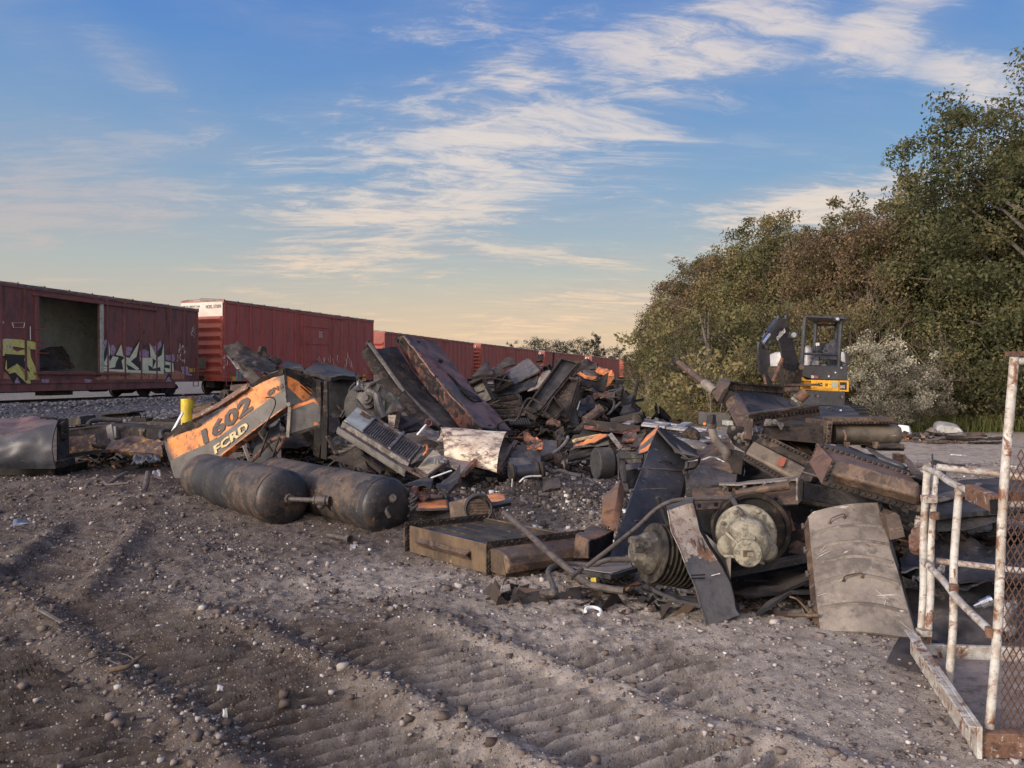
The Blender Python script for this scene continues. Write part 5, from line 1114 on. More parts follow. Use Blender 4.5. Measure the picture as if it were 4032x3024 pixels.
bits([
 ('s', 'scrap_sheet', LOUV, 'grey torn locker corner standing left of the peeling cream sheet', 'scrap sheet', [ZD(1220,320,10.2), ZD(1470,400,10.0)], [ZD(1310,200,10.5), ZD(1460,270,10.5)], (12,8,.012,.03,4,.04,.04)),
 ('b', 'white_edge', WHT, 'thin white painted edge left of the torn locker corner', 'strip', [(ZD(1225,310,10.1), ZD(1320,200,10.3), .03, .02)]),
 ('s', 'scrap_sheet', CHBR, 'dark brown folded flap under the peeling cream sheet', 'scrap sheet', [ZD(1400,455,9.6), ZD(1710,450,9.5)], [ZD(1480,390,9.7), ZD(1710,345,9.7)], (12,6,.012,.03,3,.04)),
 ('s', 'scrap_sheet', CRM, 'pinkish peeling sheet left of the big cream curve', 'scrap sheet', [ZD(1430,370,10.0), ZD(1700,370,9.9)], [ZD(1480,290,10.3), ZD(1730,320,10.2)], (12,6,.012,.04,3,.04)),
 ('p', 'red_ring', flat('dull_red_ring', (.10,.02,.02), .6), 'small dark red ring above the torn locker corner', 'ring', [([ZD(1350+36*math.cos(a*.5236), 178+36*math.sin(a*.5236), 10.3) for a in range(13)], .012)]),
 ('s', 'scrap_sheet', ORG_D, 'orange scorched sheet curling at the right end of the peeled cream sheet', 'scrap sheet', [ZF(480,420,9.6), ZF(650,460,9.5)], [ZF(430,290,9.9), ZF(500,290,9.9), ZF(680,410,9.8)], (14,8,.012,.07,5,.05,.06)),
 ('s', 'scrap_sheet', GREY, 'pale grey curved plate behind the black drum pipe', 'scrap sheet', [ZF(640,540,10), ZF(810,530,10)], [ZF(660,360,10.4), ZF(810,360,10.4)], (10,8,.015,.03,3,.03)),
 ('s', 'scrap_sheet', BLK, 'black curled plate under the orange curl beside the peeled sheet', 'scrap sheet', [ZF(300,560,9.2), ZF(640,640,9.1)], [ZF(320,420,9.8), ZF(640,460,9.7)], (14,10,.015,.09,3,.05,.1)),
 ('s', 'scrap_sheet', GREY, 'low grey green bowl shaped plate beneath the black curl', 'scrap sheet', [ZF(280,640,9.0), ZF(600,640,9.0)], [ZF(290,530,9.5), ZF(560,520,9.5)], (14,8,.015,.06,2,.04)),
])
# black pipe drum with flanges and the hose beside it
PD = root_of('flanged_pipe', ZF(480, 780, 8.7), 'short black flanged pipe lying on the rubble in the middle', 'pipe')
mb = MB(); a, b = ZF(310,725,8.7), ZF(650,700,8.8); mb.lathe(a, b-a, [(0, .10), (.03, .105), (.05, .085), (.5*(b-a).length, .088), ((b-a).length-.10, .095)], 26); mb.build('barrel', BLUE, PD)
mb = MB(); d = (b-a).normalized(); mb.lathe(b-d*.10, d, [(0, .10), (.03, .115), (.05, .10), (.08, .12), (.11, .11)], 22); mb.lathe(a-d*.02, d, [(0, .09), (.03, .112), (.05, .1)], 22); mb.build('flange', CHBR, PD)
bits([
 ('p', 'hose', RUB, 'black hose lying on the rubble right of the flanged pipe', 'hose', [([ZF(690,690,8.9), ZF(760,720,8.8), ZF(850,700,8.8), ZF(960,735,8.7), ZF(1080,760,8.6)], .022)]),
 ('p', 'cable', TAN, 'thick pale cable rising from the rubble left of the orange window frame', 'cable', [([ZF(750,520,9.9), ZF(850,450,10.1), ZF(920,370,10.4), ZF(930,330,10.6)], .022)]),
 ('p', 'pipe_stub', CHBR, 'dark pipe stub ending left of the pale cable', 'pipe', [([ZF(590,610,9.6), ZF(760,545,9.7)], .05)]),
 ('s', 'scrap_sheet', CHBR, 'rusty brown plate half buried in the rubble', 'scrap sheet', [ZF(660,940,7.6), ZF(860,900,7.6)], [ZF(650,770,7.9), ZF(840,770,7.9)], (12,8,.03,.03,3,.06)),
 ('p', 'small_pipe', HOSE, 'short fitting lying below the half buried brown plate', 'pipe', [([ZF(610,965,7.5), ZF(715,960,7.5)], .022), ([ZF(610,945,7.5), ZF(640,935,7.5), ZF(660,960,7.5)], .016)]),
 ('p', 'wire_bracket', WIRE, 'thin bright bracket under the flanged pipe', 'bracket', [([ZF(400,830,8.3), ZF(480,770,8.3), ZF(640,760,8.3)], .012), ([ZF(320,880,8.2), ZF(325,790,8.2)], .008)]),
])
# tan locked strip bottom left of the yard: short pipe on the dirt
SP = root_of('short_pipe', P(1330, 2140, 6.85), 'short brown pipe with a socket lying on the dirt before the tanks', 'pipe')
mb = MB(); a, b = G(1290, 2128)+Vector((0,0,.05)), G(1362, 2145)+Vector((0,0,.055)); mb.tube([a, b], .024, 12); mb.build('barrel', HOSE, SP); mb = MB(); mb.lathe(b, b-a, [(0, .034), (.02, .042), (.06, .042), (.06, .03), (.02, .028)], 18); mb.build('socket', HOSE, SP)

# ---- the big charred slab propped on the heap
BS = root_of('fuel_tank_shell', ZA(1500, 1400, 15), 'huge scorched tank shell propped diagonally against the heap, black trough and reddish box', 'tank shell')
mb = MB(); mb.sheet([ZA(440,480,15.2), ZA(760,930,14.9), ZA(1000,1180,14.4), ZA(1360,1400,13.6)], [ZA(730,440,15.9), ZA(900,700,15.6), ZA(1180,1050,15.2), ZA(1540,1420,14.0)], 40, 12, .12, .05, .8, 3, jag=.01)
mb.sheet([ZA(770,450,15.9), ZA(930,720,15.6), ZA(1280,1180,15.0), ZA(1490,1420,14.1)], [ZA(790,390,15.6), ZA(960,700,15.2), ZA(1300,1150,14.6), ZA(1600,1440,13.7)], 24, 5, .1, .03, 1, 5) if False else None
tro = mb.build('trough_sheet', BLK, BS)
mb = MB(); mb.sheet([ZA(360,490,15.0), ZA(560,800,14.8), ZA(745,1015,14.6)], [ZA(415,375,15.3), ZA(620,690,15.1), ZA(800,930,14.9)], 20, 6, .12, .04, 1, 8, jag=.03, bulge=(0, .06)); mb.sheet([ZA(745,1010,14.5), ZA(880,1180,14.2), ZA(1000,1350,13.8)], [ZA(800,935,14.8), ZA(980,1140,14.5), ZA(1190,1330,13.9)], 18, 6, .12, .05, 1.5, 9, jag=.04, bulge=(0, .05)); mb.build('side_lip', CHBR, BS)
mb = MB(); mb.tube([ZA(430,420,15.1), ZA(620,690,15.0), ZA(800,940,14.8), ZA(990,1130,14.5), ZA(1200,1330,13.9)], .05, 8); mb.build('edge_bead', GREY, BS)
mb = MB(); mb.sheet([ZA(745,440,15.8), ZA(900,720,15.5), ZA(1130,1000,15.0), ZA(1400,1330,14.1), ZA(1600,1440,13.6)], [ZA(795,330,15.2), ZA(1010,600,14.9), ZA(1210,860,14.6), ZA(1400,1060,14.1), ZA(1660,1345,13.4)], 44, 10, .02, .04, 1, 13)
mb.build('box_side', REDR, BS)
mb = MB(); mb.sheet([ZA(795,328,15.2), ZA(1010,600,14.9), ZA(1210,860,14.6), ZA(1400,1060,14.1), ZA(1660,1342,13.4)], [ZA(1150,400,16.2), ZA(1380,700,15.9), ZA(1600,960,15.4), ZA(1800,1150,14.9), ZA(2005,1385,14.4)], 44, 12, .03, .05, 1, 14, jag=.01)
top_ = mb.build('box_top', PURP, BS)
mb = MB(); mb.sheet([ZA(1600,1440,13.62), ZA(1990,1420,14.3)], [ZA(1660,1345,13.4), ZA(2005,1385,14.4)], 12, 5, .03, .02, 2, 3); mb.build('box_end', BLK, BS)
mb = MB(); mb.sheet([ZA(1250,700,15.3), ZA(1400,900,15.0), ZA(1570,1050,14.6)], [ZA(1330,715,16.3), ZA(1600,960,15.6), ZA(1660,1050,15.1)], 12, 5, .02, .02, 2, 3); mb.build('open_slot', SOOT_SHADE, BS)
for x, y, w_, h_, Y in ((950,400,40,14,15.6), (1200,610,30,30,15.5), (1150,780,25,20,14.5), (1015,905,45,28,14.75), (700,500,40,25,15.4), (1740,1310,22,10,13.7), (1800,1340,22,10,13.9)):
    mb = MB(); mb.sheet([ZA(x-w_,y+h_,Y-.12), ZA(x+w_,y+h_*.6,Y-.12)], [ZA(x-w_*.6,y-h_,Y-.1), ZA(x+w_,y-h_*.4,Y-.1)], 8, 6, .015, .02, 4, int(x), jag=.3); mb.build('burnt_hole', SOOT_SHADE, BS)
mb = MB(); mb.sheet([ZA(730,400,15.6), ZA(800,470,15.6)], [ZA(740,350,15.7), ZA(800,335,15.6)], 4, 4, .03, .02, 3, 3); mb.tube([ZA(715,375,15.5), ZA(735,385,15.5), ZA(720,400,15.5)], .04, 8); mb.build('lug', CHBR, BS)

# ---- left black heap behind the orange panel
bits([
 ('s', 'hood_sheet', CHBR, 'long charred hood sheet slanting up to a torn beak, top of the left heap', 'hood sheet', [ZB(640,660,12.4), ZB(780,730,12.0), ZB(990,850,11.6)], [ZB(590,548,12.8), ZB(680,575,12.9), ZB(755,560,12.9), ZB(960,660,12.8), ZB(1130,770,12.7)], (30,12,.02,.08,2.4,.09,.16)),
 ('s', 'hood_sheet', GREY, 'inner greyish hood web below the torn beak', 'hood sheet', [ZB(760,800,12.2), ZB(880,910,11.9)], [ZB(690,700,12.5), ZB(780,690,12.4), ZB(960,870,12.0)], (14,8,.02,.04,2,.03)),
 ('s', 'torn_strip', GREY, 'jagged light strip hanging left of the hood web', 'torn strip', [ZB(640,660,12.3), ZB(740,790,12.1)], [ZB(650,655,12.3), ZB(760,780,12.1)], (10,3,.02,.04,4,.2)),
 ('s', 'scrap_sheet', CHBR, 'crumpled ridge piece on top of the charred hood sheet', 'scrap sheet', [ZB(890,640,13), ZB(1100,760,12.8)], [ZB(920,600,13.2), ZB(975,580,13.2), ZB(1130,740,13)], (14,6,.02,.14,4,.1,.15)),
 ('s', 'roof_slab', BLK, 'flat black slab tilting over the dark cabinet', 'slab', [ZB(1130,760,12.6), ZB(1320,780,12.2)], [ZB(1140,700,13.3), ZB(1300,745,13.2)], (12,6,.06,.03,2,.04)),
 ('s', 'roof_slab', BLK, 'black canopy slab with a raised corner, right top of the left heap', 'slab', [ZB(1310,790,12.1), ZB(1540,850,11.9), ZB(1775,850,12.2)], [ZB(1430,715,12.6), ZB(1560,745,13.0), ZB(1790,815,13.2)], (16,6,.07,.02,2,.03)),
 ('x', 'steel_cabinet', SOOT_SHADE, 'deep black open cabinet behind the orange corner sheet', 'cabinet', [([ZB(1300,850,12.3), ZB(1520,840,12.1), ZB(1780,850,12.3), ZB(1690,1130,12.0), ZB(1640,1250,11.9), ZB(1520,1300,11.8), ZB(1300,1250,12)], (0, .5, 0))]),
 ('s', 'scrap_sheet', CHBR, 'curved dark side plate along the right edge of the black cabinet', 'scrap sheet', [ZB(1630,1240,11.7), ZB(1720,1120,11.7)], [ZB(1700,1000,11.8), ZB(1770,900,11.9)], (10,10,.02,.03,2,.03)),
 ('p', 'cable', RUB, 'black cable draped over the curved side plate', 'cable', [([ZB(1770,900,11.6), ZB(1720,960,11.6), ZB(1700,1080,11.6), ZB(1640,1200,11.6)], .02)]),
 ('s', 'crumpled_ball', CHA, 'crumpled silvery wad at the corner of the black cabinet', 'crumpled metal', [ZH(590,370,11.4), ZH(760,380,11.4)], [ZH(640,220,11.5), ZH(730,200,11.5)], (14,12,.05,.14,5,.2,.12)),
 ('s', 'hood_sheet', CHBR, 'dark brown stub rising above the silvery wad', 'hood sheet', [ZH(640,220,11.5), ZH(720,210,11.5)], [ZH(615,80,11.6), ZH(680,90,11.6)], (6,8,.03,.05,4,.1)),
 ('s', 'yellow_plate', OCH, 'dirty yellow plate standing behind the top edge of the 1602 panel', 'plate', [ZB(670,1010,12.2), ZB(850,930,12.2)], [ZB(680,920,12.4), ZB(850,905,12.4)], (8,5,.04,.01,2,.02,0)),
 ('b', 'dark_post', CHBR, 'dark stub left of the dirty yellow plate', 'post', [(ZB(610,1040,12.3), ZB(620,975,12.3), .10, .08, (0, 1, 0)), (ZB(630,975,12.3), ZB(680,985,12.2), .09, .06)]),
 ('s', 'scrap_sheet', BLK, 'black backing sheet between the cabinet and the charred hood', 'scrap sheet', [ZB(900,1000,12.6), ZB(1320,1180,12.4)], [ZB(960,800,12.9), ZB(1340,760,12.9)], (10,8,.03,.08,1.5,.05)),  # added to close the heap, its black stands for inner shade
 ('s', 'scrap_sheet', SOOT_SHADE, 'sooty sheet low behind the orange corner sheet', 'scrap sheet', [ZB(1000,1500,11.3), ZB(1640,1420,11.0)], [ZB(1000,1150,12), ZB(1650,1150,11.9)], (10,8,.03,.08,1.5,.05)),  # painted dark for the shaded hollow behind the corner sheet
 ('p', 'hanging_hose', RUB, 'black loop of hose over the grey part of the 1602 panel', 'hose', [([ZB(985,1030,9.85), ZB(1050,1030,9.9), ZB(1070,1090,9.95), ZB(1010,1220,10.1), ZB(930,1340,10.1)], .008)]),
 ('s', 'scrap_sheet', CHBR, 'dark sloping plate right of the cab corner post', 'scrap sheet', [ZH(160,1050,10.6), ZH(370,1060,10.4)], [ZH(165,700,11), ZH(380,930,10.8)], (10,8,.02,.06,3,.08,.08)),
])
# engine block, grey green
EB = root_of('engine_block', ZH(900, 900, 11.6), 'dusty grey green engine block jammed under the charred slab', 'engine block')
mb = MB(); mb.box8([ZH(560,900,11.5), ZH(940,900,11.4), ZH(900,420,11.6), ZH(640,400,11.6), ZH(560,850,12.2), ZH(950,850,12.2), ZH(950,420,12.2), ZH(640,400,12.2)]); mb.box8([ZH(940,850,11.3), ZH(1110,850,11.3), ZH(1110,480,11.3), ZH(920,480,11.3), ZH(940,850,11.9), ZH(1110,850,11.9), ZH(1110,480,11.9), ZH(920,480,11.9)])
mb.sheet([ZH(1100,850,11.2), ZH(1350,620,11.2)], [ZH(1100,400,11.5), ZH(1200,390,11.5), ZH(1350,600,11.3)], 8, 6, .1, .03, 3, 3); mb.build('casting', worn('grey_green_casting', K(.115,.12,.095), K(.08,.082,.068), K(.035,.034,.03), .75, 0, 5, bump=.35), EB, bevel=.02)
mb = MB(); mb.lathe(ZH(815,500,11.45), (-.1, -1, .2), [(0, .16), (.04, .16), (.05, .10), (.10, .10), (.11, .05), (.13, .05)], 24); mb.lathe(ZH(830,620,11.5), (0, -1, .1), [(0, .38), (.05, .36)], 26); mb.lathe(ZH(940,305,11.5), (-.1, -1, 0), [(0, .09), (.06, .09), (.06, .05), (.02, .05)], 18); mb.build('cover_disc', GREY, EB)
mb = MB(); mb.tube([ZH(830,380,11.3), ZH(960,440,11.2), ZH(1010,620,11.1), ZH(1090,820,11.0)], .06, 8, smooth=True); mb.tube([ZH(790,350,11.3), ZH(860,270,11.3), ZH(1030,180,11.4)], .03, 8); mb.tube([ZH(620,520,11.2), ZH(760,700,11.2)], .04, 8); mb.build('pipework', GREY, EB)
mb = MB(); mb.box8([ZH(920,240,11.9), ZH(1040,250,11.9), ZH(1000,100,11.9), ZH(920,110,11.9), ZH(920,240,12.1), ZH(1040,250,12.1), ZH(1000,100,12.1), ZH(920,110,12.1)]); one(mb, 'pale_block', GREY, 'small pale block against the left lip of the charred slab', 'block', bevel=.01)
bits([
 ('s', 'scrap_sheet', ORG_D, 'small orange striped sheet under the charred slab beside the engine block', 'scrap sheet', [ZH(1120,750,11.0), ZH(1410,680,11)], [ZH(1190,700,11.2), ZH(1350,625,11.2)], (10,5,.015,.05,4,.06,.08)),
 ('s', 'pale_plate', CRM, 'upright peeling buff plate right of the engine block', 'plate', [ZH(1170,940,10.9), ZH(1270,980,10.9)], [ZH(1150,760,11), ZH(1310,760,11)], (6,6,.04,.02,3,.03)),
 ('b', 'dark_post', CHBR, 'dark upright edge beside the peeling buff plate', 'post', [(ZH(1290,980,10.9), ZH(1330,730,11.0), .07, .05, (0, 1, 0))]),
 ('s', 'scrap_sheet', SOOT_SHADE, 'black void sheet below the charred slab left end', 'scrap sheet', [ZH(1300,1100,11.6), ZH(1750,1000,11.4)], [ZH(1340,740,12.2), ZH(1600,800,12.2)], (8,6,.03,.06,2,.05)),  # added, paints the shade under the slab
])
# ---- far left hood, girders, bollard
BH = root_of('black_tank_shell', ZC(200, 780, 11.4), 'crumpled black tank shell with a flanged end, at the far left edge', 'tank shell')
def hp(x, y, Y): return ZC(x, y, Y)
mb = MB(); mb.sheet([hp(-330,765,11.2), hp(480,765,11.2)], [hp(-330,440,11.3), hp(-100,470,11.3), hp(60,480,11.3), hp(200,440,11.3), hp(350,395,11.35), hp(490,370,11.4)], 34, 14, .02, .03, 2, 4, bulge=(0, .10), fold=.03)
mb.build('front_skin', BLUE, BH)
mb = MB(); mb.sheet([hp(-330,440,11.3), hp(-100,470,11.3), hp(60,480,11.3), hp(200,440,11.3), hp(350,395,11.35), hp(490,370,11.4)], [hp(-330,335,12.6), hp(0,330,12.6), hp(150,330,12.7), hp(300,318,12.7), hp(500,330,12.7)], 34, 10, .02, .05, 1.6, 6, fold=.04); mb.build('top_skin', PURP, BH)
mb = MB(); mb.prism([hp(485,765,11.15), hp(520,765,11.2), hp(520,350,11.5), hp(505,330,11.5), hp(490,370,11.35)], (-.1, .40, 0)); mb.prism([hp(478,770,11.1), hp(560,745,11.4), hp(550,690,11.5), hp(535,680,11.4), hp(478,700,11.1)], (0, .3, 0))
for k in range(4): mb.lathe(hp(545, 390+k*32, 11.5), (1, -.4, .2), [(0, .07), (.06, .06)], 10)
mb.build('end_flange', CHBR, BH, bevel=.01)
mb = MB(); mb.sheet([hp(340,325,12.4), hp(500,330,12.4)], [hp(350,315,12.5), hp(400,305,12.5), hp(500,320,12.5)], 8, 3, .03, .05, 5, 3, jag=.2); mb.sheet([hp(120,445,11.7), hp(245,430,11.7)], [hp(150,425,11.9), hp(245,422,11.9)], 8, 3, .01, .01, 5, 3, jag=.2); mb.build('torn_hole', SOOT_SHADE, BH)
mb = MB(); mb.obox(hp(-330, 790, 11.6)-Vector((0,0,.06)), hp(470,790,11.6)-hp(-330,790,11.6), (0, .9, 0), (0, 0, .12)); one(mb, 'timber_block', CHBR, 'dark timber packing under the black tank shell', 'timber')
GD = root_of('frame_girder', ZC(900, 600, 13), 'dark riveted frame girder lying between the black shell and the bollard', 'girder')
mb = MB(); mb.sheet([ZC(530,600,12.7), ZC(960,560,12.6)], [ZC(560,440,12.9), ZC(770,410,13), ZC(950,385,13)], 14, 6, .1, .02, 2, 4); mb.sheet([ZC(560,440,12.9), ZC(950,385,13)], [ZC(570,400,13.6), ZC(960,360,13.8)], 12, 3, .03, .02, 2, 5); mb.build('girder_web', CHBR, GD)
mb = MB(); mb.sheet([ZC(1020,520,12.8), ZC(1460,560,12.8)], [ZC(1000,395,13), ZC(1250,410,13), ZC(1470,440,13)], 14, 6, .1, .02, 2, 6); mb.sheet([ZC(980,385,13), ZC(1480,440,13)], [ZC(1000,355,13.9), ZC(1480,400,13.9)], 12, 3, .03, .02, 2, 7); mb.build('girder_web', CHBR, GD)
mb = MB(); mb.bar(ZC(960,390,12.9), ZC(985,560,12.7), .12, .10, (0, 1, 0)); mb.bar(ZC(1010,400,12.85), ZC(1015,510,12.75), .05, .10, (0, 1, 0)); mb.build('stiffener', GREY, GD, bevel=.01)
mb = MB(); mb.bar(ZC(530,660,12.0), ZC(980,600,12.1), .12, .06); mb.bar(ZC(820,560,12.3), ZC(1450,580,12.4), .2, .05); mb.build('bottom_chord', CHBR, GD)
bits([
 ('s', 'rusty_plate', YELR, 'rusty orange and yellow plate left of the dark girder', 'plate', [ZC(538,640,12.2), ZC(840,590,12.2)], [ZC(540,490,12.5), ZC(700,480,12.5), ZC(825,462,12.5)], (14,8,.05,.02,2,.02)),
 ('s', 'yellow_beam', YELR, 'crumpled rusty yellow step beam left of the 1602 panel', 'beam', [ZC(910,600,11.9), ZC(1060,610,11.8), ZC(1410,640,11.6)], [ZC(950,515,12.2), ZC(1060,500,12.2), ZC(1150,488,12.2), ZC(1420,515,12.0)], (26,9,.06,.05,4,.03,.06)),
 ('x', 'steel_box', CHBR, 'dark ribbed steel box lying on the girder behind the black shell', 'box', [([ZC(520,405,13.3), ZC(705,380,13.2), ZC(695,308,13.3), ZC(520,330,13.4)], (0, .5, 0))]),
 ('x', 'steel_box', CHBR, 'flat brown box stacked on the girder left of the bollard', 'box', [([ZC(875,335,14), ZC(1110,315,14), ZC(1100,285,14), ZC(875,295,14)], (0, .5, 0)), ([ZC(860,300,13.9), ZC(1130,280,13.9), ZC(1130,268,13.9), ZC(860,290,13.9)], (0, .6, 0))]),
 ('x', 'bolt_plate', CHBR, 'dark plate with upright bolts left of the yellow bollard', 'plate', [([ZC(1135,355,13.8), ZC(1275,355,13.8), ZC(1270,325,13.8), ZC(1135,320,13.8)], (0, .3, 0)), ([ZC(1155,325,13.8), ZC(1162,325,13.8), ZC(1160,285,13.8)], (0, .04, 0)), ([ZC(1210,325,13.8), ZC(1217,325,13.8), ZC(1222,290,13.8)], (0, .04, 0)), ([ZC(1255,325,13.8), ZC(1263,325,13.8), ZC(1262,290,13.8)], (0, .04, 0))]),
 ('p', 'bent_hose', RUB, 'black hose arching over the girder behind the black shell', 'hose', [([ZC(760,390,13.2), ZC(800,350,13.3), ZC(900,338,13.4), ZC(1060,345,13.5)], .045)]),
 ('p', 'bent_hose', RUB, 'black curved hose left of the 1602 panel tip', 'hose', [([ZC(1410,510,12.3), ZC(1400,460,12.4), ZC(1440,425,12.5), ZC(1560,420,12.6)], .04)]),
 ('p', 'lever', OCH, 'small yellow T shaped lever on the girder web', 'lever', [([ZC(1212,432,12.7), ZC(1265,436,12.7)], .04), ([ZC(1240,436,12.7), ZC(1240,490,12.7)], .05)]),
 ('b', 'loose_bars', CHBR, 'loose dark bars lying left of the yellow bollard', 'bars', [(ZC(1290,370,13.5), ZC(1560,400,13.2), .06, .05), (ZC(1330,340,13.6), ZC(1540,345,13.6), .05, .05), (ZC(1420,350,13.7), ZC(1560,310,13.9), .04, .04), (ZC(740,330,14), ZC(860,345,14), .2, .06)]),
 ('b', 'loose_bars', BRN, 'brown pipes lying right of the yellow bollard behind the panel', 'bars', [(ZC(1670,265,13.3), ZC(1850,215,13.3), .10, .09), (ZC(1680,300,13.2), ZC(1800,270,13.2), .08, .06), (ZC(1680,215,13.6), ZC(1880,190,13.6), .05, .05)]),
 ('b', 'white_pole', WHT, 'thin whitish pole leaning on the yellow bollard', 'pole', [(ZC(1480,480,12.2), ZC(1590,275,12.6), .04, .03, (0, 1, 0))]),
 ('s', 'scrap_cloth', worn('dark_blue_cloth', K(.05,.06,.075), K(.09,.10,.115), K(.02,.02,.025), .8, 0, 6, bump=.3), 'dark crumpled blue cloth on the spoil before the yellow beam', 'cloth', [ZC(1120,730,11.0), ZC(1400,690,11.2)], [ZC(1200,640,11.6), ZC(1380,645,11.7)], (18,10,.02,.08,6,.1,.08)),
 ('p', 'forked_pipe', HOSE, 'small forked fitting lying on the spoil left of the tanks', 'fitting', [([ZC(900,880,9.7), ZC(940,905,9.6), ZC(1120,890,9.6)], .02), ([ZC(940,900,9.6), ZC(1040,830,9.8), ZC(1100,800,9.9)], .025)]),
 ('p', 'bent_pipe', HOSE, 'short bent brown pipe standing in the spoil left of the tanks', 'pipe', [([ZC(1240,970,9.3), ZC(1265,920,9.5), ZC(1280,840,9.7), ZC(1285,800,9.8)], .035)]),
 ('s', 'pale_rock', ALU, 'pale foil coloured lump by the lower tip of the 1602 panel', 'lump', [ZC(1320,835,10), ZC(1390,820,10)], [ZC(1350,790,10.1), ZC(1400,785,10.1)], (8,6,.06,.05,6,.1,.05)),
 ('s', 'blue_rag', worn('faded_blue_plastic', K(.10,.13,.19), K(.14,.17,.23), K(.05,.06,.08), .6, 0, 6, bump=.2), 'flattened blue plastic scrap on the dirt at the left', 'plastic scrap', [ZC(85,1262,7.3), ZC(240,1255,7.3)], [ZC(110,1240,7.5), ZC(240,1225,7.6)], (10,5,.01,.03,7,.1)),
])
BO = root_of('bollard', ZC(1630, 420, 13.2), 'yellow painted steel bollard with a torn rusty top', 'bollard')
mb = MB(); top = ZC(1632, 155, 13.3); mb.lathe((top.x, top.y, ghs(top.x, top.y)-.1), (0, 0, 1), [(0, .112), (.3, .114), (.6, .111), (top.z - ghs(top.x, top.y)+.1, .113)], 28); mb.build('post', YEL, BO)
mb = MB()
for k in range(5): a = k*1.3; c = top + Vector((math.cos(a)*.08, math.sin(a)*.08, 0)); mb.sheet([c, c + Vector((.08, 0, 0))], [c + Vector((.03, .02, .05)), c + Vector((.09, .05, .035))], 3, 3, .015, .02, 9, k)
mb.tube([top + Vector((-.02, -.115, -.5)), top + Vector((.05, -.13, -.52)), top + Vector((.06, -.12, -.45))], .025, 8); mb.build('rusty_top', RST, BO)
# ================================================================ RADIATOR, PIPES, MIDDLE GROUND
RD = root_of('radiator', G(1925, 2262), 'brown locomotive radiator lying flat in front with a ribbed core and bolted flanges', 'radiator')
rN, rL, rB, rR = Vector((-.18, 5.80, .03)), Vector((-.92, 6.60, .02)), Vector((-.24, 6.98, .02)), Vector((.50, 6.18, .03))
RH = Vector((0, 0, .235))
def RQ(a, b, h=0): return (rN.lerp(rL, a)).lerp(rR.lerp(rB, a), b) + Vector((0, 0, h))     # a towards the left, b towards the back
def rbox(mb, a0, a1, b0, b1, h0, h1, mi=0): return mb.box8([RQ(a1, b0, h0), RQ(a0, b0, h0), RQ(a0, b0, h1), RQ(a1, b0, h1), RQ(a1, b1, h0), RQ(a0, b1, h0), RQ(a0, b1, h1), RQ(a1, b1, h1)], mi)
mb = MB(); rbox(mb, .0, 1, .0, .02, .0, .235); rbox(mb, 0, 1, .98, 1, .0, .235); sd_ = mb.build('side_plate', OCH, RD, bevel=.004)
mb = MB(); mb.sheet([RQ(.85, -.025, .08), RQ(.20, -.025, .08)], [RQ(.85, -.07, .125), RQ(.20, -.07, .125)], 8, 3, .012, .004, 4, 3); mb.sheet([RQ(.85, -.07, .125), RQ(.20, -.07, .125)], [RQ(.85, -.02, .15), RQ(.20, -.02, .15)], 8, 3, .012, .004, 4, 3); mb.build('side_rail', BRN, sd_)
mb = MB(); rbox(mb, .01, .99, .02, .98, .02, .195); mb.build('core', CORE, RD)
mb = MB()
for b in (.30, .52, .76): rbox(mb, .0, .99, b, b+.014, .19, .21)
rbox(mb, .0, 1.0, .955, .98, .19, .225)
mb.build('tie_bar', CHBR, RD, bevel=.002)
def fl4(mb, p, q, w_, h, nb, out):      # upright bolted flange plate from p to q (ground points), facing out
    p = Vector(p); q = Vector(q); out = Vector(out).normalized(); up = Vector((0, 0, 1))
    mb.obox(p, q-p, out*.012, up*h)
    n_ = out
    for i in range(nb):
        c = p.lerp(q, (i+.5)/nb) + up*(h-.022)
        mb.bolt(c + out*.012, out, .011, .010); mb.bolt(c, -out, .011, .010)
mb = MB(); d1 = (rL-rN).normalized(); d2 = (rR-rN).normalized()
fl4(mb, rL - d2*.03 + d1*.02, rB + d2*.03 + d1*.02, .1, .265, 13, d1)
for i in range(6): mb.bolt(rL - d2*.012 + d1*.02 + Vector((0, 0, .03+.038*i)), -d1, .011, .01)
mb.build('left_flange', CHBR, RD, bevel=.002)
mb = MB(); o_ = -d1; fl4(mb, rN - d2*.03 + o_*.0, rR + d2*.12, .1, .265, 14, o_)
for i in range(6): mb.bolt(rN - d2*.012 + o_*.012 + Vector((0, 0, .03+.038*i)), o_, .011, .01)
mb.build('right_flange', CHBR, RD, bevel=.002)
mb = MB(); w0, w1 = .02, .25     # rounded header tank bolted to the right flange
pr = [(w0, .02), (w0+.12, .015), (w0+.20, .05), (w0+.215, .11), (w0+.19, .17), (w0+.13, .20), (w0, .215)]
mb.prism([rN + d2*.0 + o_*a + Vector((0, 0, h)) for a, h in pr][::-1], (rR - rN) + d2*.0); mb.build('header_tank', BRN, RD, bevel=.012)
mb = MB(); mb.sheet([rN + d2*.0 + o_*.02 + Vector((0,0,.03)), rN + d2*.0 + o_*.20 + Vector((0,0,.03)) - d2*.004], [rN + o_*.02 + Vector((0,0,.21)) - d2*.005, rN + o_*.16 + Vector((0,0,.18)) - d2*.005], 5, 5, .004, .003, 5, 3); mb.build('header_end', OCH, RD)
mb = MB(); mb.obox(rN + d2*.03 + o_*.03 - Vector((0,0,.03)), d2*.32, o_*.12, (0, 0, .05)); mb.obox(rN + d2*.42 + o_*.06 - Vector((0,0,.03)), d2*.03, o_*.05, (0, 0, .07)); mb.build('foot', BRN, RD, bevel=.003)
mb = MB(); mb.obox(rL - d1*.02 + d1*.035 + Vector((0,0,.02)), rB-rL, d1*.10, (0, 0, .19)); mb.build('far_header', BRN, RD, bevel=.02)
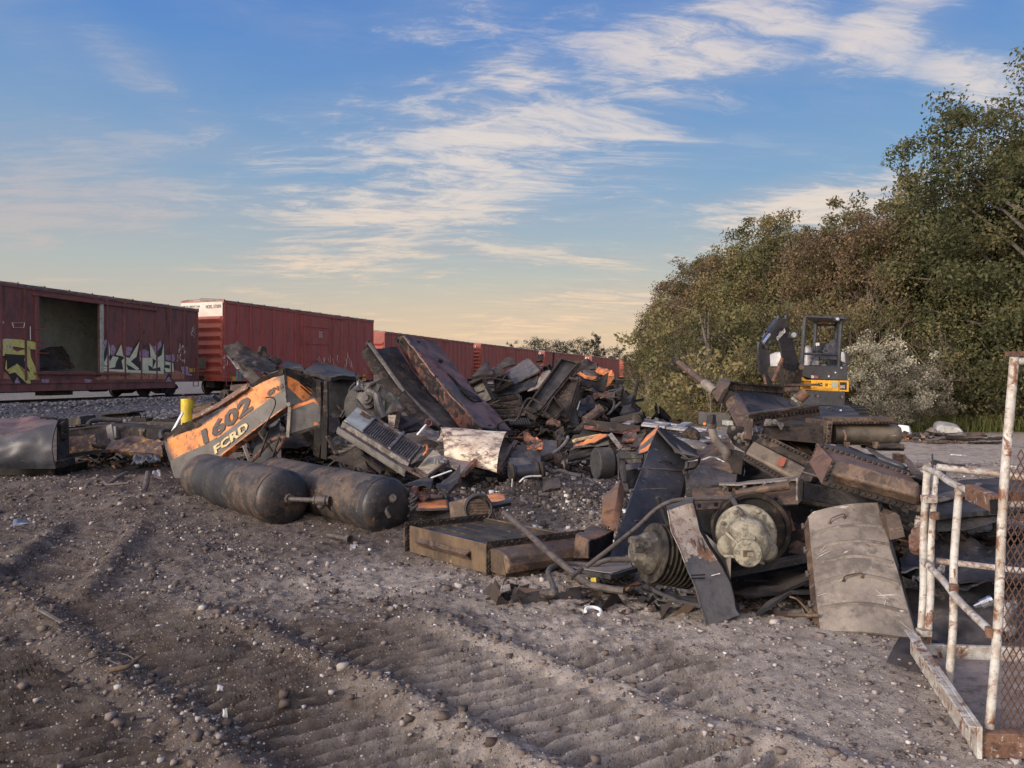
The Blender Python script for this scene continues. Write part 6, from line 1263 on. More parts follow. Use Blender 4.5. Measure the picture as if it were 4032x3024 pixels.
# wedge shaped duct right of the radiator
WD = root_of('wedge_duct', G(2330, 2230), 'brown tapered duct with a dark open end, right of the radiator', 'duct')
mb = MB(); mb.box8([ZG(1615,740,5.9), ZG(1770,740,5.75), ZG(1770,560,5.75), ZG(1640,500,6.0), ZG(1700,600,6.6), ZG(1990,700,6.25), ZG(2015,470,6.35), ZG(1790,415,6.9)]); mb.build('duct_body', BRN, WD, bevel=.004)
mb = MB(); mb.sheet([ZG(1775,730,5.73), ZG(1990,690,6.2)], [ZG(1775,575,5.73), ZG(2008,492,6.3)], 8, 5, .01, .006, 4, 3); mb.build('open_end', SOOT_SHADE, WD)
mb = MB(); mb.sheet([ZG(1780,560,5.72), ZG(2010,475,6.3)], [ZG(1690,520,5.9), ZG(1960,445,6.5)], 10, 5, .012, .01, 4, 4, jag=.05); mb.build('bent_lip', RST, WD)
bits([
 ('p', 'long_pipe', HOSE, 'long bent steel pipe lying across the radiator down to the gravel', 'pipe', [([ZG(945,295,6.3), ZG(1130,450,6.0), ZG(1400,700,5.55), ZG(1680,930,5.25), ZG(1800,1000,5.1), ZG(1960,1035,5.05), ZG(2110,1055,5.0)], [.026, .026])]),
 ('p', 'elbow_pipe', HOSE, 'grey pipe with an elbow end on the gravel, snaking towards the black tray', 'pipe', [([ZG(1290,1065,4.95), ZG(1400,1080,4.95)], .022), ([ZG(1400,1080,4.95), ZG(1425,1060,4.95), ZG(1420,1000,5.05), ZG(1375,880,5.25), ZG(1420,820,5.4), ZG(1560,795,5.5), ZG(1800,800,5.5), ZG(1950,755,5.5), ZG(2130,745,5.5)], .020), ([ZG(2125,745,5.5), ZG(2160,745,5.5)], .030), ([ZG(1385,1083,4.95), ZG(1425,1078,4.95), ZG(1435,1040,5.0)], .028)]),
 ('p', 'long_rod', HOSE, 'long dark rod rising from the gravel over the black sheet to the wheel', 'rod', [([ZG(1580,930,5.0), ZG(1700,840,5.1)], .018), ([P(2309,2234,5.2), P(2494,2090,5.35), P(2580,2010,5.4), P(2639,1977,5.4), P(2707,1967,5.4), P(2860,1962,5.4)], .017), ([P(2855,1962,5.4), P(2880,1960,5.4)], .026), ([P(2885,1965,5.35), P(2920,2020,5.1), P(2990,2085,5.0)], [.020, .014])]),
 ('s', 'black_tray', BLK, 'flat black tray with an upturned rim between elbow pipe and ribbed drum', 'tray', [ZG(1480,820,5.45), ZG(1990,905,5.15), ZG(2250,830,5.4)], [ZG(1560,770,5.9), ZG(1900,760,5.9), ZG(2240,745,5.9)], (16,5,.03,.01,2,.01,0)),
 ('s', 'tray_lining', TAN, 'dusty tan lining in the black tray', 'sheet', [ZG(1530,812,5.4), ZG(1985,880,5.2), ZG(2190,820,5.42)], [ZG(1600,790,5.7), ZG(1950,780,5.7), ZG(2180,780,5.7)], (12,4,.004,.006,2,.03,0)),
 ('s', 'yellow_chip', YEL, 'small bright yellow plastic chip on the gravel under the rod', 'plastic chip', [ZG(1790,955,4.85), ZG(1840,955,4.85)], [ZG(1785,935,4.88), ZG(1835,925,4.88)], (4,3,.01,.01,9,.1,0)),
 ('p', 'white_hoop', WHT, 'white bent hoop of tube lying on the gravel before the rod', 'hoop', [([ZG(1735,1255,4.55), ZG(1750,1220,4.6), ZG(1820,1215,4.62), ZG(1880,1240,4.6), ZG(1885,1275,4.52), ZG(1862,1288,4.50)], .010)]),
 ('p', 'wire_hoop', HOSE, 'thin wire hoop on the dirt below the radiator foot', 'hoop', [([ZG(935,1000,4.95), ZG(950,950,5.05), ZG(1000,932,5.1), ZG(1060,955,5.05), ZG(1068,975,5.0)], .006)]),
 ('b', 'wood_scrap', WOOD, 'pale wood splinter on the berm at the far left', 'wood splinter', [(G(150,2446)+Vector((0,0,.07)), G(240,2497)+Vector((0,0,.065)), .03, .012)]),
 ('p', 'yellow_strap', OCH, 'curved yellowish strap lying on the berm at lower left', 'strap', [([G(425,2690)+Vector((0,0,.06)), G(500,2680)+Vector((0,0,.07)), G(545,2650)+Vector((0,0,.08)), G(565,2630)+Vector((0,0,.07))], [.016, .004])]),
 ('p', 'wire', HOSE, 'thin wire curl lying left of the yellowish strap', 'wire', [([G(300,2665)+Vector((0,0,.06)), G(400,2630)+Vector((0,0,.07)), G(480,2622)+Vector((0,0,.06)), G(520,2640)+Vector((0,0,.05)), G(470,2665)+Vector((0,0,.06)), G(410,2650)+Vector((0,0,.07))], .004)]),
 ('s', 'white_litter', PLAS, 'white paper scrap on the berm near the picture bottom', 'litter', [G(845,2745)+Vector((0,0,.03)), G(872,2748)+Vector((0,0,.03))], [G(847,2735)+Vector((0,0,.045)), G(872,2733)+Vector((0,0,.04))], (5,4,.004,.02,20,.2,.02)),
 ('s', 'white_litter', PLAS, 'crumpled white litter lowest of the scraps at the bottom left', 'litter', [G(868,2838)+Vector((0,0,.02)), G(892,2837)+Vector((0,0,.02))], [G(870,2826)+Vector((0,0,.03)), G(888,2824)+Vector((0,0,.035))], (5,4,.004,.03,24,.3,.02)),
 ('s', 'white_litter', PLAS, 'little white litter on the dark track mark at left', 'litter', [G(480,2145)+Vector((0,0,.02)), G(505,2148)+Vector((0,0,.02))], [G(478,2125)+Vector((0,0,.06)), G(500,2130)+Vector((0,0,.05))], (5,4,.004,.02,22,.3,.02)),
 ('s', 'white_litter', PLAS, 'white chip beside the short brown pipe', 'litter', [G(1375,2168)+Vector((0,0,.01)), G(1400,2166)+Vector((0,0,.01))], [G(1378,2152)+Vector((0,0,.02)), G(1402,2150)+Vector((0,0,.02))], (4,4,.01,.01,22,.2,.01)),
])

# ================================================================ FAR HEAP
def FRAMED(name, pts, Y, label, mat=CHBR, inner=None, cross=False, wd=.09):
    c = [P(x, y, Yk) for (x, y), Yk in zip(pts, Y)]; m_ = (c[0]+c[1]+c[2]+c[3])/4
    t = thing(name, (m_.x, m_.y, max(0, min(p.z for p in c))), label, 'framed panel')
    n_ = (c[1]-c[0]).cross(c[3]-c[0]).normalized(); n_ = n_ if n_.dot(CAMP-c[0]) > 0 else -n_
    mb = MB(); mb.sheet([c[0], c[1]], [c[3], c[2]], 8, 8, .04, .03, 1.2, len(label)); mb.build('panel', inner or BLK, t)
    mb = MB()
    for a, b in ((0,1), (1,2), (2,3), (3,0)): mb.bar(c[a]+n_*.04, c[b]+n_*.04, wd*.75, .06, n_); mb.bar(c[a].lerp(m_, .08)+n_*.09, c[b].lerp(m_, .08)+n_*.09, .02, .04, n_)
    if cross: mb.bar(c[0]+n_*.05, c[2]+n_*.05, wd*.8, .08, n_); mb.bar(c[1]+n_*.06, c[3]+n_*.06, wd*.8, .08, n_)
    mb.build('frame', mat, t, bevel=.005); return t
zE = lambda x, y: (1800 + x/2.765, 1250 + y/2.765)
FRAMED('framed_panel', [zE(740,1030), zE(880,1080), zE(1335,510), zE(1145,460)], (15.3, 15.2, 16.2, 16.3), 'tall black framed panel leaning right, highest of the far heap')
FRAMED('framed_panel', [zE(900,1070), zE(1200,1150), zE(1330,700), zE(1215,680)], (15.25, 15.05, 15.7, 15.9), 'dark framed panel right of the tallest one in the far heap', cross=False, inner=CHBR)
FRAMED('framed_panel', [zE(950,1060), zE(1060,1130), zE(1165,1020), zE(1050,880)], (14.9, 14.8, 15.0, 15.1), 'small diamond shaped framed plate at the foot of the far heap', inner=CHBR, wd=.07)
FRAMED('window_frame', [zE(300,980), zE(420,930), zE(300,690), zE(150,760)], (15.8, 15.7, 16.4, 16.6), 'dark window frame with cream panes, left part of the far heap', inner=worn('cream_pane', K(.38,.35,.24), K(.3,.27,.19), K(.15,.13,.10), .6, 0, 3, bump=.1), wd=.10)
mb = MB(); c = [P(*zE(x, y), 16.0) for x, y in ((210,830),(300,795))]; mb.bar(c[0], c[1], .03, .04); one(mb, 'glazing_bar', CHBR, 'dark bar across the cream panes in the far heap', 'bar')
FRAMED('framed_panel', [zE(340,970), zE(700,1010), zE(680,880), zE(420,930)], (15.6, 15.6, 15.9, 15.9), 'low brown framed panel below the grey fender sheet in the far heap', inner=CHBR)
FRAMED('truss_frame', [zE(430,830), zE(620,730), zE(560,640), zE(410,690)], (16.4, 16.3, 16.8, 16.9), 'small open truss frame left of the grey fender sheet', inner=SOOT_SHADE, cross=True, wd=.05)
bits([
 ('s', 'fender_sheet', GREY, 'grey scratched fender sheet bent over the far heap left of the tallest panel', 'fender sheet', [ZE(615,725,16.6), ZE(900,570,16.4)], [ZE(505,600,17.6), ZE(640,520,17.7), ZE(780,440,17.6)], (16,10,.03,.04,1.2,.02,.03)),
 ('s', 'fender_sheet', TAN, 'tan curved plate drooping right of the grey fender sheet', 'fender sheet', [ZE(760,800,16.1), ZE(880,760,16.1), ZE(1000,640,16.2)], [ZE(900,690,16.4), ZE(930,600,16.6), ZE(1020,575,16.6)], (14,8,.02,.05,2,.03,.04)),
 ('s', 'channel_sheet', CHBR, 'long dark channel reaching up left from the far heap', 'channel', [ZE(150,640,17.2), ZE(400,620,17)], [ZE(310,450,18.0), ZE(345,480,18.0)], (10,5,.06,.05,2,.04,.06)),
 ('s', 'scrap_sheet', CHBR, 'dark roof corner piece behind the grey fender sheet', 'scrap sheet', [ZE(330,610,17.8), ZE(640,520,17.8)], [ZE(430,500,18.4), ZE(575,425,18.6), ZE(640,480,18.4)], (12,8,.04,.06,2,.04,.08)),
 ('s', 'scrap_sheet', CHBR, 'long dark sheet running left to the charred slab', 'scrap sheet', [ZE(110,720,16.9), ZE(520,660,16.9)], [ZE(180,640,17.3), ZE(500,540,17.5)], (14,6,.05,.06,2,.04,.06)),
 ('s', 'scrap_sheet', BLK, 'black sheet in shadow under the grey fender', 'scrap sheet', [ZE(430,860,16.4), ZE(860,780,16.2)], [ZE(620,720,16.7), ZE(900,590,16.6)], (12,8,.03,.06,2,.04,.04)),  # black colour stands for the fender's shade
 ('s', 'scrap_sheet', SOOT_SHADE, 'sooty backing sheet at the left base of the far heap', 'scrap sheet', [ZE(100,1180,16.8), ZE(860,1200,16.6)], [ZE(120,800,17.3), ZE(840,760,17.0)], (12,8,.03,.10,1.5,.04,.1)),  # added so the left interior of the heap reads dark
 ('s', 'scrap_sheet', SOOT_SHADE, 'sooty backing sheet at the right base of the far heap', 'scrap sheet', [ZE(1180,1200,16.8), ZE(1900,1130,17.0)], [ZE(1250,760,17.6), ZE(1780,700,17.8)], (14,8,.03,.12,1.5,.05,.12)),  # painted shade closing the right interior of the heap
 ('s', 'upright_stub', CHBR, 'crooked dark stub standing above the far heap in front of the train', 'stub', [ZE(860,480,17.8), ZE(930,470,17.8)], [ZE(890,400,17.9), ZE(945,395,17.9)], (5,8,.06,.05,4,.08,.06)),
 ('s', 'scrap_sheet', ORG_D, 'small dark orange piece under the crooked stub', 'scrap sheet', [ZE(870,560,17.3), ZE(930,570,17.3)], [ZE(860,505,17.5), ZE(950,510,17.5)], (6,5,.03,.04,4,.08,.04)),
 ('s', 'hood_edge', CHBR, 'twisted dark rim right of the tallest framed panel', 'rim', [ZE(1080,490,18), ZE(1220,470,18), ZE(1330,500,17.9)], [ZE(1070,455,18.2), ZE(1230,440,18.2), ZE(1340,470,18.2)], (14,5,.06,.06,4,.08,.08)),
 ('s', 'scrap_sheet', CHBR, 'grey brown crushed sheet left of the bright orange door skin', 'scrap sheet', [ZE(1300,620,17.2), ZE(1530,560,17.3)], [ZE(1330,480,17.9), ZE(1540,490,18)], (14,8,.03,.12,3,.06,.12)),
 ('s', 'orange_skin', ORG_P, 'bright orange torn sheet draped at the top right of the far heap', 'orange sheet', [ZE(1480,590,16.9), ZE(1640,650,16.7), ZE(1700,680,16.7)], [ZE(1545,520,17.2), ZE(1660,560,17.2), ZE(1720,620,17.1)], (18,10,.02,.10,3,.06,.12)),
 ('s', 'orange_skin', ORG_P, 'orange tongue hanging down at the right of the far heap', 'orange sheet', [ZE(1618,775,16.6), ZE(1660,740,16.6)], [ZE(1640,630,16.7), ZE(1725,640,16.8)], (8,10,.02,.06,3,.08,.05)),
 ('s', 'orange_skin', ORG_P, 'curved orange strip left of the bright orange sheet', 'orange sheet', [ZE(1300,585,16.8), ZE(1390,680,16.6), ZE(1515,695,16.5)], [ZE(1340,570,16.9), ZE(1420,640,16.7), ZE(1530,655,16.6)], (18,5,.02,.05,3,.08,.05)),
 ('s', 'scrap_sheet', GREY, 'grey inner sheet framed by the orange strips', 'scrap sheet', [ZE(1380,660,16.9), ZE(1570,640,16.9)], [ZE(1360,575,17.1), ZE(1580,590,17.1)], (8,6,.02,.05,3,.03,.04)),
 ('s', 'scrap_sheet', CHBR, 'brown crumpled sheet wrapping below the orange strips', 'scrap sheet', [ZE(1260,700,16.4), ZE(1420,800,16.2), ZE(1620,790,16.3)], [ZE(1270,620,16.7), ZE(1420,700,16.5), ZE(1640,640,16.6)], (18,8,.03,.12,3,.05,.14)),
 ('s', 'scrap_sheet', CHBR, 'brown standing sheet right of the middle framed panel', 'scrap sheet', [ZE(1180,1180,15.9), ZE(1300,1190,15.8)], [ZE(1230,720,16.6), ZE(1390,780,16.4)], (10,14,.03,.08,2,.04,.08)),
 ('s', 'door_panel', GREY, 'narrow grey door with rounded recess standing at the foot of the far heap', 'door', [ZE(1200,1200,15.4), ZE(1330,1190,15.3)], [ZE(1230,1000,15.7), ZE(1290,990,15.7)], (8,8,.04,.02,2,.02,.0)),
 ('s', 'scrap_sheet', BLUE, 'blue black crumpled sheet at the right of the narrow grey door', 'scrap sheet', [ZE(1320,1110,15.6), ZE(1510,960,15.7)], [ZE(1340,900,16.1), ZE(1470,840,16.2)], (12,10,.02,.10,2.5,.05,.1)),
 ('s', 'white_edge', WHT, 'thin white curved edge on the blue black sheet', 'strip', [ZE(1300,1010,15.5), ZE(1312,1010,15.5)], [ZE(1330,910,15.7), ZE(1345,905,15.7)], (3,6,.02,.02,3,.1,0)),
 ('s', 'scrap_sheet', RST, 'rusty jagged sheet in the right part of the far heap', 'scrap sheet', [ZE(1480,880,15.8), ZE(1720,850,16)], [ZE(1470,830,16.1), ZE(1600,810,16.2), ZE(1730,820,16.2)], (16,6,.03,.07,4,.1,.1)),
 ('s', 'scrap_sheet', ORG_D, 'crumpled orange remnant in the dark right flank of the far heap', 'scrap sheet', [ZE(1480,1000,15.4), ZE(1560,980,15.4)], [ZE(1500,930,15.6), ZE(1545,920,15.6)], (8,6,.02,.06,5,.08,.08)),
 ('p', 'bent_pipe', BRN, 'scorched reddish pipe sloping up at the right of the far heap', 'pipe', [([ZE(1390,1130,14.8), ZE(1490,1060,14.9), ZE(1570,1000,15)], .10)]),
 ('b', 'twisted_straps', CHBR, 'twisted straps hanging below the orange remnant', 'straps', [(ZE(1560,1000,15), ZE(1640,1110,14.9), .05, .02), (ZE(1540,1010,15), ZE(1545,1120,14.9), .03, .02), (ZE(1600,1000,15), ZE(1590,1090,14.9), .05, .02)]),
 ('b', 'thin_bars', GREY, 'thin crossed bars in the dark right flank of the far heap', 'bars', [(ZE(1640,1060,15.2), ZE(1780,920,15.4), .06, .03), (ZE(1560,880,15.4), ZE(1790,780,15.6), .04, .03), (ZE(1640,870,15.4), ZE(1760,870,15.5), .05, .03), (ZE(1650,800,15.8), ZE(1800,770,16), .05, .03)]),
 ('p', 'wire_loop', RUB, 'black hose loop in the right flank of the far heap', 'hose', [([ZE(1640,880,15.2), ZE(1700,900,15.2), ZE(1710,950,15.2), ZE(1690,1010,15.2)], .025)]),
 ('b', 'straight_channel', CHBR, 'long horizontal dark channel at the base of the far heap', 'channel', [(ZE(410,1030,15.2), ZE(870,1010,15.2), .16, .10), (ZE(450,1080,15.0), ZE(740,1055,15.0), .08, .05), (ZE(740,1030,15.1), ZE(870,1110,15.0), .14, .10)]),
 ('b', 'grille_bars', BLK, 'black grille of slanted bars lying under the horizontal channel', 'grille', [(ZE(560+k*26,1095,14.9), ZE(590+k*26,1170,14.8), .035, .03) for k in range(9)]),
 ('s', 'scrap_sheet', SOOT_SHADE, 'black sheet behind the slanted grille bars', 'scrap sheet', [ZE(500,1200,15.1), ZE(860,1200,15.0)], [ZE(500,1080,15.3), ZE(860,1070,15.3)], (8,6,.03,.06,2,.04,.05)),  # painted shade seen between the bars
 ('s', 'rusty_drum_half', RST, 'rounded rusty plate at the foot of the far heap', 'plate', [ZE(960,1180,14.2), ZE(1130,1190,14.2)], [ZE(1000,1130,14.4), ZE(1120,1130,14.4)], (10,6,.03,.07,3,.08,.08)),
 ('s', 'scrap_sheet', CHBR, 'crumpled brown sheet between the far heap and the orange beam', 'scrap sheet', [ZE(860,1330,12.6), ZE(1150,1330,12.6)], [ZE(900,1220,13.2), ZE(1180,1210,13.2)], (16,8,.03,.12,4,.06,.14)),
 ('x', 'orange_beam', ORG_D, 'long scorched beam with orange paint lying before the far heap', 'beam', [([ZE(1380,1215,12.6), ZE(1800,1270,12.3), ZE(1990,1240,12.2), ZE(1990,1185,12.3), ZE(1700,1150,12.5), ZE(1390,1120,12.8)], (0, .25, 0))]),
 ('x', 'orange_beam_cap', CHBR, 'charred upper skin of the long orange beam', 'beam', [([ZE(1520,1230,12.22), ZE(1800,1235,12.05), ZE(1990,1210,11.95), ZE(2000,1180,12.0), ZE(1700,1145,12.2), ZE(1370,1115,12.5), ZE(1375,1170,12.4), ZE(1515,1180,12.25)], (0, .05, 0))]),
 ('p', 'long_tube', CHBR, 'dark tube with a clamp lying behind the orange beam', 'tube', [([ZE(1680,1150,12.9), ZE(1950,1090,12.8), ZE(2020,1075,12.8)], .085), ([ZE(1940,1075,12.7), ZE(1980,1170,12.6)], .09)]),
 ('s', 'scrap_sheet', CHBR, 'long crumpled strap running from the orange beam to the peeled sheet', 'scrap sheet', [ZE(1140,1310,12.0), ZE(1380,1180,12.2)], [ZE(1150,1260,12.2), ZE(1270,1200,12.3), ZE(1370,1130,12.4)], (16,5,.05,.07,4,.08,.1)),
 ('s', 'scrap_sheet', CHBR, 'rolled grey sheet above the pale cable', 'scrap sheet', [ZE(1070,1350,11.8), ZE(1180,1400,11.6)], [ZE(1080,1260,12.2), ZE(1240,1230,12.2)], (12,8,.03,.12,4,.08,.14)),
 ('s', 'orange_window_frame', ORG_P, 'orange window frame piece folded on the middle scrap', 'window frame', [ZE(1250,1410,11.2), ZE(1370,1395,11.1), ZE(1500,1370,11.0), ZE(1650,1290,11.0)], [ZE(1265,1360,11.4), ZE(1380,1345,11.3), ZE(1480,1330,11.2), ZE(1540,1270,11.3), ZE(1650,1265,11.2)], (20,5,.02,.03,4,.04,.03)),
 ('b', 'orange_rail', LETC, 'pale orange rail along the top of the orange window frame', 'rail', [(ZE(1290,1335,11.3), ZE(1530,1285,11.4), .05, .04), (ZE(1265,1350,11.25), ZE(1300,1330,11.3), .05, .04)]),
 ('s', 'scrap_sheet', GREY, 'grey folded skin under the orange window frame', 'scrap sheet', [ZE(1220,1420,11.1), ZE(1660,1370,11.0)], [ZE(1340,1395,11.2), ZE(1560,1330,11.1), ZE(1650,1290,11.1)], (14,5,.02,.03,3,.03,.03)),
 ('b', 'bent_frame_leg', LOUV, 'bent grey frame leg right of the orange window frame', 'frame leg', [(ZE(1665,1270,11.0), ZE(1790,1430,10.8), .07, .04, (0, 1, 0)), (ZE(1790,1440,10.8), ZE(2000,1420,10.7), .06, .04)]),
 ('s', 'scrap_sheet', ORG_D, 'orange foot of the bent frame leg', 'scrap sheet', [ZE(1760,1425,10.9), ZE(1845,1415,10.9)], [ZE(1780,1370,11), ZE(1810,1375,11)], (6,5,.02,.02,3,.03,.02)),
 ('s', 'scrap_sheet', ORG_D, 'dark orange plate standing behind the bent frame leg', 'scrap sheet', [ZE(1790,1370,11.6), ZE(1960,1300,11.6)], [ZE(1820,1240,11.9), ZE(1960,1250,11.9)], (8,6,.02,.05,3,.05,.04)),
 ('s', 'scrap_sheet', CHBR, 'dark slanted plate left of the striped orange corner', 'scrap sheet', [ZE(1890,1415,10.6), ZE(1975,1410,10.6)], [ZE(1960,1270,10.9), ZE(2060,1250,10.9)], (8,8,.03,.02,3,.04,.02)),
 ('s', 'scrap_sheet', SOOT_SHADE, 'black void sheet beneath the orange window frame', 'scrap sheet', [ZE(1190,1540,11.0), ZE(1560,1500,10.8)], [ZE(1220,1425,11.3), ZE(1660,1370,11.2)], (10,6,.03,.05,3,.05,.05)),  # added black for the shaded hollow under the frame
 ('s', 'scrap_sheet', SOOT_SHADE, 'dark sheet below the orange beam', 'scrap sheet', [ZE(1160,1420,12.3), ZE(1980,1370,12.0)], [ZE(1300,1200,12.9), ZE(1980,1230,12.7)], (12,6,.03,.06,2,.05,.06)),  # shaded space under the beam, put in as a black sheet
 ('s', 'scrap_sheet', BLK, 'black curled sheet at the right tip of the far heap', 'scrap sheet', [ZE(1780,1120,15.8), ZE(1990,1050,16.2)], [ZE(1800,800,16.6), ZE(1860,820,16.6), ZE(1980,1000,16.6)], (14,12,.03,.16,3,.08,.16)),
 ('s', 'scrap_sheet', CHBR, 'dark shredded sheet above the right tip of the far heap', 'scrap sheet', [ZE(1680,860,16.2), ZE(1830,900,16.4)], [ZE(1720,660,16.8), ZE(1800,690,16.9)], (12,12,.03,.16,3,.1,.16)),
])
# loose shredded pieces filling the heaps
MS = [BLK, CHBR, CHBR, SOOT_SHADE, GREY, BRN, BLUE, CHBR]
rnd = random.Random(77)
def filler(n, cx, cy, rx, ry, hfun, group, label, smin, smax, mats, seed0):
    for i in range(n):
        a = rnd.uniform(0, 6.28); q = math.sqrt(rnd.random()); x = cx + rx*q*math.cos(a); y = cy + ry*q*math.sin(a); z = ghs(x, y) + hfun(x, y)*rnd.uniform(.3, 1.0)
        s_ = rnd.uniform(smin, smax); mb = MB(); kind = rnd.random()
        ex = Vector((rnd.gauss(0, 1), rnd.gauss(0, .6), rnd.gauss(0, .6))).normalized()*s_; ey = Vector((rnd.gauss(0, .4), rnd.gauss(0, .5), rnd.gauss(.4, .6))).normalized()*s_*rnd.uniform(.25, .8)
        c = Vector((x, y, max(z, ghs(x, y)+.04)))
        if kind < .62: mb.sheet([c-ex/2-ey/2, c+ex/2-ey/2], [c-ex/2+ey/2, c+ex/2+ey/2], 10, 7, .012, .13*s_, 3/s_, seed0+i, jag=.18, fold=.30*s_); bv = 0; nm = 'twisted_sheet'
        elif kind < .82: mb.bar(c-ex*.9, c+ex*.9, .07, .012, ey); mb.bar(c-ex*.9+ey.normalized()*.03, c+ex*.9+ey.normalized()*.03, .012, .06, ey); bv = 0; nm = 'angle_iron'
        else: mb.tube([c-ex*.9, c+Vector((0, 0, rnd.uniform(0, .12))), c+ex*.9], rnd.uniform(.018, .05), 8, smooth=True); bv = 0; nm = 'bent_rod'
        one(mb, nm, mats[i % len(mats)], label[nm], nm.split('_')[-1], group=group)
lab = lambda w_: {'twisted_sheet': 'small twisted dark sheet jammed in ' + w_, 'angle_iron': 'dark angle iron stuck in ' + w_, 'bent_rod': 'dark bent rod poking out of ' + w_}
filler(58, 1.2, 17.4, 2.7, .9, lambda x, y: max(0, .9-.28*abs(x-1.2)), 'loose pieces of the far heap', lab('the far heap'), .35, 1.0, MS + [ORG_D], 100)
filler(26, 3.0, 16.3, .8, 1.0, lambda x, y: .5, 'shreds at the right flank of the far heap', lab('the right flank of the far heap'), .15, .5, [BLK, SOOT_SHADE, CHBR, BLUE], 200)
filler(34, -3.2, 12.0, 1.6, .8, lambda x, y: .9, 'loose pieces of the left heap', lab('the left heap behind the cab side'), .3, .8, MS, 300)
filler(34, -1.0, 11.2, 2.2, 1.3, lambda x, y: .25, 'loose pieces before the charred slab', lab('the low scrap before the charred slab'), .15, .45, MS, 400)
filler(26, 1.3, 12.3, 1.8, .9, lambda x, y: .3, 'loose pieces around the orange beam', lab('the low scrap around the orange beam'), .15, .5, MS, 500)
filler(22, -2.4, 9.9, 1.2, .5, lambda x, y: .25, 'loose pieces behind the tanks', lab('the scrap right behind the air tanks'), .12, .4, [CHBR, BLK, GREY, BRN], 600)
def cables(n, cx, cy, rx, ry, h, group, label, seed):
    rd = random.Random(seed)
    for i in range(n):
        p = Vector((cx + rd.uniform(-rx, rx), cy + rd.uniform(-ry, ry), 0)); p.z = ghs(p.x, p.y) + rd.uniform(.1, 1)*h; pts = [p.copy()]
        for k in range(5): p = p + Vector((rd.gauss(0, .22), rd.gauss(-.02, .12), rd.gauss(-.03, .13))); p.z = max(p.z, ghs(p.x, p.y)+.02); pts.append(p.copy())
        mb = MB(); mb.tube(pts, rd.choice((.008, .012, .018, .028)), 7, smooth=True); one(mb, 'tangled_cable', (RUB, HOSE, CHBR, RST)[i % 4], label, 'cable', group=group)
cables(26, 1.4, 15.6, 2.3, .8, .8, 'cables tangled in the far heap', 'thin cable or hose tangled in the far heap', 1)
cables(18, -1.8, 10.6, 2.2, .8, .5, 'cables tangled behind the air tanks', 'thin cable or hose tangled in the scrap behind the air tanks', 2)
cables(16, 2.9, 6.5, 1.2, .4, .7, 'cables tangled in the right heap', 'thin cable or hose tangled in the right heap', 3)
def shreds():
    rs = np.random.RandomState(12); P_ = []
    for cx, cy, rx, ry, n, h in ((1.2, 16.2, 2.8, 1.5, 2600, .5), (-3.2, 11.6, 1.8, .9, 1300, .45), (-1.2, 10.6, 2.4, 1.4, 1900, .16), (1.2, 12.0, 2.0, 1.2, 1200, .15), (2.7, 6.6, 1.5, .8, 1900, .22), (4.8, 6.0, 1.2, .9, 700, .15), (1.4, 5.2, 1.6, .35, 260, .01), (10, 17.3, 1.2, .6, 500, .15), (-6.6, 13, 1.8, .6, 500, .15)):
        a = rs.uniform(0, 6.28, n); q = np.sqrt(rs.uniform(0, 1, n)); x = cx+rx*q*np.cos(a); y = cy+ry*q*np.sin(a); P_.append(np.stack([x, y, gh(x, y) + rs.uniform(0, 1, n)**1.6*h*(1.15-q) + .01], -1))
    c = np.concatenate(P_); n = len(c); e = rs.normal(0, 1, (n, 3))*np.array([1, .8, .35]); e /= np.linalg.norm(e, axis=1)[:, None]; f = np.cross(e, rs.normal(0, 1, (n, 3))); f /= np.linalg.norm(f, axis=1)[:, None]
    s_ = np.exp(rs.normal(-3.0, .55, n))[:, None]; w_ = s_*rs.uniform(.08, .7, (n, 1)); g_ = np.cross(e, f)*s_*rs.uniform(-.4, .4, (n, 1))
    V = np.stack([c-e*s_-f*w_, c+e*s_-f*w_*.6, c+e*s_*.8+f*w_+g_, c-e*s_*.7+f*w_*.8-g_, c+np.cross(e, f)*.01], 1).reshape(-1, 3); b = (np.arange(n)*5)[:, None]
    Fa = np.concatenate([b+np.array([[0, 1, 4]]), b+np.array([[1, 2, 4]]), b+np.array([[2, 3, 4]]), b+np.array([[3, 0, 4]])])
    m = island_mat('scrap_fragment', [(0, (.012,.012,.014)), (.45, (.035,.03,.028)), (.7, (.07,.052,.042)), (.86, (.13,.085,.06)), (.93, (.22,.20,.18)), (.965, (.45,.15,.04)), (1, (.4,.39,.37))], .7)
    o = bpy.data.objects.new('scrap_fragments', np_mesh('scrap_fragments', V, Fa, m)); COL.objects.link(o); tag(o, 'small torn metal fragments strewn through the scrap heaps', 'scrap fragments', kind='stuff')
shreds()
filler(14, -6.6, 13.2, 1.6, .5, lambda x, y: .35, 'loose pieces on the frame girder', lab('the pile along the frame girder'), .2, .6, [CHBR, BLK, BRN], 700)
# ================================================================ RIGHT HEAP
ZK = lambda x, y, Y: P(2600 + x/3.016, 1500 + y/3.016, Y)
ZL = lambda x, y, Y: P(3000 + x/2.765, 1500 + y/2.765, Y)
ZM = lambda x, y, Y: P(2550 + x/2.212, 1150 + y/2.212, Y)
ZN = lambda x, y, Y: P(2300 + x/2.212, 1900 + y/2.212, Y)
ZO = lambda x, y, Y: P(3100 + x/1.952, 1850 + y/1.952, Y)
ZQ = lambda x, y, Y: P(2200 + x/3.16, 1550 + y/3.16, Y)
def boltrow(mb, a, b, n_, nb, r=.013):
    a = Vector(a); b = Vector(b)
    for i in range(nb): mb.bolt(a.lerp(b, (i+.5)/nb), n_, r*1.1, r*1.3, 1)
def fnorm(a, b, c):
    n_ = (Vector(b)-Vector(a)).cross(Vector(c)-Vector(a)).normalized(); return n_ if n_.dot(CAMP-Vector(a)) > 0 else -n_
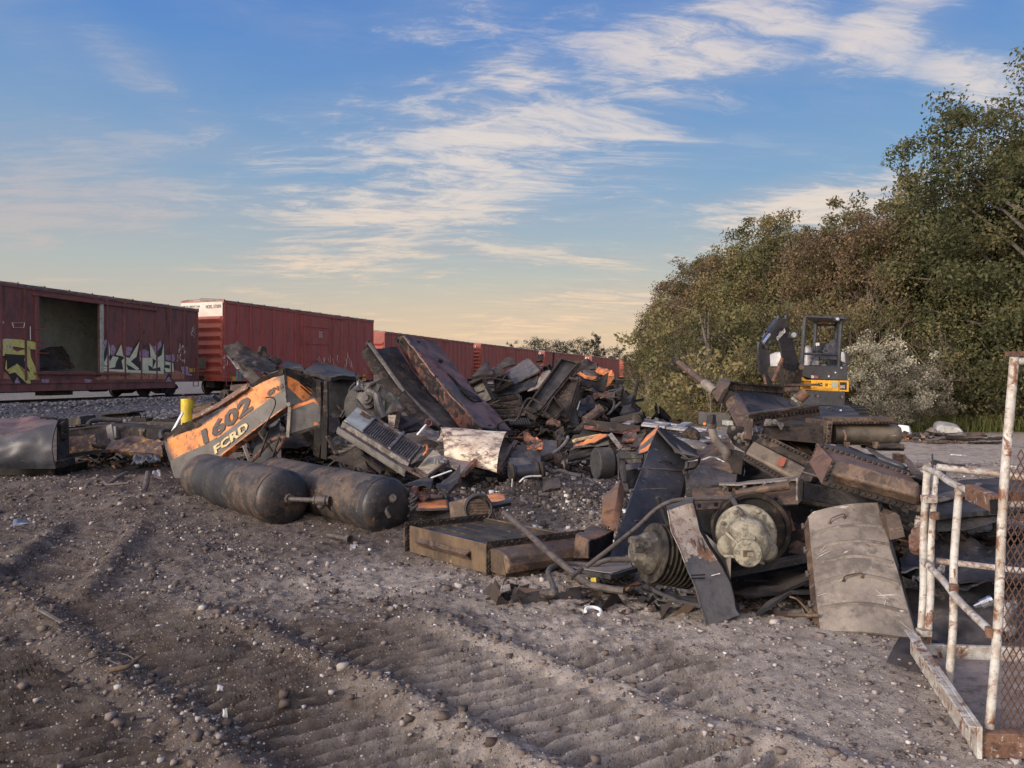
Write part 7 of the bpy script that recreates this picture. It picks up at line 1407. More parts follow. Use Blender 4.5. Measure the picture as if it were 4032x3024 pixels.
def hexbox(mb, f, back, mi=0):  # f = four front corners, back = offset vector or four corners
    f = [Vector(p) for p in f]; b = [p + Vector(back) for p in f] if not isinstance(back, list) else [Vector(p) for p in back]; return mb.box8(f+b, mi)

# tall blue black sheet standing on edge
BSH = root_of('standing_sheet', ZF(1500, 1500, 6.0), 'tall blue black steel door sheet standing tilted, grab handles on it', 'door sheet')
def bp(x, y): # plane of the sheet: leans back
    t_ = (2250-y)/(2250-1680); return P(x, y, 5.85 + 1.15*t_ + (x-2413)*.0012)
mb = MB(); mb.sheet([bp(2398,2200), bp(2500,2235), bp(2622,2215)], [bp(2560,1765), bp(2640,1775), bp(2712,1812)], 20, 30, .03, .012, 1.4, 3); face = mb.build('sheet_face', BLUE, BSH)
mb = MB(); mb.sheet([bp(2555,1770), bp(2640,1775), bp(2712,1812)], [P(2590,1690,7.15), P(2615,1688,7.2), P(2720,1800,7.3)], 14, 8, .02, .02, 2, 5); mb.sheet([P(2590,1688,7.1), P(2716,1812,6.9)], [P(2600,1682,7.3), P(2780,1800,7.4)], 10, 3, .02, .02, 2, 5); mb.build('folded_peak', BLK, BSH)
mb = MB(); mb.sheet([bp(2622,2215), bp(2712,1812)], [bp(2650,2205)+Vector((0,.12,0)), bp(2745,1815)+Vector((0,.12,0))], 16, 4, .02, .01, 2, 5); mb.build('sheet_edge', BLK, BSH)
mb = MB()
for (x0, y0, x1, y1) in ((2513,1846,2705,1855), (2480,1932,2650,1925), (2440,2045,2615,2035)): mb.tube([bp(x0,y0)-Vector((0,.018,0)), bp((x0+x1)/2,(y0+y1)/2-3)-Vector((0,.03,0)), bp(x1,y1)-Vector((0,.02,0))], .012, 6, smooth=True)
mb.build('pressed_rib', GREY, BSH)
for (x, y) in ((2595,1815), (2495,2050)):
    mb = MB(); mb.tube([bp(x,y+8)-Vector((0,.01,0)), bp(x+3,y-4)-Vector((0,.06,0)), bp(x+40,y+2)-Vector((0,.06,0)), bp(x+46,y+12)-Vector((0,.01,0))], .007, 6, smooth=True); mb.build('grab_handle', BLK, face)
mb = MB(); mb.sheet([bp(2435,2130)-Vector((0,.028,0)), bp(2500,2110)-Vector((0,.028,0))], [bp(2500,2015)-Vector((0,.028,0)), bp(2570,1985)-Vector((0,.028,0))], 18, 12, .006, .012, 8, 5, jag=.25); mb.build('dirt_crust', worn('caked_dirt', K(.17,.135,.115), K(.13,.10,.09), K(.07,.06,.055), .95, 0, 6, bump=.7), BSH)
# orange and grey striped corner behind it
mb = MB(); mb.sheet([P(2498,1778,7.6), P(2530,1790,7.5), P(2560,1775,7.4)], [P(2525,1755,8.0), P(2588,1678,8.2), P(2600,1690,8.1)], 10, 24, .015, .01, 2, 4, matf=lambda u, v: 0) if False else None
SC_ = root_of('striped_corner', P(2540, 1790, 7.5), 'orange and dark grey striped corner sheet behind the standing sheet', 'corner sheet')
mb = MB(); mb.sheet([P(2512,1792,7.35), P(2560,1775,7.3)], [P(2528,1742,7.6), P(2592,1677,7.7)], 8, 24, .015, .008, 2, 4, matf=lambda u, v: 0)
mb.v = []; mb.f = []; mb.mi = []; mb.uv = []
mb.sheet([P(2511,1760,7.4), P(2512,1790,7.35)], [P(2585,1676,7.7), P(2602,1700,7.65)], 18, 18, .015, .008, 2, 4, jag=.02)
mb.v = []; mb.f = []; mb.mi = []; mb.uv = []
mb.sheet([P(2510,1790,7.35), P(2545,1780,7.35), P(2600,1740,7.5)], [P(2520,1748,7.55), P(2550,1712,7.7), P(2596,1675,7.8)], 12, 24, .015, .008, 2, 4, matf=lambda u, v: 0 if v < .34 or v > .68 else 1)
mb.build('skin', [ORG_P, GRYP], SC_)
# drum with belt and ribbed roller, black, on its side
DR = root_of('ribbed_drum', ZQ(600, 1050, 8.0), 'black wide drum with a ribbed hub, standing left of the standing sheet', 'drum')
mb = MB(); a = ZQ(560, 865, 8.2); ax = Vector((1, .25, 0)).normalized(); mb.lathe(a - ax*.10, ax, [(0, .12), (.0, .165), (.01, .175), (.17, .175), (.18, .165), (.18, .10)], 40); mb.build('drum', RUB, DR)
mb = MB(); mb.lathe(a + ax*.08, ax, [(0, .135)] + [(.01+.014*k, .145 if k % 2 else .12) for k in range(13)] + [(.21, .13)], 36); mb.build('ribbed_hub', RUB, DR)
bits([
 ('b', 'steel_rack', BLK, 'black rack of straight bars behind the tall blue black sheet', 'rack', [(ZQ(745,760,7.9), ZQ(850,1230,7.3), .05, .03, (0, 1, 0)), (ZQ(800,760,7.9), ZQ(820,1100,7.4), .04, .03, (0, 1, 0)), (ZQ(740,770,7.8), ZQ(1060,765,7.7), .05, .07), (ZQ(810,850,7.8), ZQ(1040,830,7.7), .04, .06)]),
 ('s', 'scrap_sheet', GREY, 'grey channelled sheet behind the black rack', 'scrap sheet', [ZQ(820,960,7.9), ZQ(1000,930,7.8)], [ZQ(820,800,8.1), ZQ(1060,790,8.0)], (10,8,.02,.02,2,.02,.02)),
 ('s', 'scrap_sheet', SOOT_SHADE, 'black sheet low behind the black rack', 'scrap sheet', [ZQ(830,1180,7.6), ZQ(960,1150,7.5)], [ZQ(820,960,7.9), ZQ(1000,930,7.8)], (8,8,.02,.03,2,.02,.02)),  # added, paints the dark at the foot of the rack
 ('p', 'thin_rod', RUB, 'thin black rod standing before the drum', 'rod', [([ZQ(745,780,7.3), ZQ(748,1264,6.9)], .008)]),
 ('s', 'leather_brown_plate', worn('brown_rust_plate', K(.19,.095,.045), K(.13,.068,.036), K(.06,.036,.024), .6, .05, 3, bump=.25, spot=K(.07,.045,.03), spotcov=.2), 'curved brown rusty plate standing left of the tall sheet', 'rusty plate', [ZF(1290,1290,6.3), ZF(1400,1330,6.2), ZF(1470,1350,6.15)], [ZF(1310,990,6.8), ZF(1420,900,6.9), ZF(1500,790,7.0), ZF(1560,930,6.9)], (16,16,.02,.03,1.5,.05,.05)),
 ('s', 'bent_trim', GREY, 'grey bent trim curling down right of the folded peak', 'trim', [ZQ(1450,740,7.0), ZQ(1750,790,6.8)], [ZQ(1260,440,7.3), ZQ(1400,560,7.2), ZQ(1560,700,7.0), ZQ(1745,780,6.85)], (20,4,.02,.02,2,.02,.02)),
 ('p', 'silver_tube', WIRE, 'thin silvery tube bent over the black post right of the tall sheet', 'tube', [([ZQ(1610,845,6.6), ZQ(1720,830,6.6), ZQ(1800,820,6.6), ZQ(1900,790,6.6), ZQ(1990,815,6.6), ZQ(2140,890,6.5)], .008)]),
 ('p', 'black_post', RUB, 'black bent rod hanging from the silvery tube down to the long rod', 'rod', [([ZQ(1600,850,6.55), ZQ(1590,960,6.5), ZQ(1600,1080,6.4), ZQ(1630,1264,6.2), P(2735,1975,5.9)], .016)]),
 ('s', 'domed_lid', TAN, 'dusty domed lid behind the grey trim', 'lid', [ZQ(1480,650,8.2), ZQ(1850,660,8.1)], [ZQ(1480,610,8.5), ZQ(1600,580,8.6), ZQ(1740,590,8.6), ZQ(1860,650,8.4)], (16,8,.03,.02,2,.02,.0)),
 ('s', 'rusty_sheet', BRN, 'reddish brown sheet under the elbow pipe in the right heap', 'rusty sheet', [ZQ(1500,760,7.4), ZQ(1760,840,7.1), ZQ(2100,820,7)], [ZQ(1600,690,7.8), ZQ(1800,690,7.6), ZQ(2150,500,7.8)], (18,8,.02,.05,3,.05,.08)),
 ('s', 'rusty_sheet', RST, 'orange brown torn sheet beside the elbow pipe in the right heap', 'rusty sheet', [ZQ(1850,750,7.3), ZQ(2200,720,7.2)], [ZQ(1900,660,7.6), ZQ(2190,560,7.6)], (14,7,.02,.05,4,.08,.08)),
 ('s', 'rusty_sheet', BRN, 'brown plate with rivets below the elbow pipe foot', 'rusty sheet', [ZK(440,985,6.6), ZK(860,1080,6.3)], [ZK(520,900,6.9), ZK(780,870,6.8), ZK(990,850,6.7)], (12,6,.02,.03,2,.02,.02)),
 ('x', 'upright_block', CHBR, 'dark upright ribbed block in the middle of the right heap', 'block', [([ZK(850,1090,6.3), ZK(970,1120,6.3), ZK(1000,850,6.4), ZK(890,830,6.45)], (0, .2, 0))]),
 ('s', 'core_slab', CORE, 'crusty black core slab drooping left in the right heap', 'core slab', [ZK(300,1200,6.0), ZK(600,1245,5.95), ZK(900,1210,5.9)], [ZK(460,1010,6.4), ZK(700,1040,6.3), ZK(920,1110,6.1)], (20,8,.12,.02,5,.03,.02)),
 ('s', 'core_slab', CORE, 'crusty black core slab under the big bolted box', 'core slab', [ZL(460,1290,5.6), ZL(900,1370,5.5), ZL(1250,1370,5.4)], [ZL(460,1095,5.7), ZL(900,1190,5.6), ZL(1300,1290,5.5)], (30,10,.12,.02,5,.02,.02)),
 ('b', 'bottom_rail', CHBR, 'dark rail beneath the crusty slab under the bolted box', 'rail', [(ZL(400,1310,5.55), ZL(1000,1400,5.4), .05, .03), (ZL(400,1340,5.6), ZL(900,1430,5.5), .03, .02)]),
 ('s', 'scrap_sheet', SOOT_SHADE, 'deep black sheet behind the traction motor', 'scrap sheet', [ZN(900,760,5.9), ZN(2000,720,5.7)], [ZN(900,200,6.3), ZN(2000,120,6.0)], (12,10,.03,.08,1.5,.03,.06)),  # added backing, black for the shade behind the motor
 ('s', 'scrap_sheet', SOOT_SHADE, 'black sheet lying under the traction motor', 'scrap sheet', [ZN(1000,1000,5.3), ZN(1400,1010,4.95), ZN(2100,860,4.9)], [ZN(900,740,6.0), ZN(1600,720,5.7), ZN(2100,660,5.6)], (16,10,.02,.06,2,.03,.05)),
 ('b', 'black_beam', BLK, 'long black beam crossing below the traction motor to the tan door', 'beam', [(ZN(1240,780,5.25), ZN(1800,680,5.2), .06, .03), (ZN(1240,800,5.25), ZN(2000,650,5.15), .09, .05)]),
 ('s', 'black_fender', BLK, 'black shiny rounded trim arching left of the tan door', 'fender', [ZN(1505,1170,4.75), ZN(1640,1070,4.8), ZN(1800,960,4.9), ZN(2030,960,4.9)], [ZN(1510,1130,4.85), ZN(1640,1010,4.95), ZN(1850,915,5.05), ZN(2030,905,5.1)], (20,5,.02,.015,3,.02,.02)),
 ('p', 'yellow_rod', OCH, 'thin yellowish rod under the black rounded trim', 'rod', [([ZN(1800,1000,4.8), ZN(1870,1030,4.75), ZN(1975,1145,4.6)], .007), ([ZN(1780,1160,4.65), ZN(2045,1165,4.6)], .012)]),
 ('s', 'rubber_strip', RUB, 'torn black rubber strip lying by the ribbed roller', 'rubber strip', [ZN(600,915,4.75), ZN(800,1010,4.7), ZN(1020,1090,4.65)], [ZN(620,910,4.9), ZN(810,970,4.85), ZN(1010,1030,4.8)], (16,4,.02,.02,4,.03,.03)),
])
# channel with bolt holes above the wheel
CHN = root_of('punched_channel', ZK(1200, 1400, 5.6), 'brown punched channel beam with a split tube, above the traction motor', 'channel')
mb = MB(); mb.sheet([ZK(400,1540,5.45), ZK(900,1510,5.45), ZK(1640,1465,5.35)], [ZK(380,1290,5.6), ZK(950,1240,5.6), ZK(1660,1140,5.5)], 26, 8, .012, .008, 2, 3); web = mb.build('web', BRN, CHN)
mb = MB(); mb.sheet([ZK(700,1225,5.55), ZK(960,1225,5.5), ZK(1000,1210,5.5), ZK(1650,1165,5.45)], [ZK(700,1205,5.75), ZK(960,1205,5.7), ZK(1010,1190,5.7), ZK(1650,1130,5.65)], 20, 3, .012, .006, 3, 5); mb.sheet([ZK(1640,1470,5.35), ZK(1690,1420,5.5)], [ZK(1640,1150,5.45), ZK(1700,1170,5.6)], 4, 6, .012, .006, 3, 5); mb.build('flange', TAN, CHN)
mb = MB()
for x, y in ((845,1298), (925,1285), (1140,1260), (1365,1230), (1390,1412), (1638,1388), (475,1492), (675,1475)): c = ZK(x, y, 5.40); mb.cbox(c + Vector((0,.02,0)), .022, .02, .026)
mb.build('bolt_hole', SOOT_SHADE, web, smooth=False)
mb = MB(); mb.tube([ZK(900,1335,5.38), ZK(1200,1290,5.33), ZK(1530,1240,5.28)], [.022, .035], 14); mb.build('split_tube', BRN, CHN)
mb = MB()
for x, y in ((995,1260), (1240,1215), (1525,1195), (765,1270)): mb.tube([ZK(x, y-20, 5.4), ZK(x+15, y, 5.36), ZK(x-5, y+22, 5.4)], .012, 6, smooth=True)
mb.build('welded_clip', LOUV, CHN)
# ---- long bolted cooler box lower right (two flanges, two headers)
BX = root_of('cooler_box', ZL(1100, 1300, 5.3), 'big brown bolted cooler box slanting down to the cage, largest of the right heap', 'cooler box')
A, B, C_, D = ZL(655,1125,5.30), ZL(775,860,5.42), ZL(1770,1150,4.95), ZL(1745,1435,4.85)   # near flange outline
n_ = fnorm(A, D, B); mb = MB(); hexbox(mb, [A, D, C_, B], -n_*.014); 
nf = n_; boltrow(mb, A.lerp(B, .1)+(D-A)*.02, A.lerp(B, .95)+(D-A)*.02, nf, 5, .014); boltrow(mb, B.lerp(C_, .02)-(B-A)*.08, B.lerp(C_, .97)-(B-A)*.08, nf, 15, .0145); boltrow(mb, A.lerp(D, .04)+(B-A)*.05, A.lerp(D, .96)+(B-A)*.05, nf, 15, .012); mb.build('near_flange', CHBR, BX, bevel=.002)
mb = MB(); f = [A.lerp(D,.07).lerp(B.lerp(C_,.07),.16), A.lerp(D,.97).lerp(B.lerp(C_,.97),.16), A.lerp(D,.97).lerp(B.lerp(C_,.97),.80), A.lerp(D,.07).lerp(B.lerp(C_,.07),.80)]; f2 = [f[0]+(f[1]-f[0])*.03+n_*.11, f[1]+n_*.11, f[2]-(B-A)*.05+n_*.11, f[3]+(f[1]-f[0])*.03-(B-A)*.05+n_*.11]
mb.box8(f2 + f); mb.build('near_header', BRN, BX, bevel=.02)
bo = Vector((.10, .42, .06)) # towards the far flange
A2, B2, C2_, D2 = ZL(520,880,5.75), ZL(605,680,5.85), ZL(1620,1000,5.35), ZL(1600,1150,5.3)
mb = MB(); n2 = fnorm(A2, D2, B2); hexbox(mb, [A2, D2, C2_, B2], -n2*.014); boltrow(mb, B2.lerp(C2_,.03)-(B2-A2)*.10, B2.lerp(C2_,.98)-(B2-A2)*.10, n2, 16, .0135); boltrow(mb, A2.lerp(B2,.1)+(D2-A2)*.02, A2.lerp(B2,.9)+(D2-A2)*.02, n2, 4, .013); mb.build('far_flange', BRN, BX, bevel=.002)
mb = MB(); mb.sheet([B-(B-A)*.12, C_-(B-A)*.12], [B2-(B2-A2)*.12, C2_-(B2-A2)*.12], 24, 6, .015, .008, 3, 4); mb.sheet([A, B], [A2, B2], 6, 5, .02, .005, 3, 6); mb.build('box_walls', worn('inner_rust_wall', K(.15,.085,.06), K(.11,.066,.05), K(.05,.033,.028), .7, .1, 3, bump=.35, spot=K(.26,.12,.05), spotcov=.2), BX)
mb = MB(); mb.sheet([B2+(B2-A2)*.02+Vector((0,.02,0)), C2_+Vector((0,.02,0))], [ZL(900,720,6.3), ZL(1700,1000,5.8)], 20, 6, .03, .01, 2, 4); one(mb, 'flat_cover', BLK, 'flat dark cover lying behind the big bolted box', 'cover')
# ---- slanting header with the red spot
BX2 = root_of('slanting_header', ZK(1300, 1000, 6.2), 'brown header box with a red paint spot and bolted rims, slanting down right', 'header box')
A, B, C_, D = ZK(1010,850,6.25), ZK(1110,700,6.35), ZK(1760,1030,5.95), ZK(1670,1190,5.9)
n_ = fnorm(A, D, B); mb = MB(); hexbox(mb, [A, D, C_, B], -n_*.12); hb = mb.build('header', worn('olive_brown_paint', K(.15,.12,.085), K(.12,.095,.07), K(.06,.047,.038), .6, .05, 2.5, bump=.2, spot=K(.20,.165,.125), spotcov=.2), BX2, bevel=.02)
mb = MB(); c = ZK(1445,965,6.05)+n_*.0; mb.sheet([ZK(1385,1010,6.03)+n_*.008, ZK(1430,1035,6.01)+n_*.008, ZK(1470,1025,6.0)+n_*.008], [ZK(1405,925,6.1)+n_*.008, ZK(1450,900,6.1)+n_*.008, ZK(1510,925,6.05)+n_*.008], 22, 16, .003, .003, 8, 5, jag=.34); mb.build('red_spot', flat('red_lead_spot', (.22,.065,.04), .8), hb)
mb = MB(); U0, U1 = ZK(1130,695,6.36), ZK(1880,1060,5.95); v_ = (Vector((.35, 0, .3))).normalized()*.10; hexbox(mb, [U0-n_*.02, U1-n_*.02, U1-n_*.02+v_, U0-n_*.02+v_], -n_*.014); boltrow(mb, U0+v_*.55, U1+v_*.55, n_, 17, .013)
L0, L1 = ZK(1005,860,6.24), ZK(1480,1150,5.95); v2 = -(B-A).normalized()*.06; hexbox(mb, [L0+v2, L1+v2, L1, L0], -n_*.014); boltrow(mb, L0+v2*.5, L1+v2*.5, n_, 12, .010); mb.build('bolted_rim', CHBR, BX2, bevel=.002)
bits([
 ('x', 'corner_bracket', CHBR, 'dark bracket at the lower end of the red spotted header', 'bracket', [([ZK(1700,1190,5.8), ZK(1790,1205,5.75), ZK(1870,1060,5.8), ZK(1790,1010,5.9)], (0, .1, 0))]),
 ('p', 'thin_spike', HOSE, 'thin spike pointing left over the end of the spotted header', 'spike', [([ZK(1620,1060,5.75), ZK(1930,1150,5.6)], [.004, .012])]),
 ('x', 'yellowish_beam', OCH, 'short dirty yellow beam between header and bolted box', 'beam', [([ZK(1580,740,6.7), ZK(1760,900,6.5), ZK(1830,860,6.6), ZK(1700,710,6.8)], (0, .15, 0))]),
])
# ---- upper cooler: core block with rounded header
UC = root_of('upper_cooler', ZL(700, 690, 6.6), 'dark ribbed cooler with a rounded brown header, across the top of the right heap', 'cooler')
mb = MB(); nn = 60
a0, a1 = ZL(10,660,6.5), ZL(710,690,6.5); b0, b1 = ZL(30,510,6.6), ZL(720,478,6.6)
S4 = mb.sheet([a0, ZL(200,640,6.5), a1], [b0, ZL(190,520,6.6), b1], 120, 6, .30, .012, 3, 5, bulge=(0, 0), rib=(60, .008, False, .5), nrm=(0, -1, .1)); mb.build('ribbed_core', COPR, UC)
mb = MB(); mb.sheet([ZL(0,470,6.9), ZL(330,468,6.7), ZL(720,470,6.65)], [ZL(0,440,7.3), ZL(300,432,7.3), ZL(720,440,7.2)], 20, 4, .03, .02, 4, 5, fold=.03); mb.build('core_top', CHBR, UC)
mb = MB(); F0, F1, F2, F3 = ZL(700,705,6.45), ZL(752,705,6.45), ZL(775,438,6.5), ZL(725,438,6.5); hexbox(mb, [F0, F1, F2, F3], (0, .5, 0)); boltrow(mb, F1.lerp(F2,.08)-Vector((.03,0,0)), F1.lerp(F2,.92)-Vector((.03,0,0)), (0,-1,0), 6, .014); boltrow(mb, F0+Vector((0,.03,.03)), F3+Vector((0,.03,-.03)), (-1,0,0), 7, .014); mb.build('end_flange', BRN, UC, bevel=.004)
mb = MB(); hd0, hd1 = ZL(752,570,6.75), ZL(1510,585,6.75); ax = (hd1-hd0).normalized(); L = (hd1-hd0).length
prof = []
for k in range(13): an = -math.pi/2 + math.pi*k/12; prof.append((math.cos(an)*.12, math.sin(an)*.10))
rings = []; M_ = 26
for i in range(M_+1):
    d = L*i/M_; s_ = 1.0 if d < L-.12 else math.sqrt(max(0.05, 1-((d-(L-.12))/.125)**2)); rings.append((d, s_))
vs = []; W = len(prof)
for d, s_ in rings:
    for (q, z) in prof: vs.append(hd0 + ax*d + Vector((0, -q*s_, z*(.55+.45*s_) )))
fs = [(i*W+k, (i+1)*W+k, (i+1)*W+k+1, i*W+k+1) for i in range(M_) for k in range(W-1)] + [tuple(range(W))] + [tuple(M_*W+k for k in range(W-1, -1, -1))] + [(i*W, i*W+W-1, (i+1)*W+W-1, (i+1)*W) for i in range(M_)]
mb.add(vs, fs); mb.build('rounded_header', worn('olive_header_paint', K(.135,.112,.082), K(.11,.092,.068), K(.06,.05,.04), .55, .05, 2, bump=.15, spot=K(.045,.035,.03), spotcov=.14, scr=.6, scrcol=K(.4,.35,.28)), UC)
mb = MB(); mb.obox(ZL(770,475,6.62), ZL(1450,472,6.62)-ZL(770,475,6.62), (0, .22, 0), (0, 0, .06)); boltrow(mb, ZL(775,455,6.62), ZL(1445,452,6.62), (0,-1,0), 17, .014); mb.obox(ZL(850,705,6.7), ZL(1500,690,6.7)-ZL(850,705,6.7), (0, .2, 0), (0, 0, .015)); mb.build('top_flange', BRN, UC, bevel=.003)
mb = MB()
for x in (935, 1245): mb.prism([ZL(x-25,665,6.42), ZL(x+30,665,6.42), ZL(x+10,735,6.40), ZL(x-10,735,6.40)], (0, .03, 0))
mb.tube([ZL(890,535,6.43), ZL(915,590,6.42), ZL(915,650,6.42)], .010, 6, smooth=True); mb.build('bracket', BRN, UC)
bits([
 ('x', 'stacked_block', CHBR, 'dark flanged block below the rounded header', 'block', [([ZL(1250,760,6.6), ZL(1555,765,6.5), ZL(1560,690,6.5), ZL(1260,690,6.6)], (0, .3, 0)), ([ZL(1240,740,6.55), ZL(1570,740,6.45), ZL(1570,722,6.45), ZL(1240,720,6.55)], (0, .35, 0))]),
 ('b', 'fin_stack', RST, 'stack of rusty fins under the dark flanged block', 'fins', [(ZL(1450,800+k*14,6.45), ZL(1535,800+k*14,6.45), .10, .008) for k in range(7)]),
 ('s', 'rib_sheet', BLK, 'dark ribbed sheet under the rounded header', 'ribbed sheet', [ZL(760,730,6.2), ZL(1560,950,5.7)], [ZL(820,700,6.5), ZL(1300,800,6.3), ZL(1600,930,6.0)], (20,5,.02,.03,2,.02,.02)),
 ('s', 'torn_plate', GREY, 'grey torn plate slanting right under the rounded header', 'plate', [ZL(1280,810,6.0), ZL(1560,950,5.8)], [ZL(1130,700,6.4), ZL(1200,720,6.4), ZL(1560,930,6.0)], (12,5,.015,.02,3,.06,.03)),
 ('s', 'rusty_curl', BRN, 'curled rusty plate leaning on the end of the big bolted box', 'rusty plate', [ZL(1660,1060,5.15), ZL(1790,1110,5.0)], [ZL(1540,830,5.7), ZL(1560,805,5.8), ZL(1640,900,5.6), ZL(1780,1040,5.2)], (14,6,.02,.03,3,.05,.05)),
 ('s', 'rusty_curl', TAN, 'small tan curled plate right of the rusty curl', 'rusty plate', [ZL(1670,920,5.6), ZL(1840,880,5.6)], [ZL(1690,870,5.8), ZL(1830,820,5.8)], (10,5,.02,.03,4,.06,.06)),
 ('p', 'thin_wires', RUB, 'thin black rods sticking out behind the cage rail', 'rods', [([ZL(1860,800,5.6), ZL(1865,940,5.3)], .006), ([ZL(1880,870,6), ZL(2040,915,5.8), ZL(2212,925,5.8)], .012), ([ZL(1830,885,6), ZL(2000,930,5.8), ZL(2150,960,5.6)], .010)]),
 ('x', 'core_block', CORE, 'crusty dark core block behind the upright cage posts', 'core block', [([ZO(1165,480,5.2), ZO(1400,470,5.2), ZO(1600,410,5.2), ZO(1850,360,5.2), ZO(1850,300,5.3), ZO(1560,310,5.3), ZO(1165,345,5.3)], (0, .4, 0))]),
 ('s', 'flat_sheet', BLK, 'wide flat dark sheet spread behind the cage rails', 'flat sheet', [ZO(1150,340,5.2), ZO(1580,290,5.2), ZO(2050,260,5.2)], [ZO(1050,110,6.5), ZO(1400,60,7.2), ZO(2050,40,7.2)], (20,12,.03,.03,1,.02,.03)),
 ('b', 'wood_lath', TAN, 'pale laths lying on the wide flat dark sheet', 'lath', [(ZO(1165,215,5.7), ZO(1400,160,6.0), .08, .03), (ZO(1165,240,5.6), ZO(1450,175,5.9), .04, .02), (ZO(1420,150,6.1), ZO(1480,110,6.3), .04, .02)]),
 ('s', 'shiny_sheet', BLUE, 'shiny crumpled black sheet behind the cage middle', 'crumpled sheet', [ZO(880,780,4.75), ZO(1150,860,4.6), ZO(1700,830,4.6), ZO(2050,830,4.6)], [ZO(860,660,5.2), ZO(1160,530,5.6), ZO(1400,515,5.6), ZO(1600,640,5.4), ZO(2050,600,5.4)], (30,14,.012,.09,3,.03,.14)),
 ('s', 'shiny_sheet', BLK, 'black rumpled sheet behind the lower cage, beneath the shiny one', 'crumpled sheet', [ZO(1000,1290,4.30), ZO(1400,1370,4.22), ZO(2050,1400,4.15)], [ZO(860,880,4.9), ZO(1200,900,4.85), ZO(1600,880,4.8), ZO(2050,860,4.8)], (30,18,.012,.08,2.5,.02,.12)),
 ('s', 'shiny_sheet', BLK, 'black bent fender strip behind the cage post', 'crumpled sheet', [ZO(1160,880,4.65), ZO(1600,850,4.6), ZO(2050,840,4.6)], [ZO(1150,800,4.8), ZO(1560,760,4.8), ZO(2050,780,4.8)], (24,5,.02,.03,3,.02,.05)),
 ('p', 'chrome_fitting', flat('chrome', (.7,.72,.75), .12, .9), 'shiny chrome fitting behind the tall cage post', 'fitting', [([ZO(1450,1055,4.45), ZO(1580,1010,4.4)], [.010, .032]), ([ZO(1500,1040,4.42), ZO(1590,1005,4.4)], .028)]),
 ('s', 'foil', CHA, 'crumpled silvery foil behind the cage mesh', 'foil', [ZO(1660,1200,4.2), ZO(1790,1190,4.2)], [ZO(1680,980,4.5), ZO(1780,990,4.5)], (12,14,.01,.10,7,.15,.14)),
 ('s', 'foil', CHA, 'crumpled silvery foil left of the two cage corner posts', 'foil', [ZO(930,840,4.6), ZO(1240,840,4.6)], [ZO(1150,740,4.8), ZO(1230,740,4.8)], (12,8,.01,.08,7,.15,.10)),
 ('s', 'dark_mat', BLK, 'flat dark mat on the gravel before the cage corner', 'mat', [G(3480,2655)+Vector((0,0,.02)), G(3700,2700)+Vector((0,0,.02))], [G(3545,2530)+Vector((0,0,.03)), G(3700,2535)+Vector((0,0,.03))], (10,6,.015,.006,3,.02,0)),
 ('x', 'small_box', BRN, 'small brown cast box right behind the tan door', 'box', [([ZO(800,545,4.9), ZO(920,520,4.85), ZO(870,350,4.95), ZO(840,325,5.0), ZO(760,350,5.0)], (.0, .25, 0))]),
 ('s', 'spring_pad', RSTW, 'rusty fringed pad hanging beside the cage corner', 'pad', [ZO(935,610,4.75), ZO(1000,630,4.7), ZO(1035,600,4.7)], [ZO(990,340,4.95), ZO(1040,345,4.95)], (10,18,.04,.02,9,.1,.03)),
])
# ---- riveted dark tank sheet behind (top of the heap)
TS = root_of('riveted_hopper', ZM(1100, 1150, 7.6), 'large dark hopper sheets with two bolted rims, at the back of the right heap', 'hopper')
mb = MB(); mb.sheet([ZM(860,1090,6.9), ZM(1380,1010,7.6)], [ZM(700,830,7.8), ZM(900,850,8.0), ZM(1180,880,8.4)], 22, 16, .03, .02, 1.2, 4, bulge=(0, -.08)); mb.build('hopper_skin', BLK, TS)
mb = MB(); mb.sheet([ZM(1010,1160,6.75), ZM(1560,1160,6.7), ZM(1900,1120,6.7)], [ZM(900,1100,6.95), ZM(1500,1000,8.0), ZM(1750,985,8.8)], 26, 16, .03, .015, 1, 8); sk = mb.build('flat_skin', BLK, TS)
mb = MB(); mb.sheet([ZM(1680,1050,7.7), ZM(1700,1048,7.7)], [ZM(1665,1030,7.8), ZM(1690,1020,7.8)], 6, 5, .004, .01, 20, 3, jag=.3); mb.build('white_splash', WHT, sk)
mb = MB(); mb.tube([ZM(1585+22*math.cos(k*.524), 1017+12*math.sin(k*.524), 7.75+.0*k) for k in range(13)], .012, 6); mb.build('ring_mark', RUB, sk)
mb = MB(); p0, p1 = ZM(680,815,7.75), ZM(1180,855,8.3); n_ = Vector((0, -1, .2)).normalized(); hexbox(mb, [p0-Vector((0,0,.075)), p1-Vector((0,0,.075)), p1+Vector((0,0,.03)), p0+Vector((0,0,.03))], (0, .03, 0)); boltrow(mb, p0-Vector((0,0,.03)), p1-Vector((0,0,.03)), n_, 22, .017); hexbox(mb, [p0+Vector((0,-.04,.03)), p1+Vector((0,-.04,.03)), p1+Vector((0,-.04,.05)), p0+Vector((0,-.04,.05))], (0, .12, 0)); mb.build('upper_rim', CHBR, TS)
mb = MB(); p0, p1 = ZM(880,1115,6.75), ZM(1500,1030,7.3); n_ = Vector((.1, -1, .2)).normalized(); hexbox(mb, [p0-Vector((0,0,.05)), p1-Vector((0,0,.05)), p1+Vector((0,0,.045)), p0+Vector((0,0,.045))], (0, .03, 0)); boltrow(mb, p0, p1, n_, 19, .016); hexbox(mb, [p0+Vector((0,-.04,.045)), p1+Vector((0,-.04,.045)), p1+Vector((0,-.04,.062)), p0+Vector((0,-.04,.062))], (0, .10, 0)); mb.build('lower_rim', BRN, TS)
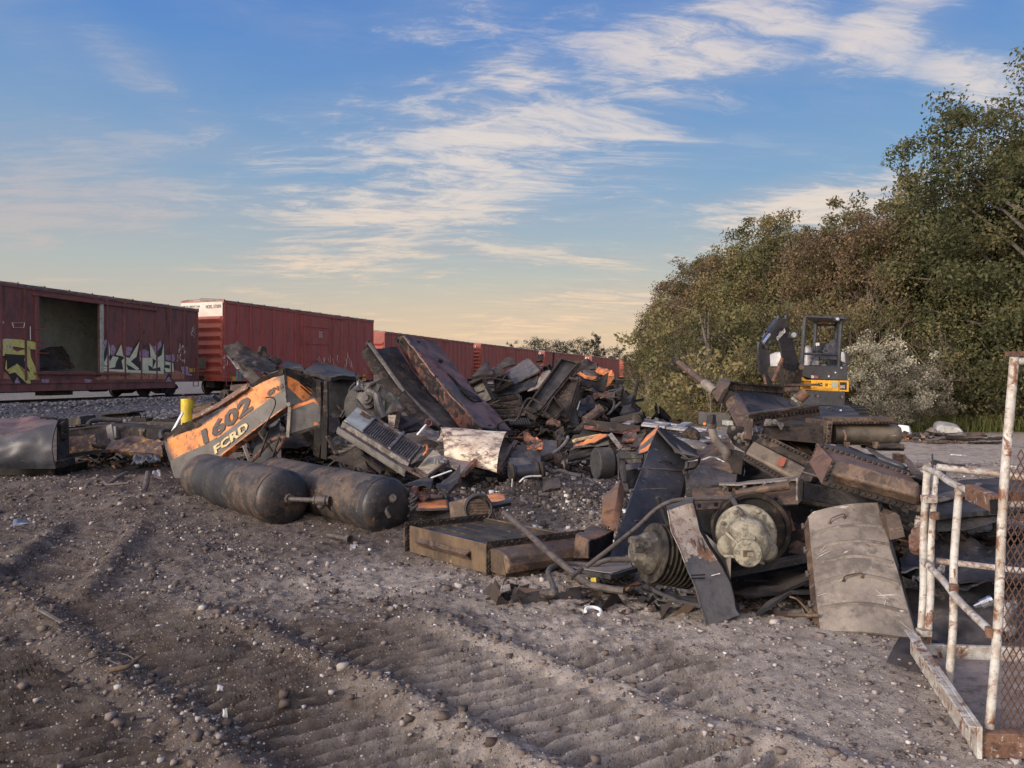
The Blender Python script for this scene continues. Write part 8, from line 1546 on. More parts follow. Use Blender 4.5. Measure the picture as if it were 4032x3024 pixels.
# bracket, leg, leaning pipe
LG = root_of('bracket_leg', ZM(780, 1200, 6.8), 'twisted brown bracket leg between the leaning pipe and the heap', 'bracket leg')
mb = MB(); mb.prism([ZM(555,885,7.6), ZM(610,965,7.5), ZM(700,830,7.5), ZM(725,790,7.6), ZM(625,768,7.7)], (.05, .16, .03)); mb.build('end_block', BRN, LG, bevel=.01)
mb = MB(); mb.sheet([ZM(790,1200,6.75), ZM(860,1200,6.75), ZM(900,1100,6.8)], [ZM(665,940,7.4), ZM(720,865,7.45), ZM(800,900,7.5)], 10, 18, .06, .03, 4, 6, fold=.05); mb.build('crumpled_web', BRN, LG)
mb = MB(); mb.sheet([ZM(860,1110,6.85), ZM(905,1095,6.9)], [ZM(725,860,7.5), ZM(820,920,7.5)], 5, 14, .02, .02, 4, 7, fold=.03); mb.build('grey_web', GREY, LG)
mb = MB(); mb.obox(ZM(625,950,7.35), (.06, 0, .12), (0, .05, 0), (.10, 0, -.04)); 
for k in range(7): mb.bolt(ZM(690-10*k, 850+20*k, 7.35), (0, -1, 0), .016, .014)
mb.build('rivets', CHBR, LG)
FT = root_of('gusset_plate', ZM(830, 1350, 6.6), 'riveted brown gusset plate standing under the twisted leg', 'gusset plate')
mb = MB(); mb.prism([ZM(770,1340,6.6), ZM(850,1390,6.55), ZM(905,1300,6.55), ZM(890,1180,6.65), ZM(720,1160,6.75), ZM(700,1230,6.7)], (.0, .05, 0)); mb.build('plate', CHBR, FT, bevel=.004)
mb = MB()
for x, y in ((745,1185), (800,1245), (770,1270), (870,1320), (800,1300)): mb.bolt(ZM(x, y, 6.56), (0,-1,0), .022, .016)
mb.tube([ZM(850,1225,6.5), ZM(825,1250,6.5), ZM(835,1290,6.5), ZM(862,1295,6.5)], .016, 8, smooth=True); mb.build('gusset_bolts', TAN, FT)
mb = MB(); mb.bar(ZM(870,1290,6.45), ZM(885,1110,6.55), .06, .05, (0, 1, 0)); mb.build('gusset_strip', BRN, FT, bevel=.004)
LP_ = root_of('leaning_pipe', ZM(540, 850, 7.7), 'rusty pipe pointing up left from the top of the right heap', 'pipe')
mb = MB(); a, b = ZM(250,600,8.2), ZM(545,835,7.7); mb.tube([a, b], .036, 16); mb.build('barrel', BRN, LP_)
mb = MB(); d = (b-a).normalized(); mb.lathe(a-d*.05, d, [(0, .03), (.02, .042), (.05, .048), (.08, .048), (.09, .038)], 16); mb.build('end_collar', CHBR, LP_)
mb = MB(); mb.lathe(b-d*.12, d, [(0, .038), (.02, .050), (.12, .052), (.16, .046), (.2, .048)], 18); mb.build('coupling', TAN, LP_)
EP = root_of('elbow_pipe', ZM(600, 1400, 6.5), 'thick dusty elbow pipe with a rubber sleeve rising from the right heap', 'pipe')
mb = MB(); mb.tube([ZM(695,1430,6.55), ZM(680,1390,6.5), ZM(620,1320,6.5), ZM(580,1260,6.5), ZM(560,1180,6.5)], [.040, .034], 16, smooth=True); mb.build('barrel', TAN, EP)
mb = MB(); mb.lathe(ZM(560,1190,6.5), (ZM(562,1130,6.5)-ZM(560,1190,6.5)), [(0, .036), (.02, .042), (.05, .042), (.07, .036)], 18); mb.build('clamp', LOUV, EP)
mb = MB(); mb.sheet([ZM(528,1140,6.45), ZM(562,1145,6.38), ZM(598,1140,6.45)], [ZM(530,1075,6.45), ZM(562,1064,6.38), ZM(600,1070,6.45)], 10, 8, .05, .02, 9, 4, fold=.02); mb.build('rubber_sleeve', RUB, EP)
CN = root_of('rusty_can', ZM(1330, 950, 7.2), 'rusty flanged can tipped on the dark hopper below the excavator', 'can')
mb = MB(); a = ZM(1310,945,7.2); mb.lathe(a, ZM(1365,885,7.2)-a, [(0, .048), (.01, .05), (.11, .056), (.11, .05), (.03, .045)], 24); mb.build('barrel', RST, CN)
mb = MB(); mb.tube([ZM(1258,920,7.15), ZM(1300,950,7.12), ZM(1345,980,7.15)], .016, 8); mb.build('pale_flange', MOT, CN)
bits([
 ('s', 'wire_bundle', CHA, 'bundle of silvery straps at the left end of the ribbed core', 'strap bundle', [ZK(1090,650,6.5), ZK(1220,680,6.5)], [ZK(1100,560,6.5), ZK(1160,520,6.6), ZK(1230,545,6.6)], (12,10,.012,.06,9,.2,.10)),
 ('s', 'splintered_wood', WOOD, 'splintered piece on top of the ribbed core', 'splinter', [ZL(20,480,6.55), ZL(240,505,6.5)], [ZL(30,450,6.7), ZL(150,448,6.7), ZL(240,475,6.65)], (14,5,.02,.04,7,.1,.05)),
 ('s', 'white_plate', PALE, 'pale curved plate glimpsed under the ribbed core', 'plate', [ZK(1430,740,7.2), ZK(1590,750,7.2)], [ZK(1440,715,7.3), ZK(1600,712,7.3)], (8,4,.02,.02,3,.05,.0)),
 ('s', 'scrap_sheet', SOOT_SHADE, 'black sheet in the gap behind the red spotted header', 'scrap sheet', [ZK(1000,1180,6.4), ZK(1900,1200,6.3)], [ZK(1000,700,7.0), ZK(1950,690,6.9)], (10,8,.03,.06,1.5,.03,.05)),  # added to fill the gap with painted shade
 ('s', 'scrap_sheet', BLK, 'black sheet under the upper cooler left part', 'scrap sheet', [ZK(300,1250,6.6), ZK(1000,1200,6.5)], [ZK(350,940,7.1), ZK(1000,850,6.9)], (10,8,.03,.06,1.5,.03,.05)),  # added backing, its black stands for shade below the cooler
 ('s', 'trailer_board', GRYP, 'dark flat trailer board beyond the leaning heap, with an orange lamp', 'board', [ZM(452,1150,12), ZM(720,1180,12)], [ZM(450,1043,12), ZM(710,1058,12)], (6,4,.05,.004,2,0,0)),
 ('p', 'marker_lamp', flat('orange_lens', (.85,.22,.03), .25), 'small orange round lamp on the dark trailer board', 'lamp', [([ZM(496,1147,11.9), ZM(496,1147,11.86)], .022)]),
 ('x', 'white_crate', PALE, 'small pale box standing right of the elbow pipe, far behind', 'box', [([ZM(697,1165,11.6), ZM(750,1165,11.6), ZM(745,1122,11.6), ZM(697,1125,11.6)], (0, .3, 0))]),
])
# grey strips stacked behind
rnd = random.Random(5)
sl = ['topmost', 'second', 'third', 'fourth', 'fifth', 'sixth', 'seventh', 'eighth']
for k, (x0, y0, x1, y1) in enumerate(((1060,315,1860,440), (1050,350,1640,430), (1050,375,1860,470), (1540,470,2060,520), (1600,500,2050,560), (1380,520,1900,590), (1640,560,1980,600), (1420,545,1560,570))):
    Y = 13.0-.35*k; mb = MB(); mb.bar(ZQ(x0,y0+12,Y), ZQ(x1,y1+12,Y-.6), .16, .035); one(mb, 'metal_strip', ALU, 'long grey metal strip, %s from the top of the strip stack behind the black sheet' % sl[k], 'strip', group='grey strips behind the standing sheet')
bits([
 ('b', 'short_board', ALU, 'short grey board tilted across the metal strips', 'board', [(ZQ(1480,430,12.2), ZQ(1610,365,12.6), .16, .04)]),
 ('b', 'short_board', ALU, 'short grey board behind the tip of the striped corner', 'board', [(ZQ(1270,420,12), ZQ(1350,385,12.3), .14, .04)]),
 ('b', 'short_board', ALU, 'short grey board left of the metal strips, over the orange beam end', 'board', [(ZQ(830,390,12.4), ZQ(930,350,12.7), .16, .05)]),
 ('s', 'scrap_sheet', CHBR, 'brown rubble sheet under the metal strips', 'scrap sheet', [ZQ(1300,620,10.5), ZQ(2000,650,10.2)], [ZQ(1100,450,12.5), ZQ(1900,470,12)], (18,8,.03,.12,3,.05,.12)),
 ('p', 'pipe_stub', CHBR, 'dark pipe collar beside the metal strips', 'pipe', [([ZQ(1620,560,10.6), ZQ(1660,520,10.7)], .13)]),
])
# ---- wheel with motor end bell
TM = root_of('traction_motor', ZN(1430, 800, 5.2), 'dusty cream motor end on a large dark wheel, centre of the right heap', 'traction motor')
c = ZN(1480, 415, 5.30); ax = Vector((-.16, -1, .10)).normalized(); up = Vector((0,0,1)); R_ = .268
mb = MB(); mb.lathe(c - ax*.26, ax, [(0, .20), (0, R_*1.0), (.05, R_*1.04), (.10, R_), (.24, R_*1.0), (.27, R_*.96), (.26, R_*.86), (.22, R_*.84)], 48); mb.build('wheel_rim', CHBR, TM)
c2 = ZN(1425, 460, 5.10)
mb = MB(); mb.lathe(c2 - ax*.10, ax, [(0, .205), (.06, .208), (.072, .200), (.078, .19)], 44)
for k in range(8): a = k*math.pi/4+.35; s1 = ax.orthogonal().normalized(); s2 = ax.cross(s1); mb.bolt(c2 - ax*.02 + (s1*math.cos(a)+s2*math.sin(a))*.180, ax, .015, .02, n=8)
mb.build('cover_plate', MOT, TM)
mb = MB(); cc = ZN(1430, 530, 5.02); mb.lathe(cc - ax*.02, ax, [(0, .150), (.05, .145), (.10, .12), (.12, .09)], 36)
for q_ in (ZN(1275, 560, 5.02), ZN(1580, 590, 5.04)): mb.lathe(q_ - ax*.03, ax, [(0, .085), (.05, .082), (.08, .06), (.09, .03)], 22)
vsx = mb.v
for i, p in enumerate(vsx):
    r = p - cc; z = r.z; 
    if z > .06: mb.v[i] = p + Vector((0, 0, .03))
mb.build('bell_housing', MOT, TM)
mb = MB(); cc2 = ZN(1425, 612, 4.92); mb.lathe(cc2, ax, [(0, .092), (.05, .092), (.058, .085)], 32)
for k in range(4): a = k*math.pi/2+.75; s1 = ax.orthogonal().normalized(); s2 = ax.cross(s1); mb.bolt(cc2 + ax*.058 + (s1*math.cos(a)+s2*math.sin(a))*.066, ax, .008, .008, n=8)
hub = mb.build('hub_cap', MOT, TM)
mb = MB(); q = cc2 + ax*.060; mb.cbox(q, .072, .006, .042); mb.build('dark_window', BRN, hub); mb = MB(); mb.cbox(q + Vector((.012, -.004, -.004)), .040, .004, .026); mb.build('window_lining', MOT, hub)
mb = MB(); mb.box8([ZN(1372,490,4.90), ZN(1500,512,4.90), ZN(1512,372,4.96), ZN(1385,365,4.96), ZN(1372,490,5.05), ZN(1500,512,5.05), ZN(1512,345,5.1), ZN(1375,330,5.1)]); mb.box8([ZN(1370,330,4.98), ZN(1430,335,4.98), ZN(1430,312,5.0), ZN(1370,310,5.0), ZN(1370,330,5.1), ZN(1430,335,5.1), ZN(1430,310,5.1), ZN(1370,308,5.1)]); mb.build('terminal_box', MOT, TM, bevel=.008)
for (x0, y0, x1, y1) in ((1345,540,1240,440), (1520,580,1630,520), (1350,650,1230,640), (1500,680,1550,700)):
    mb = MB(); mb.bar(ZN(x0,y0,4.94), ZN(x1,y1,5.0), .02, .05, ax); mb.build('casting_rib', MOT, TM, bevel=.005)
mb = MB(); 
for x, y in ((1320,262), (1570,300), (1600,460), (1290,418), (1515,420)): mb.bolt(ZN(x, y, 5.02), ax, .017, .022, n=8)
mb.build('stud', LOUV, TM)
mb = MB(); mb.sheet([ZN(1780,440,5.5), ZN(1850,420,5.5)], [ZN(1700,230,5.6), ZN(1800,250,5.6)], 8, 8, .03, .02, 3, 4, jag=.05); one(mb, 'rusty_sector', RST, 'rounded rusty plate peeking out right of the motor wheel', 'plate')
bits([('s', 'rusty_flap', BRN, 'brown torn flap between the motor wheel and the tan door', 'flap', [ZN(1800,640,5.3), ZN(1960,640,5.2)], [ZN(1790,540,5.4), ZN(1880,490,5.4), ZN(1950,540,5.3)], (10,7,.02,.04,4,.1,.06)),
      ('x', 'timber_end', CHBR, 'dark block stacked in the gap right of the motor wheel', 'block', [([ZN(1840,520,5.4), ZN(1960,510,5.3), ZN(1950,400,5.4), ZN(1850,420,5.5)], (0, .3, 0))])])
# ---- ribbed roller with cream hub
RR = root_of('ribbed_roller', ZN(650, 850, 5.0), 'finned roller with a cream cast hub, leaning left of the cream and black channel', 'roller')
HUBM = worn('dirty_hub_casting', K(.19,.175,.135), K(.11,.10,.08), K(.035,.03,.026), .75, 0, 7, dcov=.5, bump=.4)
a = ZN(505, 600, 5.02); b = ZN(870, 665, 5.12); ax = (b-a).normalized(); mb = MB(); prof = [(.05, .15)]
for k in range(9): prof += [(.075+.036*k, .155), (.078+.036*k, .205), (.086+.036*k, .205), (.089+.036*k, .155)]
mb.lathe(a, ax, prof + [(.42, .15)], 44); mb.build('fins', worn('blackened_fins', K(.05,.045,.04), K(.09,.08,.065), K(.02,.018,.018), .4, .4, 5, bump=.2, spot=K(.3,.26,.18), spotcov=.2), RR)
mb = MB(); mb.lathe(a, ax, [(-.06, .05), (-.06, .08), (-.02, .11), (.02, .13), (.05, .14)], 30)
for k in range(3): an = 1.1+k*2.1; s1 = Vector((0, 0, 1)); s2 = ax.cross(s1).normalized(); p = a - ax*.0 + (s1*math.cos(an)+s2*math.sin(an))*.09; mb.lathe(p, -ax, [(0, .03), (.05, .026), (.06, .018)], 12)
mb.build('cast_hub', HUBM, RR)
mb = MB(); mb.cbox(ZN(465, 540, 4.88), .07, .07, .10, rz=.3); mb.bolt(ZN(462, 550, 4.84), (-.3, -1, 0), .018, .015, n=8); mb.build('hub_lug', HUBM, RR, bevel=.008)
# ---- cream and black channel
CC = root_of('bent_channel', ZN(1150, 1230, 4.75), 'bent box channel, rusty cream above and black below, leaning before the motor', 'channel')
lft = [(1075,1270,4.62), (1045,1180,4.63), (965,900,4.72), (900,760,4.8), (850,620,4.85), (805,520,4.9), (760,430,4.95), (730,245,5.05)]
rgt = [(1358,1160,4.72), (1330,1120,4.74), (1275,880,4.85), (1205,740,4.92), (1140,640,4.98), (1085,560,5.02), (1010,430,5.07), (950,172,5.15)]
Lp = [ZN(*p) for p in lft]; Rp = [ZN(*p) for p in rgt]
def path_sheet(mb, A_, B_, nu, nv, t, **k): return mb.sheet(A_, B_, nu, nv, t, **k)
mb = MB(); mb.sheet(Lp, Rp, 40, 8, .008, .008, 3, 4, matf=lambda u, v: 1 if u < .52 + .05*math.sin(v*5) else 0)
f1 = mb.build('front_face', [worn('rusty_cream_channel', K(.44,.39,.32), K(.36,.30,.24), K(.18,.13,.10), .6, 0, 6, dcov=.4, bump=.2, spot=K(.24,.12,.06), spotcov=.3), GRYP], CC)
mb = MB(); back = [p + Vector((.045, .14, -.0)) for p in Rp]; mb.sheet(Rp, back, 40, 4, .006, .008, 3, 5); mb.build('side_face', BLK, CC)
mb = MB(); mb.sheet(Lp, [p + Vector((.02, .14, 0)) for p in Lp], 40, 4, .006, .006, 3, 6); mb.sheet([Lp[-1], Rp[-1]], [Lp[-1]+Vector((.02,.13,.01)), Rp[-1]+Vector((.03,.13,.01))], 6, 3, .006, .004, 3, 5); mb.build('hidden_face', BLK, CC)
mb = MB()
for pts in ([(1200,930), (1235,980), (1262,1030)], [(1225,945), (1240,975)], [(965,905), (1010,900), (1040,915)], [(1235,905), (1262,915)], [(1110,808), (1180,790)]): mb.tube([ZN(x, y, 4.78 + (x-1000)*.0003 - (y-1000)*.0002) + Vector((0, -.02, 0)) for x, y in pts], .0035, 5)
mb.build('scratch_mark', WHT, f1)
mb = MB()
for y in (800, 828): mb.prism([ZN(930,y,4.74)+Vector((0,-.03,0)), ZN(1050,y-6,4.80)+Vector((0,-.03,0)), ZN(1050,y+3,4.80)+Vector((0,-.03,0)), ZN(930,y+8,4.74)+Vector((0,-.03,0))], (0, .01, 0))
mb.build('slot', SOOT_SHADE, f1, smooth=False)
# ---- tan locker door
TD = root_of('tan_door', G(3400, 2500), 'large tan dented steel door with hinges and wire handles, leaning before the cage', 'door')
def td(u, v, d=0):
    A, B, C_, D = P(3231,2487,4.55), P(3617,2520,4.42), P(3459,1978,5.15), P(3183,2035,5.20)
    n_ = fnorm(A, B, D); return A.lerp(B, u).lerp(D.lerp(C_, u), v) + n_*d
mb = MB(); S5 = mb.sheet([td(0,0), td(.5,0), td(1,0)], [td(0,1), td(.08,1.03), td(.5,1.015), td(1,1)], 30, 44, .02, .010, 1.6, 3, bulge=(.035, 0), rib=None); ds = mb.build('door_skin', TAN, TD)
mb = MB()
for v, b in ((.80,.015), (.66,.02), (.52,.035), (.36,.05), (.17,.03)):
    vs = []; n_ = 16
    for i in range(n_+1): u = .03+.94*i/n_; vv = v + b*math.sin(math.pi*u)*1.0; vs += [S5(u, vv-.013, .001), S5(u, vv, .011), S5(u, vv+.013, .001)]
    mb.add(vs, [q for i in range(n_) for q in ((i*3, i*3+3, i*3+4, i*3+1), (i*3+1, i*3+4, i*3+5, i*3+2))])
mb.build('pressed_band', TAN, ds)
for (u0, v0, u1, v1) in ((.30,.86,.50,.885), (.34,.37,.56,.395)):
    mb = MB(); mb.tube([S5(u0, v0, .005), S5(u0+.02, v0+.012, .035), S5(u1-.02, v1+.008, .035), S5(u1, v1, .005)], .0045, 6, smooth=True); mb.lathe(S5(u0, v0, .0), S5(u0, v0, .1)-S5(u0, v0, 0), [(0, .012), (.006, .01)], 8); mb.lathe(S5(u1, v1, .0), S5(u1, v1, .1)-S5(u1, v1, 0), [(0, .012), (.006, .01)], 8); mb.build('wire_handle', BRN, ds)
mb = MB(); mb.prism([td(1,0), td(1,1), td(1.03,.97,-.02), td(1.035,.02,-.02)], (td(1,.5,-.09)-td(1,.5,0))); mb.sheet([td(1.0,0,.0), td(1.0,1,.0)], [td(1.07,.0,-.08), td(1.10,.97,-.08)], 14, 4, .006, .004, 3, 4); mb.build('side_edge', GREY, TD)
mb = MB(); mb.sheet([td(-.0,.02), td(.0,.99)], [td(-.055,.02,-.035), td(-.055,.96,-.035)], 20, 4, .008, .006, 3, 6); mb.build('hinge_strip', BRN, TD)
for v in (.05, .22, .48, .70, .93):
    mb = MB(); mb.lathe(td(-.07, v-.02, -.03), td(0, 1)-td(0, 0), [(0, .012), (.045, .012)], 10); mb.bar(td(-.075, v, -.03), td(-.02, v, -.01), .02, .006); mb.build('hinge', HOSE, TD)
mb = MB()
for pts in ([(.08,.60), (.20,.63)], [(.10,.585), (.24,.61)], [(.06,.575), (.18,.60)], [(.12,.62), (.19,.66)], [(.02,.27), (.13,.28)], [(.68,.30), (.80,.24)], [(.72,.22), (.78,.22)], [(.74,.20), (.77,.24)], [(.86,.10), (.98,.04)], [(.85,.14), (.90,.13)], [(.28,.36), (.33,.38)]): mb.tube([S5(u, v, .006) for u, v in pts], .0018, 5)
mb.build('scratch_mark', PLAS, ds)

# ================================================================ CAGE
CG = thing('steel_cage', G(3750, 2700), 'rusty white painted tubular work cage with mesh side, at the right picture edge', 'work cage')
ZR = lambda x, y, Y: P(3400 + x/1.9525, 1350 + y/1.9525, Y)
ZS = lambda x, y, Y: P(3400 + x/2.013, 2200 + y/2.013, Y)
r_ = .0175
def cpost(pts, r, name, mat=WHR, par=CG, sm=False):
    if len(pts) == 2: a, b = pts; k_ = Vector((.005, -.003, .004)); pts = [a, a.lerp(b, .3)+k_, a.lerp(b, .62)-k_, b]; sm = True
    m2 = MB(); m2.tube(pts, r, 16, smooth=sm)
    return m2.build(name, mat, par)
cpost([ZS(460,690,4.22), ZR(495,965,4.30)], r_*1.12, 'post'); cpost([ZS(515,735,4.16), ZR(556,1000,4.32)], r_*1.12, 'post')
cpost([ZS(690,1010,3.62), ZR(742,1105,3.72)], .0185, 'post')
cpost([ZS(1010,1450,3.06), ZR(1160,95,3.12)], .0180, 'tall_post')
m2 = MB(); m2.cbox(ZR(1160,85,3.12), .05, .05, .02); m2.build('post_cap', RST, CG)
cpost([ZR(480,965,4.30), ZR(830,1145,3.45)], .0165, 'top_rail')
m2 = MB(); m2.bar(ZR(825,1150,3.46), ZR(1045,1245,3.14), .045, .075); m2.build('square_rail', RSTW, CG, bevel=.004)
m2 = MB(); m2.bar(ZR(990,1260,3.14), ZR(1050,1262,3.12), .05, .06); m2.build('socket_block', SOOT_SHADE, CG)
cpost([ZR(570,955,4.32), ZR(1050,1008,4.22), ZR(1240,1040,4.18), ZR(1700,1100,4.1)], r_*1.15, 'back_rail'); cpost([ZS(585,20,4.28), ZS(1272,100,4.12), ZS(2000,190,4.0)], r_, 'back_rail')
cpost([ZS(478,22,4.22), ZS(1040,600,3.10)], r_, 'diagonal_brace')
cpost([ZR(1160,125,3.12), ZR(1190,140,3.12), ZR(1400,140,3.12), ZR(2300,150,3.12)], .016, 'top_bar')
cpost([ZR(1050,1240,3.11), ZR(2300,1300,3.11)], .014, 'mesh_rail'); m2 = MB(); m2.bar(ZR(1100,1195,3.12), ZR(2300,1240,3.12), .02, .05); m2.build('mesh_rail', RSTW, CG)
for (x, y, Y) in ((530,1218,4.25), ): 
    m2 = MB(); m2.obox(ZR(485,1235,4.20), ZR(578,1235,4.20)-ZR(485,1235,4.20), (0, .06, 0), (0, 0, .04)); m2.build('clamp', WHR, CG, bevel=.003)
m2 = MB(); m2.obox(ZS(470,632,4.12), ZS(560,632,4.12)-ZS(470,632,4.12), (0, .06, 0), (0, 0, .035)); m2.build('clamp', WHR, CG, bevel=.003)
for p, r2 in ((ZR(556,1330,4.24), .024), (ZS(510,595,4.16), .022), (ZS(728,240,3.64), .021), (ZS(1020,590,3.09), .020), (ZR(742,1118,3.72), .021)): 
    m2 = MB(); m2.tube([p - Vector((0,0,.02)), p + Vector((0,0,.02))], r2, 14); m2.build('weld_collar', RSTW, CG)
# base frame
cpost([Vector((4.42, 2.93, .05)), Vector((4.42, 2.93, 1.62))], .018, 'post')
m2 = MB(); z0 = .0; a_, b_ = G(3606, 2600)+Vector((0,0,.03)), G(3880, 3030)+Vector((0,0,.03)); d_ = (b_-a_).normalized(); m2.obox(a_, b_-a_, Vector((-d_.y, d_.x, 0))*-.02, (0, 0, .135)); 
m2.obox(a_ + Vector((0, 0, .125)) + Vector((d_.y, -d_.x, 0))*.0205, b_-a_, Vector((d_.y, -d_.x, 0))*.03, (0, 0, .008)); m2.build('base_beam', WHR, CG, bevel=.003)
m2 = MB(); c0 = G(3650, 2602); m2.obox(c0, (1.9, -.22, 0), (0, .03, 0), (0, 0, .085)); m2.build('base_beam', WHR, CG, bevel=.003)
m2 = MB(); c1 = b_ + Vector((0, .02, 0)); m2.obox(c1, (1.4, -.12, 0), (0, .05, 0), (0, 0, .10)); m2.build('base_beam', RSTW, CG, bevel=.003)
m2 = MB(); m2.sheet([b_ + Vector((.03, .05, .03)), b_ + Vector((1.35, -.06, .03))], [G(3670, 2610) + Vector((0, -.02, .03)), G(3670, 2610) + Vector((1.9, -.24, .03))], 8, 8, .01, .004, 3, 2); m2.build('floor_plate', worn('cage_floor_plate', K(.30,.25,.22), K(.24,.20,.175), K(.13,.105,.09), .9, 0, 5, bump=.6, bs=90), CG)
# expanded metal mesh
m2 = MB(); o0 = P(3935, 2900, 3.07); xr = Vector((1, -.09, 0)).normalized(); dw, dh = .0265, .052
tl = lambda x: (1.12 + .25*min(1, x/.12) + .06*math.sin(x*19)) 
nx_ = 34; ny_ = 32
for i in range(nx_):
    for j in range(ny_):
        x = i*dw; z = j*dh; zmax = tl(x)
        for (xa, za, xb, zb) in ((x, z+dh/2, x+dw/2, z+dh), (x+dw/2, z+dh, x+dw, z+dh/2), (x+dw, z+dh/2, x+dw/2, z), (x+dw/2, z, x, z+dh/2)):
            if max(za, zb) > zmax: continue
            if (i+j) % 1: continue
            A_ = o0 + xr*(xa+.012+.03*za) + Vector((0, 0, za)); B_ = o0 + xr*(xb+.012+.03*zb) + Vector((0, 0, zb)); m2.bar(A_, B_, .0042, .0026, xr.cross(Vector((0,0,1))))
m2.build('mesh_panel', worn('rusted_mesh', K(.09,.05,.038), K(.13,.065,.042), K(.04,.028,.024), .8, .1, 20, bump=.2), CG, smooth=False)
mb = MB(); mb.sheet([ZS(1055,1448,3.14), ZS(1190,1448,3.12)], [ZS(1065,1400,3.2), ZS(1180,1404,3.2)], 12, 8, .02, .02, 20, 4, jag=.1, fold=.03); one(mb, 'white_rag', WHT, 'crumpled white bag on the near corner of the cage floor', 'bag')

# ================================================================ YARD BEHIND, RIGHT
WT = root_of('plastic_tank', P(3735, 1740, 18.6), 'pale moulded tank lying on the yard beyond the cage', 'tank')
mb = MB(); Y = 18.6
fr = [ZL(1895,590,Y), ZL(2200,640,Y-.6), ZL(2200,560,Y-.6), ZL(2170,520,Y-.6), ZL(2085,500,Y-.5), ZL(1940,475,Y), ZL(1910,500,Y), ZL(1893,540,Y)]
mb.prism(fr, (.5, 1.0, .05)); mb.build('shell', PLAS, WT, bevel=.06)
mb = MB(); mb.lathe(ZL(1890,575,18.4), (-1, 0, 0), [(0, .12), (.05, .12), (.06, .16), (.10, .16), (.12, .11), (.2, .11)], 18); mb.build('spout', TAN, WT)
mb = MB(); mb.box8([ZL(1490,600,17.5), ZL(1625,590,17.3), ZL(1600,490,17.3), ZL(1480,475,17.5), ZL(1500,590,18.1), ZL(1640,580,17.9), ZL(1610,488,17.9), ZL(1490,474,18.1)]); one(mb, 'white_box', WHT, 'bright white plastic box beyond the rounded header', 'box', bevel=.03)
rnd = random.Random(31)
WM = [WOOD, CHBR, BRN, GREY, WOOD, LOUV]
for k in range(44):
    x = rnd.uniform(9.35, 11.5)-.0; y = rnd.uniform(16.6, 17.9); x *= y/17.3; s_ = rnd.uniform(.35, 1.3); a = rnd.gauss(0, .5); z = ghs(x, y) + rnd.uniform(.02, .17)*max(.2, 1-abs(x-10.4)/1.3)
    e = Vector((math.cos(a), math.sin(a)*.6, rnd.gauss(0, .10)))*s_*.5; mb = MB(); mb.bar(Vector((x, y, z))-e, Vector((x, y, z))+e, rnd.uniform(.06, .2), rnd.uniform(.015, .05)); one(mb, 'scrap_board', WM[k % 6], 'weathered board or strip in the low pile before the pale tank', 'board', group='boards in the low pile before the pale tank')
mb = MB(); c = P(3750, 1802, 14.5); mb.sheet([c, c + Vector((.35, 0, 0))], [c + Vector((.02, .1, .06)), c + Vector((.33, .1, .05))], 6, 3, .01, .03, 9, 4, jag=.1); one(mb, 'white_litter', WHT, 'white litter lying on the pale yard before the board pile', 'litter')
filler(30, 3.1, 6.9, 1.3, .45, lambda x, y: .35, 'loose pieces inside the right heap', lab('the right heap behind the bolted boxes'), .15, .45, MS, 800)
filler(16, 2.2, 6.4, .9, .4, lambda x, y: .12, 'loose pieces under the right heap', lab('the foot of the right heap'), .12, .35, [BLK, SOOT_SHADE, CHBR, RUB], 900)
filler(14, 4.9, 5.9, .9, .6, lambda x, y: .2, 'loose pieces behind the cage', lab('the scrap behind the cage'), .15, .5, [BLK, BLUE, CHBR, SOOT_SHADE], 950)
# ================================================================ MINI EXCAVATOR
EX = thing('mini_excavator', (7.6, 18.3, .27), 'black and yellow compact tracked excavator parked behind the scrap heap', 'excavator')
E = lambda x, y, Y: P(2900 + x/3.318, 1200 + y/3.318, Y)     # pixel of the enlarged view -> place
def q4(mb, pts, Y, d, mi=0): return mb.prism([E(x, y, Y) for x, y in pts], (0, d, 0), mi)
# tracks
for (cx, ) in ((6.55,), (8.25,)):
    mb = MB(); prof = []
    for k in range(28):
        a = 2*math.pi*k/28; c = 1.0 if math.cos(a) > 0 else -1.0
        prof.append((c*.85 + math.cos(a)*.29, .30 + math.sin(a)*.29))
    mb.prism([Vector((cx-.2, 18.6+u, .27+v)) for u, v in prof], (.4, 0, 0))
    L = len(prof); per = resamp([Vector((0, 18.6+u, .27+v)) for u, v in prof+prof[:1]], 52)
    for a, b in zip(per[:-1], per[1:]):
        d = (b-a).normalized(); nr = Vector((0, d.z, -d.y)); m_ = (a+b)/2
        mb.obox(m_ + Vector((cx-.22-0, 0, 0)) - d*.02, (.44, 0, 0), d*.04, nr*.035)
    mb.build('track', RUB, EX, smooth=False)
mb = MB(); mb.obox((6.7, 17.9, .5), (1.5, 0, 0), (0, 1.5, 0), (0, 0, .3)); mb.lathe((7.4, 18.6, .8), (0, 0, 1), [(0, .45), (.2, .45)], 28); mb.build('undercarriage', BLKP, EX)
mb = MB(); mb.sheet([E(708, 1300, 16.9), E(1410, 1320, 16.9)], [E(708, 1125, 16.9), E(1418, 1130, 16.9)], 8, 5, .05, .003, 2, 1); bl_ = mb.build('dozer_blade', BLKP, EX)
mb = MB()
for x, y in ((760, 1185), (1055, 1190), (1380, 1205)): mb.lathe(E(x, y, 16.88), (0, -1, 0), [(0, .035), (.03, .03)], 14)
mb.build('blade_bolt', LOUV, bl_)
